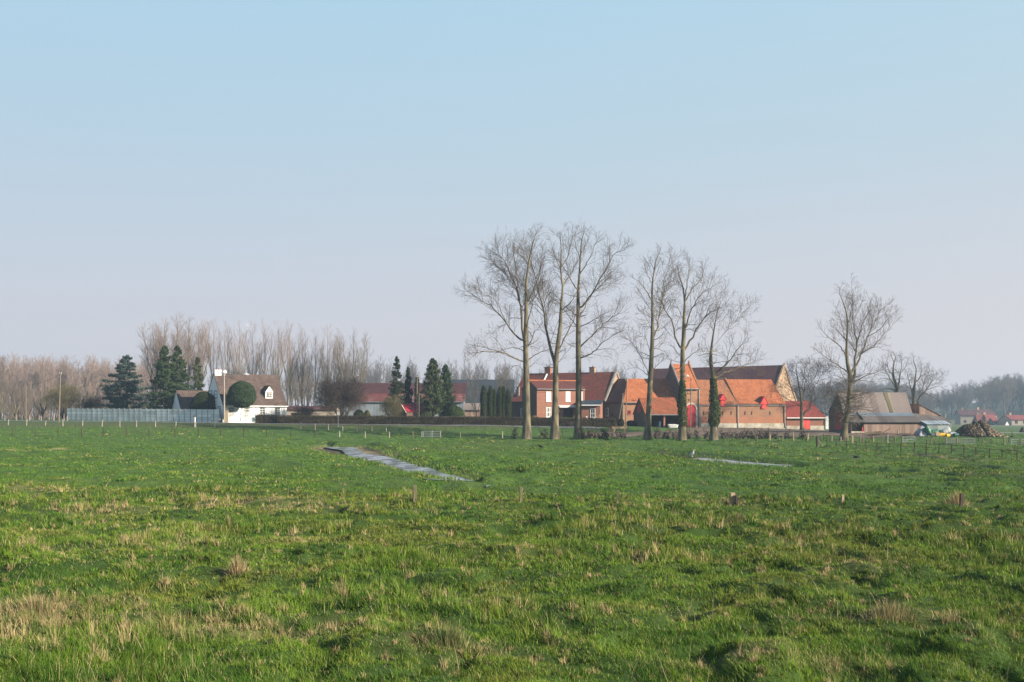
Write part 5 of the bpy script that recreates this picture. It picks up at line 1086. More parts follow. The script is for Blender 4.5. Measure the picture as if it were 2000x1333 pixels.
# crimson shed
c = Fr(794, 170, 828, 33).make('red_metal_shed', 'small shed with crimson ribbed roof and pale verge by the wooden poles', 'shed'); L = c.u(836); e_ = c.w(804); D = 4.4; pr = gprof(D, e_, c.w(788, 0, D / 2)); shell(c, L, pr, 'dark_brick'); roofs(c, L, pr, 'red_sheet', oh=.2, verge=.12, th=.1)
vb = MB(); (va, wa), (vb_, wb) = pr[0], pr[1]; vb.slab([(-.22, va - .2, wa - .08), (-.1, va - .2, wa - .08), (-.1, vb_, wb + .22), (-.22, vb_, wb + .22)], .16); c.put(vb, 'verge_board', 'white_paint')
# slate barn
s = Fr(868, 203, 829, 0).make('slate_barn', 'wide barn under a blue-black slate roof behind the columnar cypresses', 'barn'); L = s.u(1004); e_ = s.w(787); pr = gprof(15, e_, s.w(743, 0, 7.5)); shell(s, L, pr, 'dark_brick'); roofs(s, L, pr, 'slate', oh=.3)
s = Fr(907, 184, 829, 0).make('wooden_shed', 'grey weathered board shed in front of the slate barn', 'shed'); L = s.u(940); e_ = s.w(801); pr = gprof(5, e_, s.w(789, 0, 2.5)); shell(s, L, pr, 'planks'); roofs(s, L, pr, 'grey_sheet')
# brick farmhouse: front wing, main range, veranda
f = Fr(1048.6, 170, 829, 17).make('brick_farmhouse', 'two-storey red brick farmhouse with white blinds, awning and dark red roof', 'house'); Z7 = lambda X: 980 + X / 7.69; Y7 = lambda Y: 700 + Y / 7.69
L = f.u(1142); e_ = f.w(759.5); D = 8.4; pr = gprof(D, e_, f.w(745.5, 0, D / 2)); shell(f, L, pr, 'brick', left='dark_brick'); roofs(f, L, pr, 'red_tile', oh=.25, verge=.1)
rc = MB(); rc.tube([(-.1, D / 2, pr[1][1] + .2), (L + .1, D / 2, pr[1][1] + .2)], .11, 6); f.put(rc, 'ridge_tiles', 'orange_tile'); gutter(f, -.1, L, -.30, e_ - .10, 'galv', .09)
for X0, X1 in ((668, 740), (960, 1030), (1168, 1212)):
    u0, u1 = f.u(Z7(X0)), f.u(Z7(X1)); w0, w1 = f.w(Y7(648), u0), f.w(Y7(500), u0); window(f, FRONT(0), u0, u1, w0, w1, nx=1, ny=1, fw=.06, glass='white')
u0, u1 = f.u(Z7(665)), f.u(Z7(740)); window(f, FRONT(0), u0, u1, f.w(Y7(885), u0), f.w(Y7(738), u0), nx=3, ny=2, fw=.1, mw=.1)
u0, u1 = f.u(Z7(920)), f.u(Z7(1065)); plate(f, FRONT(0), u0, u1, -.2, f.w(Y7(755), u0), 'glass', 'patio_door', -.02, .03)
u0, u1 = f.u(Z7(843)), f.u(Z7(1100)); aw = MB(); w1 = f.w(Y7(706), u0); aw.slab([(u0, -.8, w1 - .2), (u1, -.8, w1 - .2), (u1, -.02, w1), (u0, -.02, w1)], .06); aw.box((u0, -.86, w1 - .42), (u1, -.81, w1 - .21)); f.put(aw, 'awning', 'awning')
m_ = Fr(998, 184, 829, -24.5).under(f); L = m_.u(1181.5); D = 12.4; e_ = m_.w(783, L); pr = gprof(D, e_, m_.w(728, L, D / 2)); shell(m_, L, pr, 'dark_brick', right='buff_brick'); roofs(m_, L, pr, 'red_tile', oh=.3, verge=-.02, vergeR=-.15)
for u in (L - .12, ):
    cp = MB(); (va, wa), (vm, wm) = pr[0], pr[1]
    cp.slab([(u, va - .3, wa + .02), (u + .3, va - .3, wa + .02), (u + .3, vm, wm + .55), (u, vm, wm + .55)], .5); cp.slab([(u, vm, wm + .55), (u + .3, vm, wm + .55), (u + .3, D + .3, wa + .02), (u, D + .3, wa + .02)], .5); m_.put(cp, 'coping', 'coping')
for pxa, pyb, pya in ((1056, 744, 728), ):
    u = m_.u(1056, 3.0); cp = MB(); k = (pr[1][1] - pr[0][1]) / pr[1][0]; cp.slab([(u, -.3, pr[0][1] - .1), (u + .25, -.3, pr[0][1] - .1), (u + .25, D / 2, pr[1][1] + .42), (u, D / 2, pr[1][1] + .42)], .4); m_.put(cp, 'coping', 'white')
u = m_.u(1071, D / 2); chimney(m_, u, D / 2, pr[1][1] - 1, m_.w(718.5, u, D / 2), 1.15, .95, 'brick'); u = m_.u(1157.5, D / 2); chimney(m_, u, D / 2, pr[1][1] - 1, m_.w(718.5, u, D / 2), 1.0, .9, 'buff_brick', 1); u = m_.u(1011.8, 1.0); chimney(m_, u, 1.0, 3, m_.w(757, u, 1.0), .5, .5, 'coping')
u0, u1 = m_.u(1017, 0), m_.u(1021.8, 0); window(m_, FRONT(0), u0, u1, m_.w(816, u0), m_.w(798, u0), nx=2, ny=2)
v_ = Fr(1126, 168.6, 829, -10).under(f); L = v_.u(1172.5); e_ = v_.w(792.3); pr = [(0, e_), (4.5, e_ + .85), (4.6, e_ + .8)]; shell(v_, L, pr, 'brick'); roofs(v_, L, pr, 'slate', oh=.3, th=.1); gutter(v_, 0, L + .1, -.36, e_, 'white_paint', .1)
u0, u1 = v_.u(1153), v_.u(1162.8); window(v_, FRONT(0), u0, u1, v_.w(817.5, u0), v_.w(798, u0), nx=2, ny=2, fw=.1)
# corner house with dark red roof, then the orange wing turning the corner
def world_mesh(root, name, m, polys, label=None):
    mb = MB(); 
    for p in polys: mb.poly([Vector(q) - root.location for q in p])
    o = mb.build(name, M[m], root)
    return o
E1, E2, R2, R1 = W(1182.5, 786, 176.8), W(1217.5, 786, 172.6), W(1225, 741.3, 178.6), W(1206, 741.3, 183.2); E3, R3 = W(1336, 787, 174.2), W(1325, 741.3, 180.2); zb = zpy(831, 173) - .7
dn_ = lambda p: Vector((p.x, p.y, zb)); off = lambda p, x, y, z=0: p + Vector((x, y, z))
root = thing('corner_building', 'shaded grey-walled farm building under a dark red roof, joined to the orange-roofed wing', 'building', dn_(E2) + Vector((0, 0, .7)))
B1, B2 = off(R1, 3.5, 7.5, -4.3), off(R2, 4, 6, -4.3)
def rplane(root, name, m, pts, th=.14, lift=.12): mb = MB(); mb.slab([Vector(p) - root.location + Vector((0, 0, lift)) for p in pts], th); return mb.build(name, M[m], root)
world_mesh(root, 'wall', 'grey_render', [[dn_(E1), dn_(E2), E2, E1], [dn_(B1), dn_(E1), E1, R1, B1], [dn_(B2), dn_(B1), B1, B2]])  # dark grey-brown wall has the shade of this side in its colour
dd = (E1 - E2).normalized() * .1; rplane(root, 'roof', 'red_tile', [off(E1, -.25, -.35, -.2), off(E2, -.12, -.3, -.2), R2, R1]); rplane(root, 'roof', 'red_tile', [R1, R2, B2, B1])
fw_ = Fr(0, 0, 0, 0, root, dn_(E2) + Vector((0, 0, .7))); a_ = math.atan2(E2.y - E1.y, E2.x - E1.x)
cf = Fr(1182.5, 176.8, 829, math.degrees(a_)); base_o = Fr(0, 0, 0, 0, root, root.location.copy()); cf.under(base_o)
u0, u1 = cf.u(1171.8 + 11), cf.u(1177.8 + 11); window(cf, FRONT(0), cf.u(1184), cf.u(1189), cf.w(813, 1), cf.w(797, 1), nx=2, ny=2); plate(cf, FRONT(0), cf.u(1194.5), cf.u(1196.5), cf.w(813, 1), cf.w(808, 1), 'dark', 'vent')
root = thing('orange_roofed_wing', 'farm wing with bright orange pantiles between the dark red roof and gatehouse', 'building', dn_(E2) + Vector((0.02, 0, .7)))
B3 = off(R3, 0, 6, -4.3); B2b = off(R2, .5, 7, -4.3); E2b = off(E2, .03, 0); o1 = lambda p: off(p, .03, 0, 0)
world_mesh(root, 'wall', 'barn_brick', [[dn_(E2b), dn_(E3), E3, E2b], [dn_(E3), dn_(B3), B3, R3, E3], [dn_(B3), dn_(B2b), B2b, B3]])
rplane(root, 'roof', 'orange_tile', [off(E2, -.04, -.3, -.2), off(E3, 0, -.3, -.2), R3, off(R2, .07, 0)]); rplane(root, 'roof', 'orange_tile', [off(R2, .07, 0), R3, B3, B2b])
ba = Fr(0, 0, 0, 0, root, root.location.copy()); wf = Fr(1217.5, 172.6, 831, math.degrees(math.atan2(E3.y - E2.y, E3.x - E2.x))).under(ba); gutter(wf, .1, wf.u(1320), -.36, wf.w(787.2), 'galv', .09); window(wf, FRONT(0), wf.u(1226), wf.u(1232.3), wf.w(809.5, 1), wf.w(802, 1), 'red_paint', 2, 1, .12)
# open shed
s = Fr(1260, 160.5, 839, 9).make('open_cart_shed', 'open-fronted cart shed with mossy red tiles and a red hatch in its dark gable', 'shed'); L = s.u(1329); e_ = s.w(808.2); D = s.vg(1237.5, 0); D = min(max(D, 6), 8); pr = gprof(D, e_, s.w(778.3, 0, D / 2)); shell(s, L, pr, 'dark_brick', front=False); roofs(s, L, pr, 'mossy_tile', oh=.35, verge=.08); gutter(s, 0, L, -.42, e_ - .22, 'galv', .08)
for pa, pb in ((1260.2, 1264), (1296.3, 1299.3), (1326, 1329)): mb = MB(); mb.box((s.u(pa), .02, -.5), (s.u(pb), .3, e_ - .02)); s.put(mb, 'post', 'brick')
mb = MB(); mb.box((s.u(1264) + .003, .06, e_ - .28), (L - .3, .26, e_ - .03)); s.put(mb, 'beam', 'dark_wood')
v1, v0 = s.vg(1246, 0), s.vg(1252, 0); plate(s, LEFT(0), v0, v1, s.w(806, 0, v0), s.w(790.5, 0, v0), 'red_paint', 'hatch')
fl = MB(); fl.box((.1, .1, -.6), (L - .1, D - .1, -.02)); s.put(fl, 'floor', 'dirt')
# gatehouse
gt = Fr(1330, 173, 834.5, 12).make('gatehouse', 'tall narrow brick gatehouse with steep orange roof and arched red gate', 'gatehouse'); L = gt.u(1364.8); D = 9.2; e_ = gt.w(758.5); pr = gprof(D, e_, gt.w(712.5, 0, D / 2)); shell(gt, L, pr, 'barn_brick', left='dark_brick'); roofs(gt, L, pr, 'orange_tile', oh=.3, verge=-.1)  # left gable in darker brick, its shade put into the colour
for u in (-.16, L - .12):
    cp = MB(); (va, wa), (vm, wm) = pr[0], pr[1]
    cp.slab([(u, va - .3, wa), (u + .28, va - .3, wa), (u + .28, vm, wm + .42), (u, vm, wm + .42)], .4); cp.slab([(u, vm, wm + .42), (u + .28, vm, wm + .42), (u + .28, D + .3, wa), (u, D + .3, wa)], .4); cp.box((u + .04, vm - .12, wm + .4), (u + .24, vm + .12, wm + .75)); gt.put(cp, 'coping', 'weathered_tile' if u > 0 else 'coping')
gutter(gt, 0, L, -.36, e_ - .14, 'galv', .09)
u0, u1 = gt.u(1339.8), gt.u(1358.8); wt = gt.w(789.8); r_ = (u1 - u0) / 2; pts = [(u0, -.04, -.3), (u1, -.04, -.3)] + [(u0 + r_ + r_ * math.cos(t * math.pi / 14), -.04, wt - r_ + r_ * math.sin(t * math.pi / 14)) for t in range(15)]
mb = MB(); mb.poly(pts); mb.box(((u0 + u1) / 2 - .03, -.055, -.2), ((u0 + u1) / 2 + .03, -.042, wt - .1)); gt.put(mb, 'gate_door', 'red_paint')
ar = MB()
for t in range(14):
    p, q = t * math.pi / 14, (t + 1) * math.pi / 14; cx = u0 + r_; cz = wt - r_; f1 = lambda r, a: (cx + r * math.cos(a), -.07, cz + r * math.sin(a)); ar.slab([f1(r_ + .28, p), f1(r_ + .28, q), f1(r_, q), f1(r_, p)], -.05)
ar.box((u1 + .002, -.06, -.3), (u1 + .36, -.002, wt - r_)); ar.box((u0 - .36, -.06, -.3), (u0 - .002, -.002, wt - r_)); gt.put(ar, 'arch_surround', 'offwhite')
for pxo, pyo in ((1343.5, 763.5), (1348, 763.5), (1343.5, 769), (1348, 769), (1345.5, 781)):
    u = gt.u(pxo); w = gt.w(pyo); plate(gt, FRONT(0), u - .11, u + .11, w - (.16 if pyo < 780 else .28), w + .16, 'dark', 'pigeon_hole', -.02, .012)
downpipe(gt, L + .02, -.12, 0, e_ - .2)
# orange barn
o_ = Fr(1366.5, 174.2, 834.8, 6).make('orange_roofed_barn', 'long barn with two orange pantile roofs, red dormers and a white plinth', 'barn'); L = o_.u(1533.6); D = 14.0; e_ = o_.w(790.2); hr = o_.w(743.5, 6, D / 2); pr = gprof(D, e_, hr); shell(o_, L, pr, 'barn_brick', u0=-.9)
us = o_.u(1441.5, 0); roofs(o_, us - .12, pr, 'weathered_tile', oh=.16, verge=0, vergeR=0, u0=-.9); roofs(o_, L, pr, 'orange_tile', oh=.16, verge=-.13, u0=us, vergeR=.02, lift=.12)
cp = MB(); cp.slab([(us - .11, -.28, e_ + .05), (us + .12, -.28, e_ + .05), (us + .12, D / 2, hr + .5), (us - .11, D / 2, hr + .5)], .35); o_.put(cp, 'coping', 'weathered_tile')
dormer(o_, pr, 1407, 1417, 793.2, 777.5, 769.5, 'coral_paint', 'red_paint', 'dark', .25, 'coral_paint', 2.2); dormer(o_, pr, 1486.5, 1497.5, 798.3, 784, 774.2, 'coral_paint', 'red_paint', 'dark', .32, 'coral_paint', 2.2)  # near-black cheeks: the shade on the dormer sides is painted in
mb = MB(); mb.box((.05, -.09, -.5), (L - .05, -.003, o_.w(827.3))); o_.put(mb, 'plinth', 'offwhite'); mb = MB(); mb.box((.03, -.02, o_.w(827.3) + .003), (L - .03, -.004, o_.w(814.5))); o_.put(mb, 'lower_brickwork', 'orange_brick')
for a0, a1 in ((0, o_.u(1406.5)), (o_.u(1417.5), o_.u(1485.5)), (o_.u(1498.5), L)): gutter(o_, a0, a1, -.2, e_ - .14, 'zinc', .065)
for pxd in (1368, 1441.5, 1533): downpipe(o_, o_.u(pxd), -.16, -.1, e_ - .18, 'zinc', .065)
for X in (95, 340, 452, 633, 720, 957): u = o_.u(1360 + X / 6.667); plate(o_, FRONT(0), u - .1, u + .1, o_.w(810.8, u), o_.w(803.8, u), 'dark', 'slit_window', -.02, .015)
# great barn behind
FRc = W(1503, 836, 201); a_ = math.radians(-34); Lb = 30.0; O_ = FRc - Vector((math.cos(a_), math.sin(a_), 0)) * Lb
gb = Fr(0, 0, 0, -34, O=O_).make('great_barn', 'great barn with dark purple-brown roof and sunlit buff brick gable towering behind', 'barn'); D = 17.5; hr = gb.w(714.5, Lb, D / 2); pr = gprof(D, hr * .36, hr); shell(gb, Lb, pr, 'dark_brick', right='buff_brick'); roofs(gb, Lb, pr, 'purple_tile', oh=.3, verge=-.1, vergeR=-.16)
for u in (-.2, Lb - .14):
    cp = MB(); (va, wa), (vm, wm) = pr[0], pr[1]; cp.slab([(u, va - .3, wa), (u + .32, va - .3, wa), (u + .32, vm, wm + .5), (u, vm, wm + .5)], .45); cp.slab([(u, vm, wm + .5), (u + .32, vm, wm + .5), (u + .32, D + .3, wa), (u, D + .3, wa)], .45); gb.put(cp, 'coping', 'buff_brick')
# red-roofed lean-to
l = Fr(1535.6, 176.4, 836.5, 2).make('hipped_shed', 'low brick shed with bright red hipped roof and a coral red door', 'shed'); L = l.u(1610.5); D = 10.0; e_ = l.w(814); vt = 5.0; ht = l.w(783.5, L * .6, vt); ue = l.u(1583, vt); shell(l, L, [(0, e_), (D, e_)], 'dark_brick')
mb = MB(); mb.slab([(-.02, -.3, e_ - .2), (L + .3, -.3, e_ - .2), (ue, vt, ht), (-.02, vt, ht)], .14); mb.slab([(L + .3, -.3, e_ - .2), (L + .3, D + .3, e_ - .2), (ue, vt, ht)], .14); mb.slab([(L + .3, D + .3, e_ - .2), (-.02, D + .3, e_ - .2), (-.02, vt, ht), (ue, vt, ht)], .14); l.put(mb, 'roof', 'bright_red_tile'); mb = MB(); mb.poly([(0, 0, e_), (0, vt, ht - .2), (0, D, e_)]); l.put(mb, 'gable_wall', 'dark_brick')
fb = MB(); fb.poly([(.02, -.012, -.5), (L - .02, -.012, -.5), (L - .02, -.012, e_ - .1), (.02, -.012, e_ - .1)]); l.put(fb, 'front_facing', 'brick')
gutter(l, 0, L + .25, -.38, e_ - .27, 'white_paint', .09); u0, u1 = l.u(1569.3), l.u(1582); plate(l, FRONT(0), u0, u1, -.1, l.w(815.5, u0), 'coral_paint', 'door', .0, .05)
for a0, a1 in ((.02, u0 - .02), (u1 + .02, L)): mb = MB(); mb.box((a0, -.07, -.5), (a1, -.014, l.w(832, a0))); l.put(mb, 'plinth', 'offwhite')
for pxo in (1551, 1594.5): u = l.u(pxo); plate(l, FRONT(0), u - .08, u + .08, l.w(821, u), l.w(816, u), 'dark', 'slit_window', -.02, .03)
downpipe(l, L + .08, -.1, -.2, e_ - .3); mb = MB(); mb.box((L + .3, .1, -.2), (L + .75, .5, 2.1)); l.put(mb, 'water_butt', 'white_plastic')
# grey farm shed
r = Fr(1662, 146, 844.5, 1).make('grey_farm_shed', 'sprawling low farm shed with grey-brown sheet roof and board walls', 'shed'); L = r.u(1797); Lx = r.u(1858); e_ = r.w(825.5); D = 9.6; vr = 5.3
pr = [(0, e_), (2.1, r.w(814, 8, 2.1)), (3.0, r.w(807.5, 8, 3.0)), (vr, r.w(768, 8, vr)), (D, r.w(806, 0, D))]
gl = MB(); gl.poly([(0, D, -.7), (0, .1, -.7)] + [(0, v, w) for v, w in pr]); r.put(gl, 'gable_wall', 'dark_brick'); mb = MB(); mb.poly([(Lx, D, -.7), (0, D, -.7), (0, D, pr[-1][1]), (Lx, D, pr[-1][1])]); r.put(mb, 'rear_wall', 'planks'); mb = MB(); mb.poly([(L, .4, -.7), (L, D, -.7)] + [(L, v, w) for v, w in pr[::-1]]); r.put(mb, 'gable_wall', 'planks')
rp = roofs(r, L, pr, ['dark_sheet', 'blue_sheet', 'grey_sheet', 'grey_sheet'], oh=.14, verge=.1, th=.08, names=['lower_roof', 'rooflight', 'roof', 'roof'])
(va, wa), (vb, wb) = pr[2], pr[3]; mb = MB(); ln = math.hypot(vb - va, wb - wa); nv, nw = -(wb - wa) / ln * .16, (vb - va) / ln * .16; k = lambda px0, t: r.u(px0, va + (vb - va) * t)
mb.slab([(k(1738, .03), va + nv, wa + nw), (k(1744.5, .03), va + nv, wa + nw), (k(1732.5, .99), vb + nv - .03, wb + nw - .03), (k(1725, .99), vb + nv - .03, wb + nw - .03)], .04); r.put(mb, 'mossy_rooflight', 'moss_sheet')
ub = r.u(1687.3, .12); mb = MB(); mb.box((ub, .12, -.6), (r.u(1801), .24, e_ - .28)); r.put(mb, 'front_wall', 'planks'); mb = MB(); mb.box((ub + .01, .09, e_ - .27), (Lx, .3, e_ - .02)); r.put(mb, 'eave_beam', 'dark_wood')
mb = MB(); mb.box((.1, .1, -.25), (ub, .42, .12)); r.put(mb, 'sill_beam', 'offwhite'); mb = MB(); mb.poly([(.15, 4.5, -.6), (ub, 4.5, -.6), (ub, 4.5, pr[2][1]), (.15, 4.5, pr[2][1])]); mb.poly([(ub, .5, -.6), (ub, 4.5, -.6), (ub, 4.5, 3.6), (ub, .5, 2)]); r.put(mb, 'bay_wall', 'dark')
mb = MB(); mb.box((.02, .12, -.6), (.2, .3, e_ - .05)); r.put(mb, 'post', 'dark_wood'); mb = MB(); mb.box((r.u(1684.6), .1, -.1), (r.u(1685.8), .2, .75)); r.put(mb, 'marker_post', 'coral_paint')
v1, v0 = r.vg(1629.8, 0), r.vg(1646, 0); plate(r, LEFT(0), v0, v1, r.w(839.5, 0, v0), r.w(806, 0, v0), 'red_paint', 'door')
# the lower wing with its upright board gable
uE = r.u(1834, 3.4); u0 = r.u(1795.5, 3.4); w0 = r.w(790, u0, 3.4); w1 = r.w(811, uE, 3.4); mb = MB(); mb.poly([(u0, 3.4, .5), (uE, 3.4, .5), (uE, 3.4, w1), (u0, 3.4, w0)]); mb.poly([(uE, D, .5), (u0, D, .5), (u0, D, w0), (uE, D, w1)]); mb.poly([(u0, D, .5), (u0, 3.4, .5), (u0, 3.4, w0), (u0, D, w0)]); r.put(mb, 'upper_wall', 'planks')
mb = MB(); mb.slab([(u0 - .05, 3.3, w0 + .1), (uE + .5, 3.3, w1 - .12), (uE + .5, D, w1 - .12), (u0 - .05, D, w0 + .1)], .08); r.put(mb, 'wing_roof', 'grey_sheet')
mb = MB(); uT = r.u(1838, 4.2); mb.slab([(L + .12, -.14, e_ - .02), (Lx, -.14, e_ - .02), (uT, 4.2, r.w(810.5, uT, 4.2)), (L + .12, 3.38, r.w(807.3, L, 3.38))], .08); mb.slab([(Lx, -.14, e_ - .02), (Lx, D, e_ - .02), (uT, D, w1), (uT, 4.2, r.w(810.5, uT, 4.2))], .08); r.put(mb, 'lower_roof', 'dark_sheet'); mb = MB(); mb.poly([(Lx - .4, .4, -.6), (Lx - .4, D, -.6), (Lx - .4, D, e_), (Lx - .4, .4, e_)]); mb.poly([(r.u(1801), .42, -.6), (Lx - .4, .42, -.6), (Lx - .4, .42, e_), (r.u(1801), .42, e_)]); r.put(mb, 'wing_wall', 'dark_wood')
# corrugated lean-to hut
q = Fr(1810.5, 142, 847.5, 0).make('corrugated_hut', 'small pale green corrugated hut with bluish roof sheets behind the barrels', 'hut'); L = q.u(1857.5); e_ = q.w(829.5); D = 2.3; pr = [(0, e_), (D - .01, q.w(822.8, 0, D)), (D, q.w(822.8, 0, D) - .02)]; shell(q, L, pr, 'green_sheet', left='teal_sheet'); mb = MB(); w1 = pr[1][1]
for i, (t0, t1) in enumerate(((-.02, .30), (.31, .50), (.53, .66), (.69, .82), (.85, 1.01))): z = .06 + .01 * (i % 2); mb.slab([(L * t0, -.15, e_ - .03 + z), (L * t1, -.15, e_ - .03 + z), (L * t1, D, w1 + z), (L * t0, D, w1 + z)], .03)
q.put(mb, 'roof', 'pale_blue_sheet'); mb = MB(); mb.slab([(-.02, -.1, e_ + .02), (L, -.1, e_ + .02), (L, D, w1 + .02), (-.02, D, w1 + .02)], .04); q.put(mb, 'roof_underlay', 'dark')
M['far_red'] = mat('distant_clay_tile', (.22, .055, .045), (.17, .045, .04), .4, .85)
# far houses under the wooded rise
def far_house(label, px0, px1, d, pyb, pye, pyr, yaw, D, wallm, roofm, left=None, ch=True):
    hh = Fr(px0, d, pyb, yaw).make('distant_house', label, 'house', 'distant houses below the wood'); L = hh.u(px1); e_ = hh.w(pye); pr = gprof(D, e_, hh.w(pyr, 0, D / 2)); shell(hh, L, pr, wallm, left=left); roofs(hh, L, pr, roofm, oh=.4, verge=.3, th=.2)
    if ch: chimney(hh, L * .25, D / 2, pr[1][1] - 1, pr[1][1] + 1.2, .9, .9, 'buff_brick')
    for t in (.25, .7): plate(hh, FRONT(0), L * t - .6, L * t + .6, .9, 2.2, 'dark', 'window')
    return hh
far_house('distant house with a red roof and dark gable just above the heap', 1911, 1927, 425, 832, 825, 811, -14, 11, 'pale_wall', 'far_red', 'dark_brick'); far_house('distant red-roofed house with two dark conifers in front', 1928, 1952, 430, 832, 824.5, 811, 4, 10, 'pale_wall', 'far_red'); far_house('distant grey-roofed house with cream gables behind the red roofs', 1876, 1912, 465, 830, 812, 802, -10, 10, 'pale_wall', 'purple_tile', 'pale_wall'); far_house('distant grey-roofed house standing above the red roof by the conifers', 1914, 1947, 470, 830, 811, 801, 6, 11, 'pale_wall', 'purple_tile', 'pale_wall'); far_house('distant long red roof at the edge of the view beyond the road sign', 1976, 2012, 420, 832, 820.5, 812, 3, 10, 'pale_wall', 'far_red')
for px, pt, lab in ((1921, 811.5, 'small dark conifer covering the corner of a distant red roof'), (1934, 818, 'smallest dark conifer before the distant red roofs')):
    b = on(px, 405); conifer('conifer_tree', lab, b, W(px, pt, 405).z - b.z, 1.5, 700, (.02, .035, .02), (.035, .05, .03), 3, leaf=.5, branches=50)
HAZE = 0.0004
# ------------------------------------------------------------------ poles, posts, fences
def fp(px, py, d): return Vector(((px - 1000) / F * d, d, zpy(py, d)))
def pole(label, px0, pyt, pxb, d, r, m='wood_pole', name='utility_pole', base=None, extra=None, tx=None):
    b = on(pxb, d); t = fp(px0, pyt, d); root = thing(name, label, 'pole', b); mb = MB(); mb.tube([(0, 0, -.4), tuple(t - b)], [r, r * .72], 8); mb.build('shaft', M[m], root)
    if extra: extra(root, t - b)
    return root
def cap_ins(root, t):
    for x in (-.16, .16): mb = MB(); mb.tube([(t.x + x * .4, t.y, t.z - .2), (t.x + x, t.y, t.z - .02), (t.x + x, t.y, t.z + .12)], [.02, .03, .05], 6); mb.build('insulator', M['white_plastic'], root)
def lamp_arm(root, t):
    mb = MB(); mb.tube([(t.x, t.y, t.z - .3), (t.x + 1.0, t.y, t.z + .12), (t.x + 3.3, t.y - .1, t.z + .12)], .035, 6); mb.build('arm', M['galv'], root)
    mb = MB(); mb.tube([(t.x + 3.3, t.y - .1, t.z + .12), (t.x + 3.7, t.y - .1, t.z + .14), (t.x + 4.2, t.y - .1, t.z + .08)], [.07, .16, .06], 8); mb.build('lamp_head', M['white_plastic'], root); cap_ins(root, t)
def lamp_top(root, t): mb = MB(); mb.tube([(t.x, t.y, t.z), (t.x - .1, t.y, t.z + .35), (t.x - .75, t.y, t.z + .42)], .03, 6); mb.build('arm', M['galv'], root); mb = MB(); mb.tube([(t.x - .35, t.y, t.z + .42), (t.x - .65, t.y, t.z + .46), (t.x - 1.05, t.y, t.z + .36)], [.07, .17, .05], 8); mb.build('lamp_head', M['white_plastic'], root)
pole('shorter bare wooden pole rising from the roadside bank', 50.5, 752, 50.5, 159, .10)
pole('taller bare wooden pole with a dark foot by the wall end', 118.2, 729, 114.8, 159, .12, extra=cap_ins)
pole('pale utility pole with street lamp in front of the white gable', 437.6, 733, 438.3, 165, .15, 'concrete_post', extra=lamp_arm)
pole('short dark stay pole tied beside the pale lamp pole', 440.6, 760, 442, 165.4, .085)
pole('wooden pole standing in the hedge before the crimson shed roof', 814.7, 735, 814.2, 163.2, .10, extra=cap_ins); pole('short wooden pole paired with the taller one at the crimson shed', 818.6, 768, 818.1, 163, .07)
pole('tall wooden pole at the corner of the orange-roofed wing', 1224.2, 742, 1222, 156, .10, extra=cap_ins); pole('straight thin grey pole between the leaning strut and tall pole', 1216.6, 768, 1216.6, 156.5, .08, 'concrete_post'); pole('slanting strut pole leaning against the thin grey one', 1216, 778, 1205.5, 156.2, .085)
pole('tall street lamp pole before the arched red gate', 1349.8, 740, 1348.5, 169, .10, extra=lamp_top, name='street_lamp')
pole('small street lamp pole beyond the grey farm shed', 1845.5, 809, 1845.5, 330, .3, 'concrete_post', name='street_lamp')
def cable(label, a, b, sag): 
    mb = MB(); a, b = Vector(a), Vector(b); pts = [a.lerp(b, t / 14) - Vector((0, 0, sag * 4 * (t / 14) * (1 - t / 14))) for t in range(15)]; mb.tube([p - a for p in pts], .022, 4); o = mb.build('overhead_cable', M['dark_wood'], loc=a); tag(o, label, 'cable')
cable('thin overhead cable from the lamp pole to the pole at the crimson shed', fp(437.6, 735, 165), fp(814.7, 737, 163.2), 2.4); cable('thin overhead cable between the two bare poles by the wall', fp(50.5, 753, 159), fp(118.2, 731, 159), .4); cable('thin overhead cable from the crimson shed to the corner pole', fp(814.7, 737, 163.2), fp(1224.2, 744, 156), 2.2)

def stake(px, pyt, pyb, wpx, m, name, label, group=None, lean=0.0, round_=True, dmin=60, seed=0, dist=None, dmax=400):
    b = on(px, dist) if dist else hit(px, pyb, dmin, dmax); h = (pyb - pyt) / F * b.y; r = wpx / F * b.y / 2; rg = random.Random(int(px * 7) + seed); mb = MB()
    if round_: mb.tube([(0, 0, -.25), (lean * h * .5, 0, h * .5), (lean * h, rg.uniform(-.02, .02), h - r * .5), (lean * h, 0, h)], [r, r * rg.uniform(.9, 1.05), r * .92, r * .45], 8)
    else:
        top = [(lean * h - r, -r, h * rg.uniform(.95, 1)), (lean * h + r, -r, h * rg.uniform(.95, 1)), (lean * h + r, r, h * rg.uniform(.97, 1.0)), (lean * h - r, r, h)]; bot = [(-r, -r, -.25), (r, -r, -.25), (r, r, -.25), (-r, r, -.25)]; mb.poly(top)
        for i in range(4): j = (i + 1) % 4; mb.poly([bot[i], bot[j], top[j], top[i]])
    o = mb.build(name, M[m], loc=b); o.rotation_euler = (0, 0, rg.uniform(-.3, .3) if not round_ else 0); return tag(o, label, 'post', group)
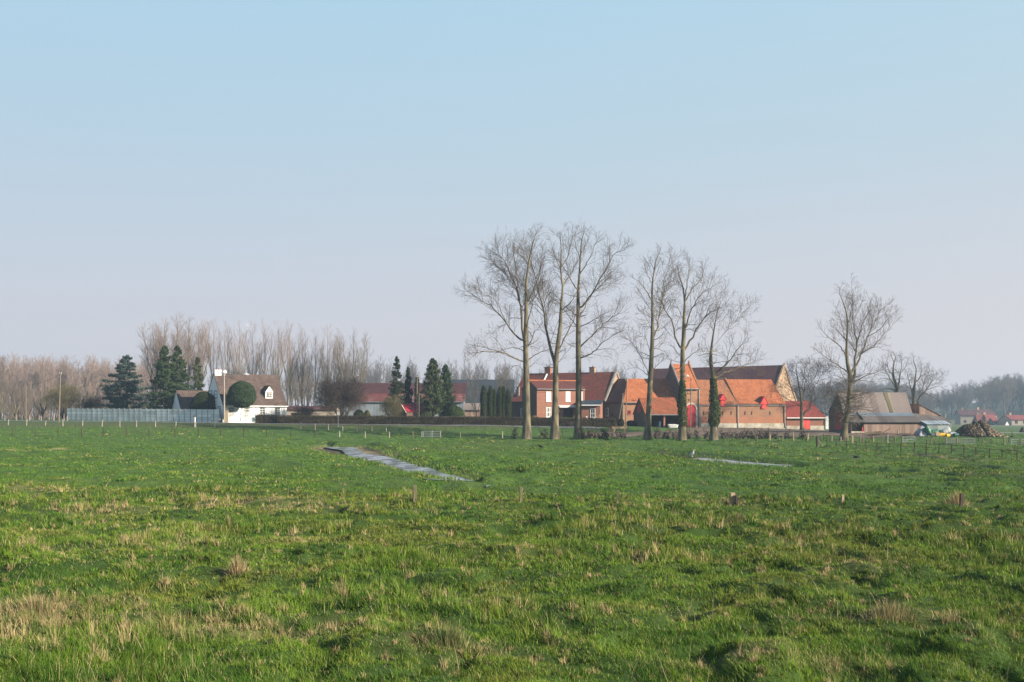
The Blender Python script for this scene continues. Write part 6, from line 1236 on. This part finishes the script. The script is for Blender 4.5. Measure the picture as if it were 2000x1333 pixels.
# stumps of posts at the edge of the rough grass
for px, pt, pb, w, ln, m, lab in [(810.5, 949, 981, 9, .0, 'old_wood', 'square mossy post stub, tallest in the rough grass'), (1018, 952, 982, 7, 0, 'old_wood', 'thin mossy square post stub standing alone behind the middle of the rough grass'), (1206.5, 959, 984, 6, .02, 'old_wood', 'dark short post stub with worn top among tall bents'), (1430.5, 965, 988, 11, 0, 'log_end', 'pale split post stub with a notched bleached top'), (1646, 967, 986, 6, -.04, 'log_end', 'narrow grey leaning post stub'), (1876, 964, 990, 7, .1, 'dark_wood', 'dark leaning post stub with a hooked top')]:
    stake(px, pt, pb, w * .82, m, 'fence_post', lab, 'old post stubs along the rough grass', ln, False, dmin=30, dmax=42.5)
b0 = hit(1435, 988, 30, 42.5); mb = MB(); mb.box((-.05, -.04, -.2), (.04, .05, .36)); o = mb.build('fence_post', M['dark_wood'], loc=b0 + Vector((.09, .05, 0))); tag(o, 'dark half of the split stub, touching the pale bleached half', 'post', 'old post stubs along the rough grass')
# pale posts along the road
G1 = 'pale concrete posts along the roadside bank'; LB = 'pale roadside concrete post on the bank before the wall and hedge'
for X, yt, yb, ln in [(95, 968, 1035, -.12), (312, 972, 1042, -.12), (535, 985, 1040, -.15), (745, 965, 1050, .03), (978, 978, 1045, 0), (1205, 975, 1055, -.12), (1418, 985, 1058, 0), (1615, 978, 1058, 0), (1840, 985, 1058, 0)]: stake(X / 6.06, 660 + yt / 6.06, 660 + yb / 6.06, 2.0, 'concrete_post', 'roadside_post', LB, G1, ln * -1, dmin=120)
for X, yt, yb in [(130, 1238, 1302), (352, 1240, 1302), (565, 1245, 1305), (773, 1245, 1300), (1707, 1255, 1330)]: stake(280 + X / 5.553, 600 + yt / 5.553, 600 + yb / 5.553, 2.2, 'concrete_post', 'roadside_post', LB, G1, .02, dmin=120)
for X, yt, yb in [(418, 1265, 1335), (562, 1272, 1338), (718, 1295, 1345), (880, 1300, 1352), (1035, 1298, 1352), (1190, 1305, 1355)]: stake(540 + X / 5.553, 600 + yt / 5.553, 600 + yb / 5.553, 2.0, 'concrete_post', 'roadside_post', LB, G1, 0, dmin=120)
LB2 = 'short pale post on the grass shoulder beyond the poles'
for X in (57, 197, 262, 350, 392, 487, 637, 757, 795): stake(X / 6.06, 660 + 915 / 6.06, 660 + 978 / 6.06, 1.7, 'concrete_post' if X not in (262, 392) else 'old_wood', 'roadside_post', LB2, 'short posts behind the road', 0, dist=166)
o = stake(380.5, 814.5, 835, 2.4, 'white_paint', 'marker_post', 'white marker post with a dark cap below the concrete wall', None, .02, dmin=120)
b = hit(380.5, 835, 120); mb = MB(); z = (835 - 815.5) / F * b.y; mb.box((-.22, -.06, z), (.14, .06, z + .24)); c_ = mb.build('cap', M['dark_wood'], o)
root = thing('sign_post', 'small grey sign on a thin post before the long hedge', 'sign', hit(660.5, 834, 120)); mb = MB(); mb.tube([(0, 0, -.3), (0, 0, 2.2)], .05, 6); mb.build('post', M['galv'], root); mb = MB(); mb.slab([(-.18, -.06, 1.75), (.24, -.06, 1.75), (.24, -.06, 2.1), (-.18, -.06, 2.3)], .03); mb.build('plate', M['tin'], root)
# thin rusty stakes across the left pasture
G2 = 'thin rusty stakes across the pasture below the road'
for X in (68, 196, 324, 455, 577, 705, 830, 976, 1107, 1230, 1360, 1487, 1623, 1755): stake(X / 2.857, 838, 854, 1.7, 'rust', 'fence_stake', 'thin rusty iron stake in the row below the road bank', G2, .01, dmin=90)
for X, yt, yb in ((1895, 65, 98), ): stake(X / 2.857, 820 + yt / 2.857, 820 + yb / 2.857, 2.2, 'concrete_post', 'fence_post', 'single pale post ending the row of rusty stakes', None, 0, dmin=90)
# posts in front of the hedge and poplars
G3 = 'mixed posts of the pasture fence between the drain and poplars'; L3 = 'weathered short fence post between the drain and the first poplar'
for X, yt, yb, w in [(180, 66, 100, 2.2), (323, 66, 103, 2.2), (458, 68, 102, 2.2), (589, 66, 104, 2.6), (646, 66, 96, 1.6), (697, 62, 98, 1.8), (744, 60, 102, 2.4), (853, 72, 105, 3.0), (975, 66, 100, 1.6), (1089, 65, 104, 2.2)]: stake(600 + X / 2.857, 820 + yt / 2.857, 820 + yb / 2.857, w, 'concrete_post' if w < 2.3 else 'old_wood', 'fence_post', L3, G3, 0, dmin=100)
G4 = 'dark thin posts near the hedge'
for px, pt, pb in ((1116.5, 823, 835), (1099, 842, 857), (948, 824, 842), (870, 822, 841), (700, 826, 845)): stake(px, pt, pb, 1.3, 'dark_wood', 'fence_stake', 'dark thin stake standing in the grass before the hedge', G4, 0, dmin=110)
# right-hand fences
G5 = 'thin dark stakes of the near fence along the straw-edged swale'
for px, pt, pb, ln in [(1614.8, 861, 874.5, 0), (1633.4, 856, 875, 0), (1653.5, 855, 876, .0), (1672.4, 862, 879.5, 0), (1691.6, 864, 878.5, 0), (1713.3, 865, 881.5, 0), (1736.6, 866.5, 881.5, 0), (1759.5, 865, 884.5, .03), (1785.2, 863, 885.5, .06), (1808.4, 859, 888.5, .04), (1833.7, 867.5, 885.8, .03), (1858.2, 870.5, 888, .02), (1882.6, 870.5, 887.5, .01), (1906.8, 875, 891, -.08), (1932.5, 876.5, 896, 0), (1957.2, 879, 896, 0), (1986.4, 879.5, 899, 0)]: stake(px, pt, pb, 2.0, 'rust' if px > 1700 else 'dark_wood', 'fence_stake', 'thin dark stake of the near fence beside the straw-edged swale', G5, ln, dmin=60)
NF = [(1614.8, 861, 874.5), (1672.4, 862, 879.5), (1736.6, 866.5, 881.5), (1785.2, 864, 885.5), (1833.7, 867.5, 885.8), (1882.6, 870.5, 887.5), (1932.5, 876.5, 896), (1986.4, 879.5, 899)]
for k_, lab in ((.92, 'upper thin wire of the near fence along the straw-edged swale'), (.55, 'lower thin wire of the near fence along the straw-edged swale')):
    mb = MB(); pts = []
    for px, pt, pb in NF: q = hit(px, pb, 60); pts.append(q + Vector((0, 0, (pb - pt) / F * q.y * k_)))
    mb.tube([p - pts[0] for p in pts], .012, 4); tag(mb.build('fence_wire', M['rust'], loc=pts[0]), lab, 'wire')
G6 = 'weathered posts of the far fence before the farm shed'; L6 = 'weathered wooden post of the far fence before the grey farm shed'
SP = [(1479, 852, 861.5, 2.2), (1504, 848, 861, 2.4), (1521.5, 853.5, 861.5, 2.2), (1529, 848, 861.3, 2.6), (1549, 844, 862, 2.4), (1551.5, 853.5, 862, 2), (1576, 851, 863, 3), (1578.5, 847, 860, 2), (1589, 850, 861, 2.2), (1608.3, 848.5, 859.8, 1.6), (1624.3, 851, 862.5, 2.8), (1642, 853, 864, 2.6), (1651, 853, 864, 2.2), (1664.8, 851, 866, 3.4), (1680, 851.5, 864.6, 2.6), (1686, 853.5, 866.6, 2.6), (1705.5, 852.5, 865.3, 2.6), (1724, 851, 866.2, 2.8), (1761.5, 852.5, 867.2, 3.2), (1754.5, 841, 850.8, 2.4), (1819, 842, 853, 2), (1818.5, 857.5, 867, 2.2), (1847.2, 854, 867, 2.2), (1869.5, 854.5, 867.5, 2), (1919, 855.5, 867.5, 2.6), (1911.2, 855.5, 863.5, 1.5), (1935.5, 858, 866.5, 1.6), (1962, 855.5, 869.6, 2.6), (1970.6, 855, 865, 1.8), (1993.8, 858.5, 869.8, 2), (1738, 851, 863, 1.2), (1702, 850, 862, 1.2)]
for i, (px, pt, pb, w) in enumerate(SP): stake(px, pt, pb, w, ('old_wood', 'log_end', 'wood_pole')[i % 3] if w > 1.9 else 'dark_wood', 'fence_post', L6 if px > 1600 else 'weathered wooden post of the far fence before the orange barn and hipped shed', G6 if px > 1600 else 'weathered posts before the orange barn', .01 * ((i % 3) - 1), i % 2 == 0, dmin=100)
def strainer(label, px, pt, pb, w, m, side, spx, spt, spb, m2='old_wood'):
    b = hit(px, pb, 70); h = (pb - pt) / F * b.y; r = w / F * b.y / 2; root = thing('strainer_post', label, 'post', b); mb = MB(); mb.tube([(0, 0, -.3), (0, 0, h * .9), (0, 0, h)], [r, r * .95, r * .7], 8); mb.build('post', M[m], root); x = (spx - px) / F * b.y; mb = MB(); z = (pb - spt) / F * b.y; mb.tube([(0, 0, z), (x, 0, -.1)], [r * .45, r * .45], 6); mb.build('strut', M[m2], root)
strainer('thick dark corner post with a pale diagonal strut before the big bare tree', 1596, 852.5, 872.5, 5, 'dark_wood', 1, 1606.5, 857.5, 871.5)
strainer('tall pale straining post with a dark strut before the board wall', 1733.3, 848.5, 866, 3.2, 'concrete_post', -1, 1726, 851.5, 864, 'dark_wood'); strainer('straining post with a dark strut just past the tall pale one', 1747.8, 853, 867.4, 2.6, 'old_wood', -1, 1740.5, 853.8, 866.5, 'dark_wood'); strainer('slim straining post with a thin brace by the barrels', 1821, 853, 867.2, 2.4, 'old_wood', 1, 1828.5, 859, 866, 'dark_wood')
def rail_gate(label, px0, px1, pyt, pyb, m, rails, uprights, brace=False):
    b = hit(px0, pyb + 1, 100); e_ = hit(px1, pyb + 1, 100); d = (b.y + e_.y) / 2; b = on(px0, d); L = (px1 - px0) / F * d; h = (pyb - pyt) / F * d; root = thing('field_gate', label, 'gate', b); fr_ = MB()
    for x in (0, L): fr_.tube([(x, 0, .05), (x, 0, h)], .035, 6)
    if brace: fr_.tube([(0, 0, .15), (L, 0, h - .05)], .03, 6)
    fr_.build('frame', M[m], root); rl = MB()
    for i in range(rails): z = .12 + (h - .12) * i / (rails - 1); rl.tube([(.03, 0, z), (L - .03, 0, z)], .03, 6)
    for x in uprights: rl.tube([(L * x, 0, .1), (L * x, 0, h)], .025, 6)
    rl.build('rails', M[m], root); return root
rail_gate('galvanised field gate beside the barrels, between two dark posts', 1848.5, 1869, 855.5, 866, 'galv', 4, (.5,)); rail_gate('longer galvanised field gate below the rubble heap', 1873, 1904, 854.5, 866, 'galv', 4, (.5,)); rail_gate('thin wire-braced field gate below the timber pile', 1763.5, 1787, 853, 865, 'zinc', 3, (.35,), True); rail_gate('grey field gate between short posts left of the first poplar'.replace('left of', 'before'), 823, 860, 843, 855, 'zinc', 4, (.5,)); rail_gate('thin wire gate at the edge of the view beyond the black trough', 1975, 2004, 857, 868, 'zinc', 3, (.5,))
# old cut hedge of stumps along the poplars
rgs = random.Random(3); HS = []
HO = dict(dens=(3.2, 2.6, 2), t0=(.35, .2, .2), ang=((30, 70), (30, 70), (30, 60)), up=(.3, .1, 0), len=(.5, .5, .5), max=(.45, .25, .2), pts=(3, 3, 3), wob=.25, trop=(.05, 0, 0), rmin=.010, rk=.03, levels=2)
for k in range(4): HS.append(make_bare(.95, 3, .28, HO, 300 + k, .085, .02))
GH = 'cut hedge stumps along the foot of the poplars'; PR = {}
spots = [1005, 1056, 1064, 1130, 1139, 1148, 1153, 1161, 1169, 1176, 1181, 1187, 1196, 1206, 1213, 1220, 1281, 1286, 1297, 1303, 1316, 1322, 1340, 1348, 1361, 1377, 1382, 1412, 1418, 1424, 1430, 1439, 1446, 1452, 1457, 1461, 1469, 1476, 1484, 1489, 1496, 1501, 1510, 1515, 1534, 1541, 1565, 1569]
for i, px in enumerate(spots):
    b = hit(px, 857.6 + rgs.uniform(-.6, .8), 110); k = i % 4; s_ = rgs.uniform(.75, 1.25); lab = 'gnarled cut hedge stump with twiggy shoots along the poplar row'
    if px == 1005: lab, s_ = 'lone bushy twiggy stump before the first poplar', 1.35
    if k not in PR: PR[k] = bare_thing('hedge_stump', lab, 'hedge stump', HS[k], b, GH, 'dark_wood', 'dark_twig', rgs.uniform(0, 6), (s_, s_, s_))
    else: copy_tree(PR[k], b, rgs.uniform(0, 6), (s_, s_, s_), lab, GH)
for o in bpy.data.objects:
    if o.name.startswith('hedge_stump') : o['category'] = 'hedge stump'
# ------------------------------------------------------------------ things in the yards
b = hit(1199, 845, 120); root = thing('stone_trough', 'long pale stone trough on two blocks in the grass', 'trough', b); s_ = b.y / F
mb = MB(); mb.box((-.3, -.3, .55), (1.85, .35, .82)); mb.build('slab', M['log_end'], root)
for x in (-.05, 1.45): mb = MB(); mb.box((x, -.22, -.2), (x + .3, .25, .548)); mb.build('leg', M['log_end'], root)
mb = MB(); mb.box((-.85, -.2, -.2), (-.31, .35, .72)); mb.build('side_block', M['dark_wood'], root)
b = on(1302.5, 160.8); root = thing('white_trailer_hull', 'white boat-shaped hull lying at the mouth of the cart shed', 'hull', b); mb = MB(); w_, hh = 1.85, .5
ring = lambda z, k: [(x * k + w_ / 2 * (1 - k), y * k, z) for x, y in ((0, -.3), (.25, -.5), (w_ - .2, -.5), (w_, -.2), (w_, .4), (.2, .5))]
a_, c_ = ring(0.02, .8), ring(hh, 1.0)
for i in range(6): j = (i + 1) % 6; mb.poly([a_[i], a_[j], c_[j], c_[i]])
mb.poly(c_); mb.build('hull', M['white_plastic'], root); mb = MB(); mb.box((.2, -.36, hh + .01), (w_ - .3, .4, hh + .08)); mb.build('deck', M['white_paint'], root)
def drum(label, px, py, d, r, L, m, tilt, yaw, name='barrel', z=0.0, group='plastic barrels dumped by the corrugated hut', lid=None):
    b = on(px, d) + Vector((0, 0, z)); root = thing(name, label, 'barrel', b, 0, group); ax = Vector((math.sin(tilt) * math.cos(yaw), math.sin(tilt) * math.sin(yaw), math.cos(tilt))); c = Vector((0, 0, r * math.sin(tilt) + L / 2 * math.cos(tilt) - .03)); mb = MB()
    ts = [(-.5, .88), (-.46, .97), (-.2, 1.0), (-.18, 1.04), (-.15, 1.0), (.15, 1.0), (.18, 1.04), (.2, 1.0), (.46, .97), (.5, .88)]; mb.tube([c + ax * L * t for t, _ in ts], [r * q for _, q in ts], 14); mb.build('body', M[m], root); q = MB(); q.tube([c + ax * (L * .5 + .003), c + ax * (L * .5 + .03)], r * .78, 12); q.build('lid', M[lid or m], root); return root
drum('large green barrel tilted upward against the hut corner', 1812.5, 850, 138.5, .42, 1.2, 'green_plastic', .45, 2.6); drum('large green barrel lying on its side next to the tilted one', 1825, 850, 138.8, .42, 1.1, 'green_plastic', 1.45, .25, z=.05); drum('dark teal barrel lying behind the yellow drum', 1837, 850, 139.5, .4, 1.0, 'teal_plastic', 1.5, .1); drum('yellow barrel lying flat in front of the dark teal one', 1839, 852, 137.6, .30, .9, 'yellow_plastic', 1.55, 0); drum('pale round end-on barrel beside the yellow drum', 1829.5, 852, 137.5, .36, .5, 'log_end', 1.5, -1.5); drum('white barrel heaped on top, tilted', 1848.5, 848, 138.4, .40, .95, 'white_plastic', 1.1, -.2, z=.3); drum('small yellow drum under the tilted white barrel', 1850.5, 852, 137.5, .25, .7, 'yellow_plastic', 1.5, .5); drum('pale blue tank lying past the white barrel', 1861, 851, 138.2, .32, .9, 'pale_blue_sheet', 1.55, 0); drum('small green canister, last of the dumped row', 1867, 852, 137.8, .26, .7, 'teal_plastic', 1.5, .3)
drum('white round lid-end drum between green barrels', 1823.5, 852, 137.6, .24, .4, 'white_plastic', 1.5, -1.4); drum('dull blue barrel standing inside the cart shed', 1288, 838, 161.5, .3, .95, 'blue_plastic', .05, 0, group=None)
def lump(name, label, cat, loc, sx, sy, sz, m, seed, k=14, rough=.35):
    rg = np.random.default_rng(seed); V = []; fs = []; nr_ = 10
    for i in range(nr_ + 1):
        t = i / nr_
        for j in range(k * 2):
            a = 2 * math.pi * j / (k * 2); r = (1 - t) ** .6; n_ = 1 + rough * (float(fbm(np.array(math.cos(a) * 2 + seed), np.array(math.sin(a) * 2 + t * 3), seed, 3)) - .5) * 2; V.append((math.cos(a) * sx * r * n_, math.sin(a) * sy * r * n_, sz * t * (1 + .3 * (n_ - 1)) - .05))
    J = np.arange((nr_ + 1) * k * 2).reshape(nr_ + 1, k * 2); Jn = np.roll(J, -1, 1); fs = np.stack([J[:-1], Jn[:-1], Jn[1:], J[1:]], -1).reshape(-1, 4); o = np_mesh(name, V, [fs], M[m]); o.location = loc; return tag(o, label, cat)
lump('tarpaulin_heap', 'crumpled grey tarpaulin heap against the hut', 'tarpaulin', on(1800, 139), .95, .8, 1.35, 'tarp', 5, rough=.7)
rg = random.Random(8); GL = 'loose timbers lying before the board wall'
for i in range(11):
    px = 1700 + rg.random() * 48; b = on(px, 141 + rg.uniform(-1, 1)); mb = MB(); L = rg.uniform(1.2, 2.6); an = rg.uniform(-.25, .3); ty = rg.uniform(-.4, .4); r_ = rg.uniform(.07, .14); z = rg.uniform(.05, .45); mb.tube([(-L / 2, -ty, z), (L / 2, ty, z + abs(math.sin(an)) * .6)], [r_, r_ * .8], 7); o = mb.build('timber', M['log' if i % 3 else 'old_wood'], loc=b); tag(o, 'brown timber lying loosely in the pile before the board wall', 'timber', GL)
b = on(1721, 141.2); mb = MB(); mb.tube([(0, 0, .2), (1.3, 0, 1.0)], .06, 6); tag(mb.build('timber', M['log'], loc=b), 'long timber sticking up out of the pile', 'timber', GL)
for i in range(7): b = on(1762 + i * 5.2, 140.5 + rg.uniform(-.5, .5)); mb = MB(); L = rg.uniform(.8, 1.5); mb.tube([(-L / 2, -.2, .12), (L / 2, .2, .2 + rg.uniform(0, .2))], rg.uniform(.06, .12), 6); tag(mb.build('timber', M['dark_wood'], loc=b), 'dark rotten timber on the ground between pile and tarpaulin', 'timber', 'rotten timbers by the tarpaulin')
# heap of roots and rubble
b = on(1906, 141); rg = np.random.default_rng(12); sx, sy, hz = 3.2, 2.8, W(1906, 822.5, 141).z - b.z; n = 2600
xs = rg.uniform(-1, 1, n); a = rg.uniform(0, 6.28, n); q = np.sqrt(rg.uniform(0, 1, n)); ex, ey = q * np.cos(a), q * np.sin(a)
def hh(ex, ey): r = np.hypot(ex, ey); return np.clip((1 - r) ** .8, 0, 1) * (1 - .35 * sst(.0, 1, ex)) * (1 + .12 * np.sin(ex * 9))
P = np.stack([ex * sx + .15 * sx * (ex > 0), ey * sy, hh(ex, ey) * hz], -1); bx = np.array([[-1, -1, -1], [1, -1, -1], [1, 1, -1], [-1, 1, -1], [-1, -1, 1], [1, -1, 1], [1, 1, 1], [-1, 1, 1]], float) * .5
rot = rg.normal(size=(n, 3, 3)); rot = np.linalg.qr(rot)[0]; sc = rg.uniform(.10, .30, (n, 3)) * np.array([1.3, 1, .8]); V = (bx[None] * sc[:, None, :] * rg.uniform(.7, 1.2, (n, 8, 1))) @ rot + P[:, None, :]
f6 = np.array([[0, 3, 2, 1], [4, 5, 6, 7], [0, 1, 5, 4], [1, 2, 6, 5], [2, 3, 7, 6], [3, 0, 4, 7]]); fs = (f6[None] + np.arange(n)[:, None, None] * 8).reshape(-1, 4)
cc = np.where(rg.uniform(0, 1, n)[:, None] < np.clip(.7 - .3 * ex[:, None], .1, .9), np.array([.16, .14, .12]), np.array([.6, .55, .47])) * rg.uniform(.5, 1.1, n)[:, None]
root = thing('rubble_heap', 'big heap of dark and pale rubble chunks beyond the fence', 'heap', b); np_mesh('chunks', V.reshape(-1, 3), [fs], M['stone'], root, cols=np.repeat(cc, 8, 0))
th = np.linspace(0, 2 * np.pi, 25)[:-1]; V = []
for r_ in np.linspace(1, .0, 9): V += [(r_ * math.cos(t) * sx * .97, r_ * math.sin(t) * sy * .97, float(hh(np.array(r_ * math.cos(t)), np.array(r_ * math.sin(t)))) * hz * .93 - .1) for t in th]
J = np.arange(9 * 24).reshape(9, 24); Jn = np.roll(J, -1, 1); np_mesh('core', V, [np.stack([J[:-1], Jn[:-1], Jn[1:], J[1:]], -1).reshape(-1, 4)], M['log'], root)
b = on(1934, 154); rg2 = random.Random(4)
for i in range(16): b = on(1936 + rg2.random() * 34, 139.5 + rg2.uniform(-1, 1.5)); o = lump('stone', 'loose pale stone strewn past the foot of the rubble heap', 'stone', b, rg2.uniform(.12, .3), .18, rg2.uniform(.1, .22), 'log_end', 20 + i, 5); o['group'] = 'loose stones by the rubble heap'
lump('water_trough', 'low black rubber trough at the end of the loose stones', 'trough', on(1977, 139), .42, .3, .32, 'dark', 44, 8, .1); stake(1976.5, 841.5, 852, 1.3, 'dark_wood', 'fence_stake', 'thin dark stake standing behind the black trough', None, 0, dist=141)
# road sign
b = on(1966.8, 208); root = thing('warning_sign', 'pale triangular road sign on a post beside the far road', 'sign', b); z0 = zpy(831, 208) - b.z; z1 = zpy(823.5, 208) - b.z; mb = MB(); mb.tube([(0, 0, -.3), (0, 0, z1 - .1)], .055, 6); mb.build('post', M['galv'], root); mb = MB(); mb.slab([(-.42, -.07, z0), (.42, -.07, z0), (0, -.07, z1)], .03); mb.build('plate', M['white_paint'], root)
lump('road_bush', 'dark clipped bush beside the far road at the edge of the view', 'bush', on(1997, 205), .7, .7, 1.2, 'hedge_core', 9, 8, .3)
# swing frame, white statue and trestle behind the hedge
b = on(1170, 164); root = thing('trestle', 'pale wooden A-frame standing behind the hedge', 'trestle', b); mb = MB(); mb.tube([(-.25, 0, -.1), (.05, 0, 1.9)], .05, 6); mb.build('leg', M['log_end'], root); mb = MB(); mb.tube([(.45, 0, -.1), (.05, .02, 1.9)], .05, 6); mb.build('leg', M['log_end'], root)
b = on(1145.5, 163); mb = MB(); mb.tube([(0, 0, -.2), (0, 0, .9), (0, 0, 1.2), (0, 0, 1.45), (0, 0, 1.62)], [.2, .18, .14, .13, .05], 10); tag(mb.build('garden_statue', M['white'], loc=b), 'small white garden statue peeping over the hedge', 'statue')
b = on(1156, 164); root = thing('garden_table', 'grey garden table under the veranda windows', 'table', b); mb = MB(); mb.box((-.1, -.4, 1.42), (.95, .4, 1.48)); mb.build('table_top', M['tin'], root)
for x in (0, .85): mb = MB(); mb.tube([(x - .1, 0, -.1), (x, 0, 1.418)], .03, 5); mb.build('leg', M['tin'], root)
# ------------------------------------------------------------------ birds
def bird(label, name, px, py, d0, m, spine, rad, legs, head_up, yaw, wing=None, z=0.0, s=1.0):
    b = hit(px, py, 45); root = thing(name, label, 'bird', b + Vector((0, 0, z)), yaw); mb = MB(); mb.tube([tuple(Vector(p) * s) for p in spine], [r * s for r in rad], 8); 
    for x, y in legs: mb.tube([(x * s, y * s, legs_top * s), (x * s + .01, y * s, -.03)], .007 * s + .002, 4)
    mb.build('body', M[m], root)
    if wing:
        for pts in wing: w = MB(); w.slab([tuple(Vector(p) * s) for p in pts], .02 * s); w.build('wing', M[m], root)
legs_top = .2
bird('black crow standing in the pasture before the second poplar', 'crow', 1055.5, 879, 80, 'crow', [(-.30, 0, .20), (-.2, 0, .22), (-.08, 0, .24), (.05, 0, .27), (.13, 0, .33), (.19, 0, .37), (.24, 0, .365), (.30, 0, .35)], [.012, .035, .085, .09, .055, .05, .022, .006], [(-.02, .04), (-.02, -.04)], 0, 2.7, s=1.25)
bird('black crow gliding low over the pasture with one wing raised', 'crow', 1673, 903, 70, 'crow', [(-.28, 0, .20), (-.2, 0, .205), (-.08, 0, .21), (.05, 0, .22), (.13, 0, .23), (.19, 0, .235), (.24, 0, .23), (.30, 0, .22)], [.02, .03, .075, .08, .05, .048, .02, .005], [], 0, -.2, wing=[[(-.08, .05, .24), (.1, .05, .24), (.05, .35, .30), (-.12, .62, .36), (-.2, .4, .3)], [(.1, -.05, .24), (-.08, -.05, .24), (-.25, -.4, .3), (-.55, -.6, .42), (-.1, -.35, .34)]], z=.15, s=1.0)
legs_top = .42
bird('grey heron standing hunched at the edge of the narrow drain', 'heron', 1352, 898.5, 70, 'heron', [(-.30, 0, .36), (-.2, 0, .42), (-.05, 0, .5), (.08, 0, .58), (.12, 0, .68), (.08, 0, .76), (.12, 0, .82), (.18, 0, .82), (.30, 0, .79)], [.015, .06, .11, .10, .055, .045, .045, .03, .006], [(0, .04), (0, -.04)], 0, -.5, s=.95)
# ------------------------------------------------------------------ the winter air
hz_ = bpy.data.materials.new('winter_haze'); hz_.use_nodes = True; N = hz_.node_tree.nodes; N.clear(); out = N.new('ShaderNodeOutputMaterial'); pv = N.new('ShaderNodeVolumePrincipled')
pv.inputs['Color'].default_value = (.55, .75, 1.0, 1); pv.inputs['Density'].default_value = HAZE; pv.inputs['Anisotropy'].default_value = .2
hz_.node_tree.links.new(pv.outputs[0], out.inputs['Volume'])
mb = MB(); mb.box((-700, -60, -8), (760, 1000, 46)); ho = mb.build('haze', hz_); tag(ho, kind='stuff')
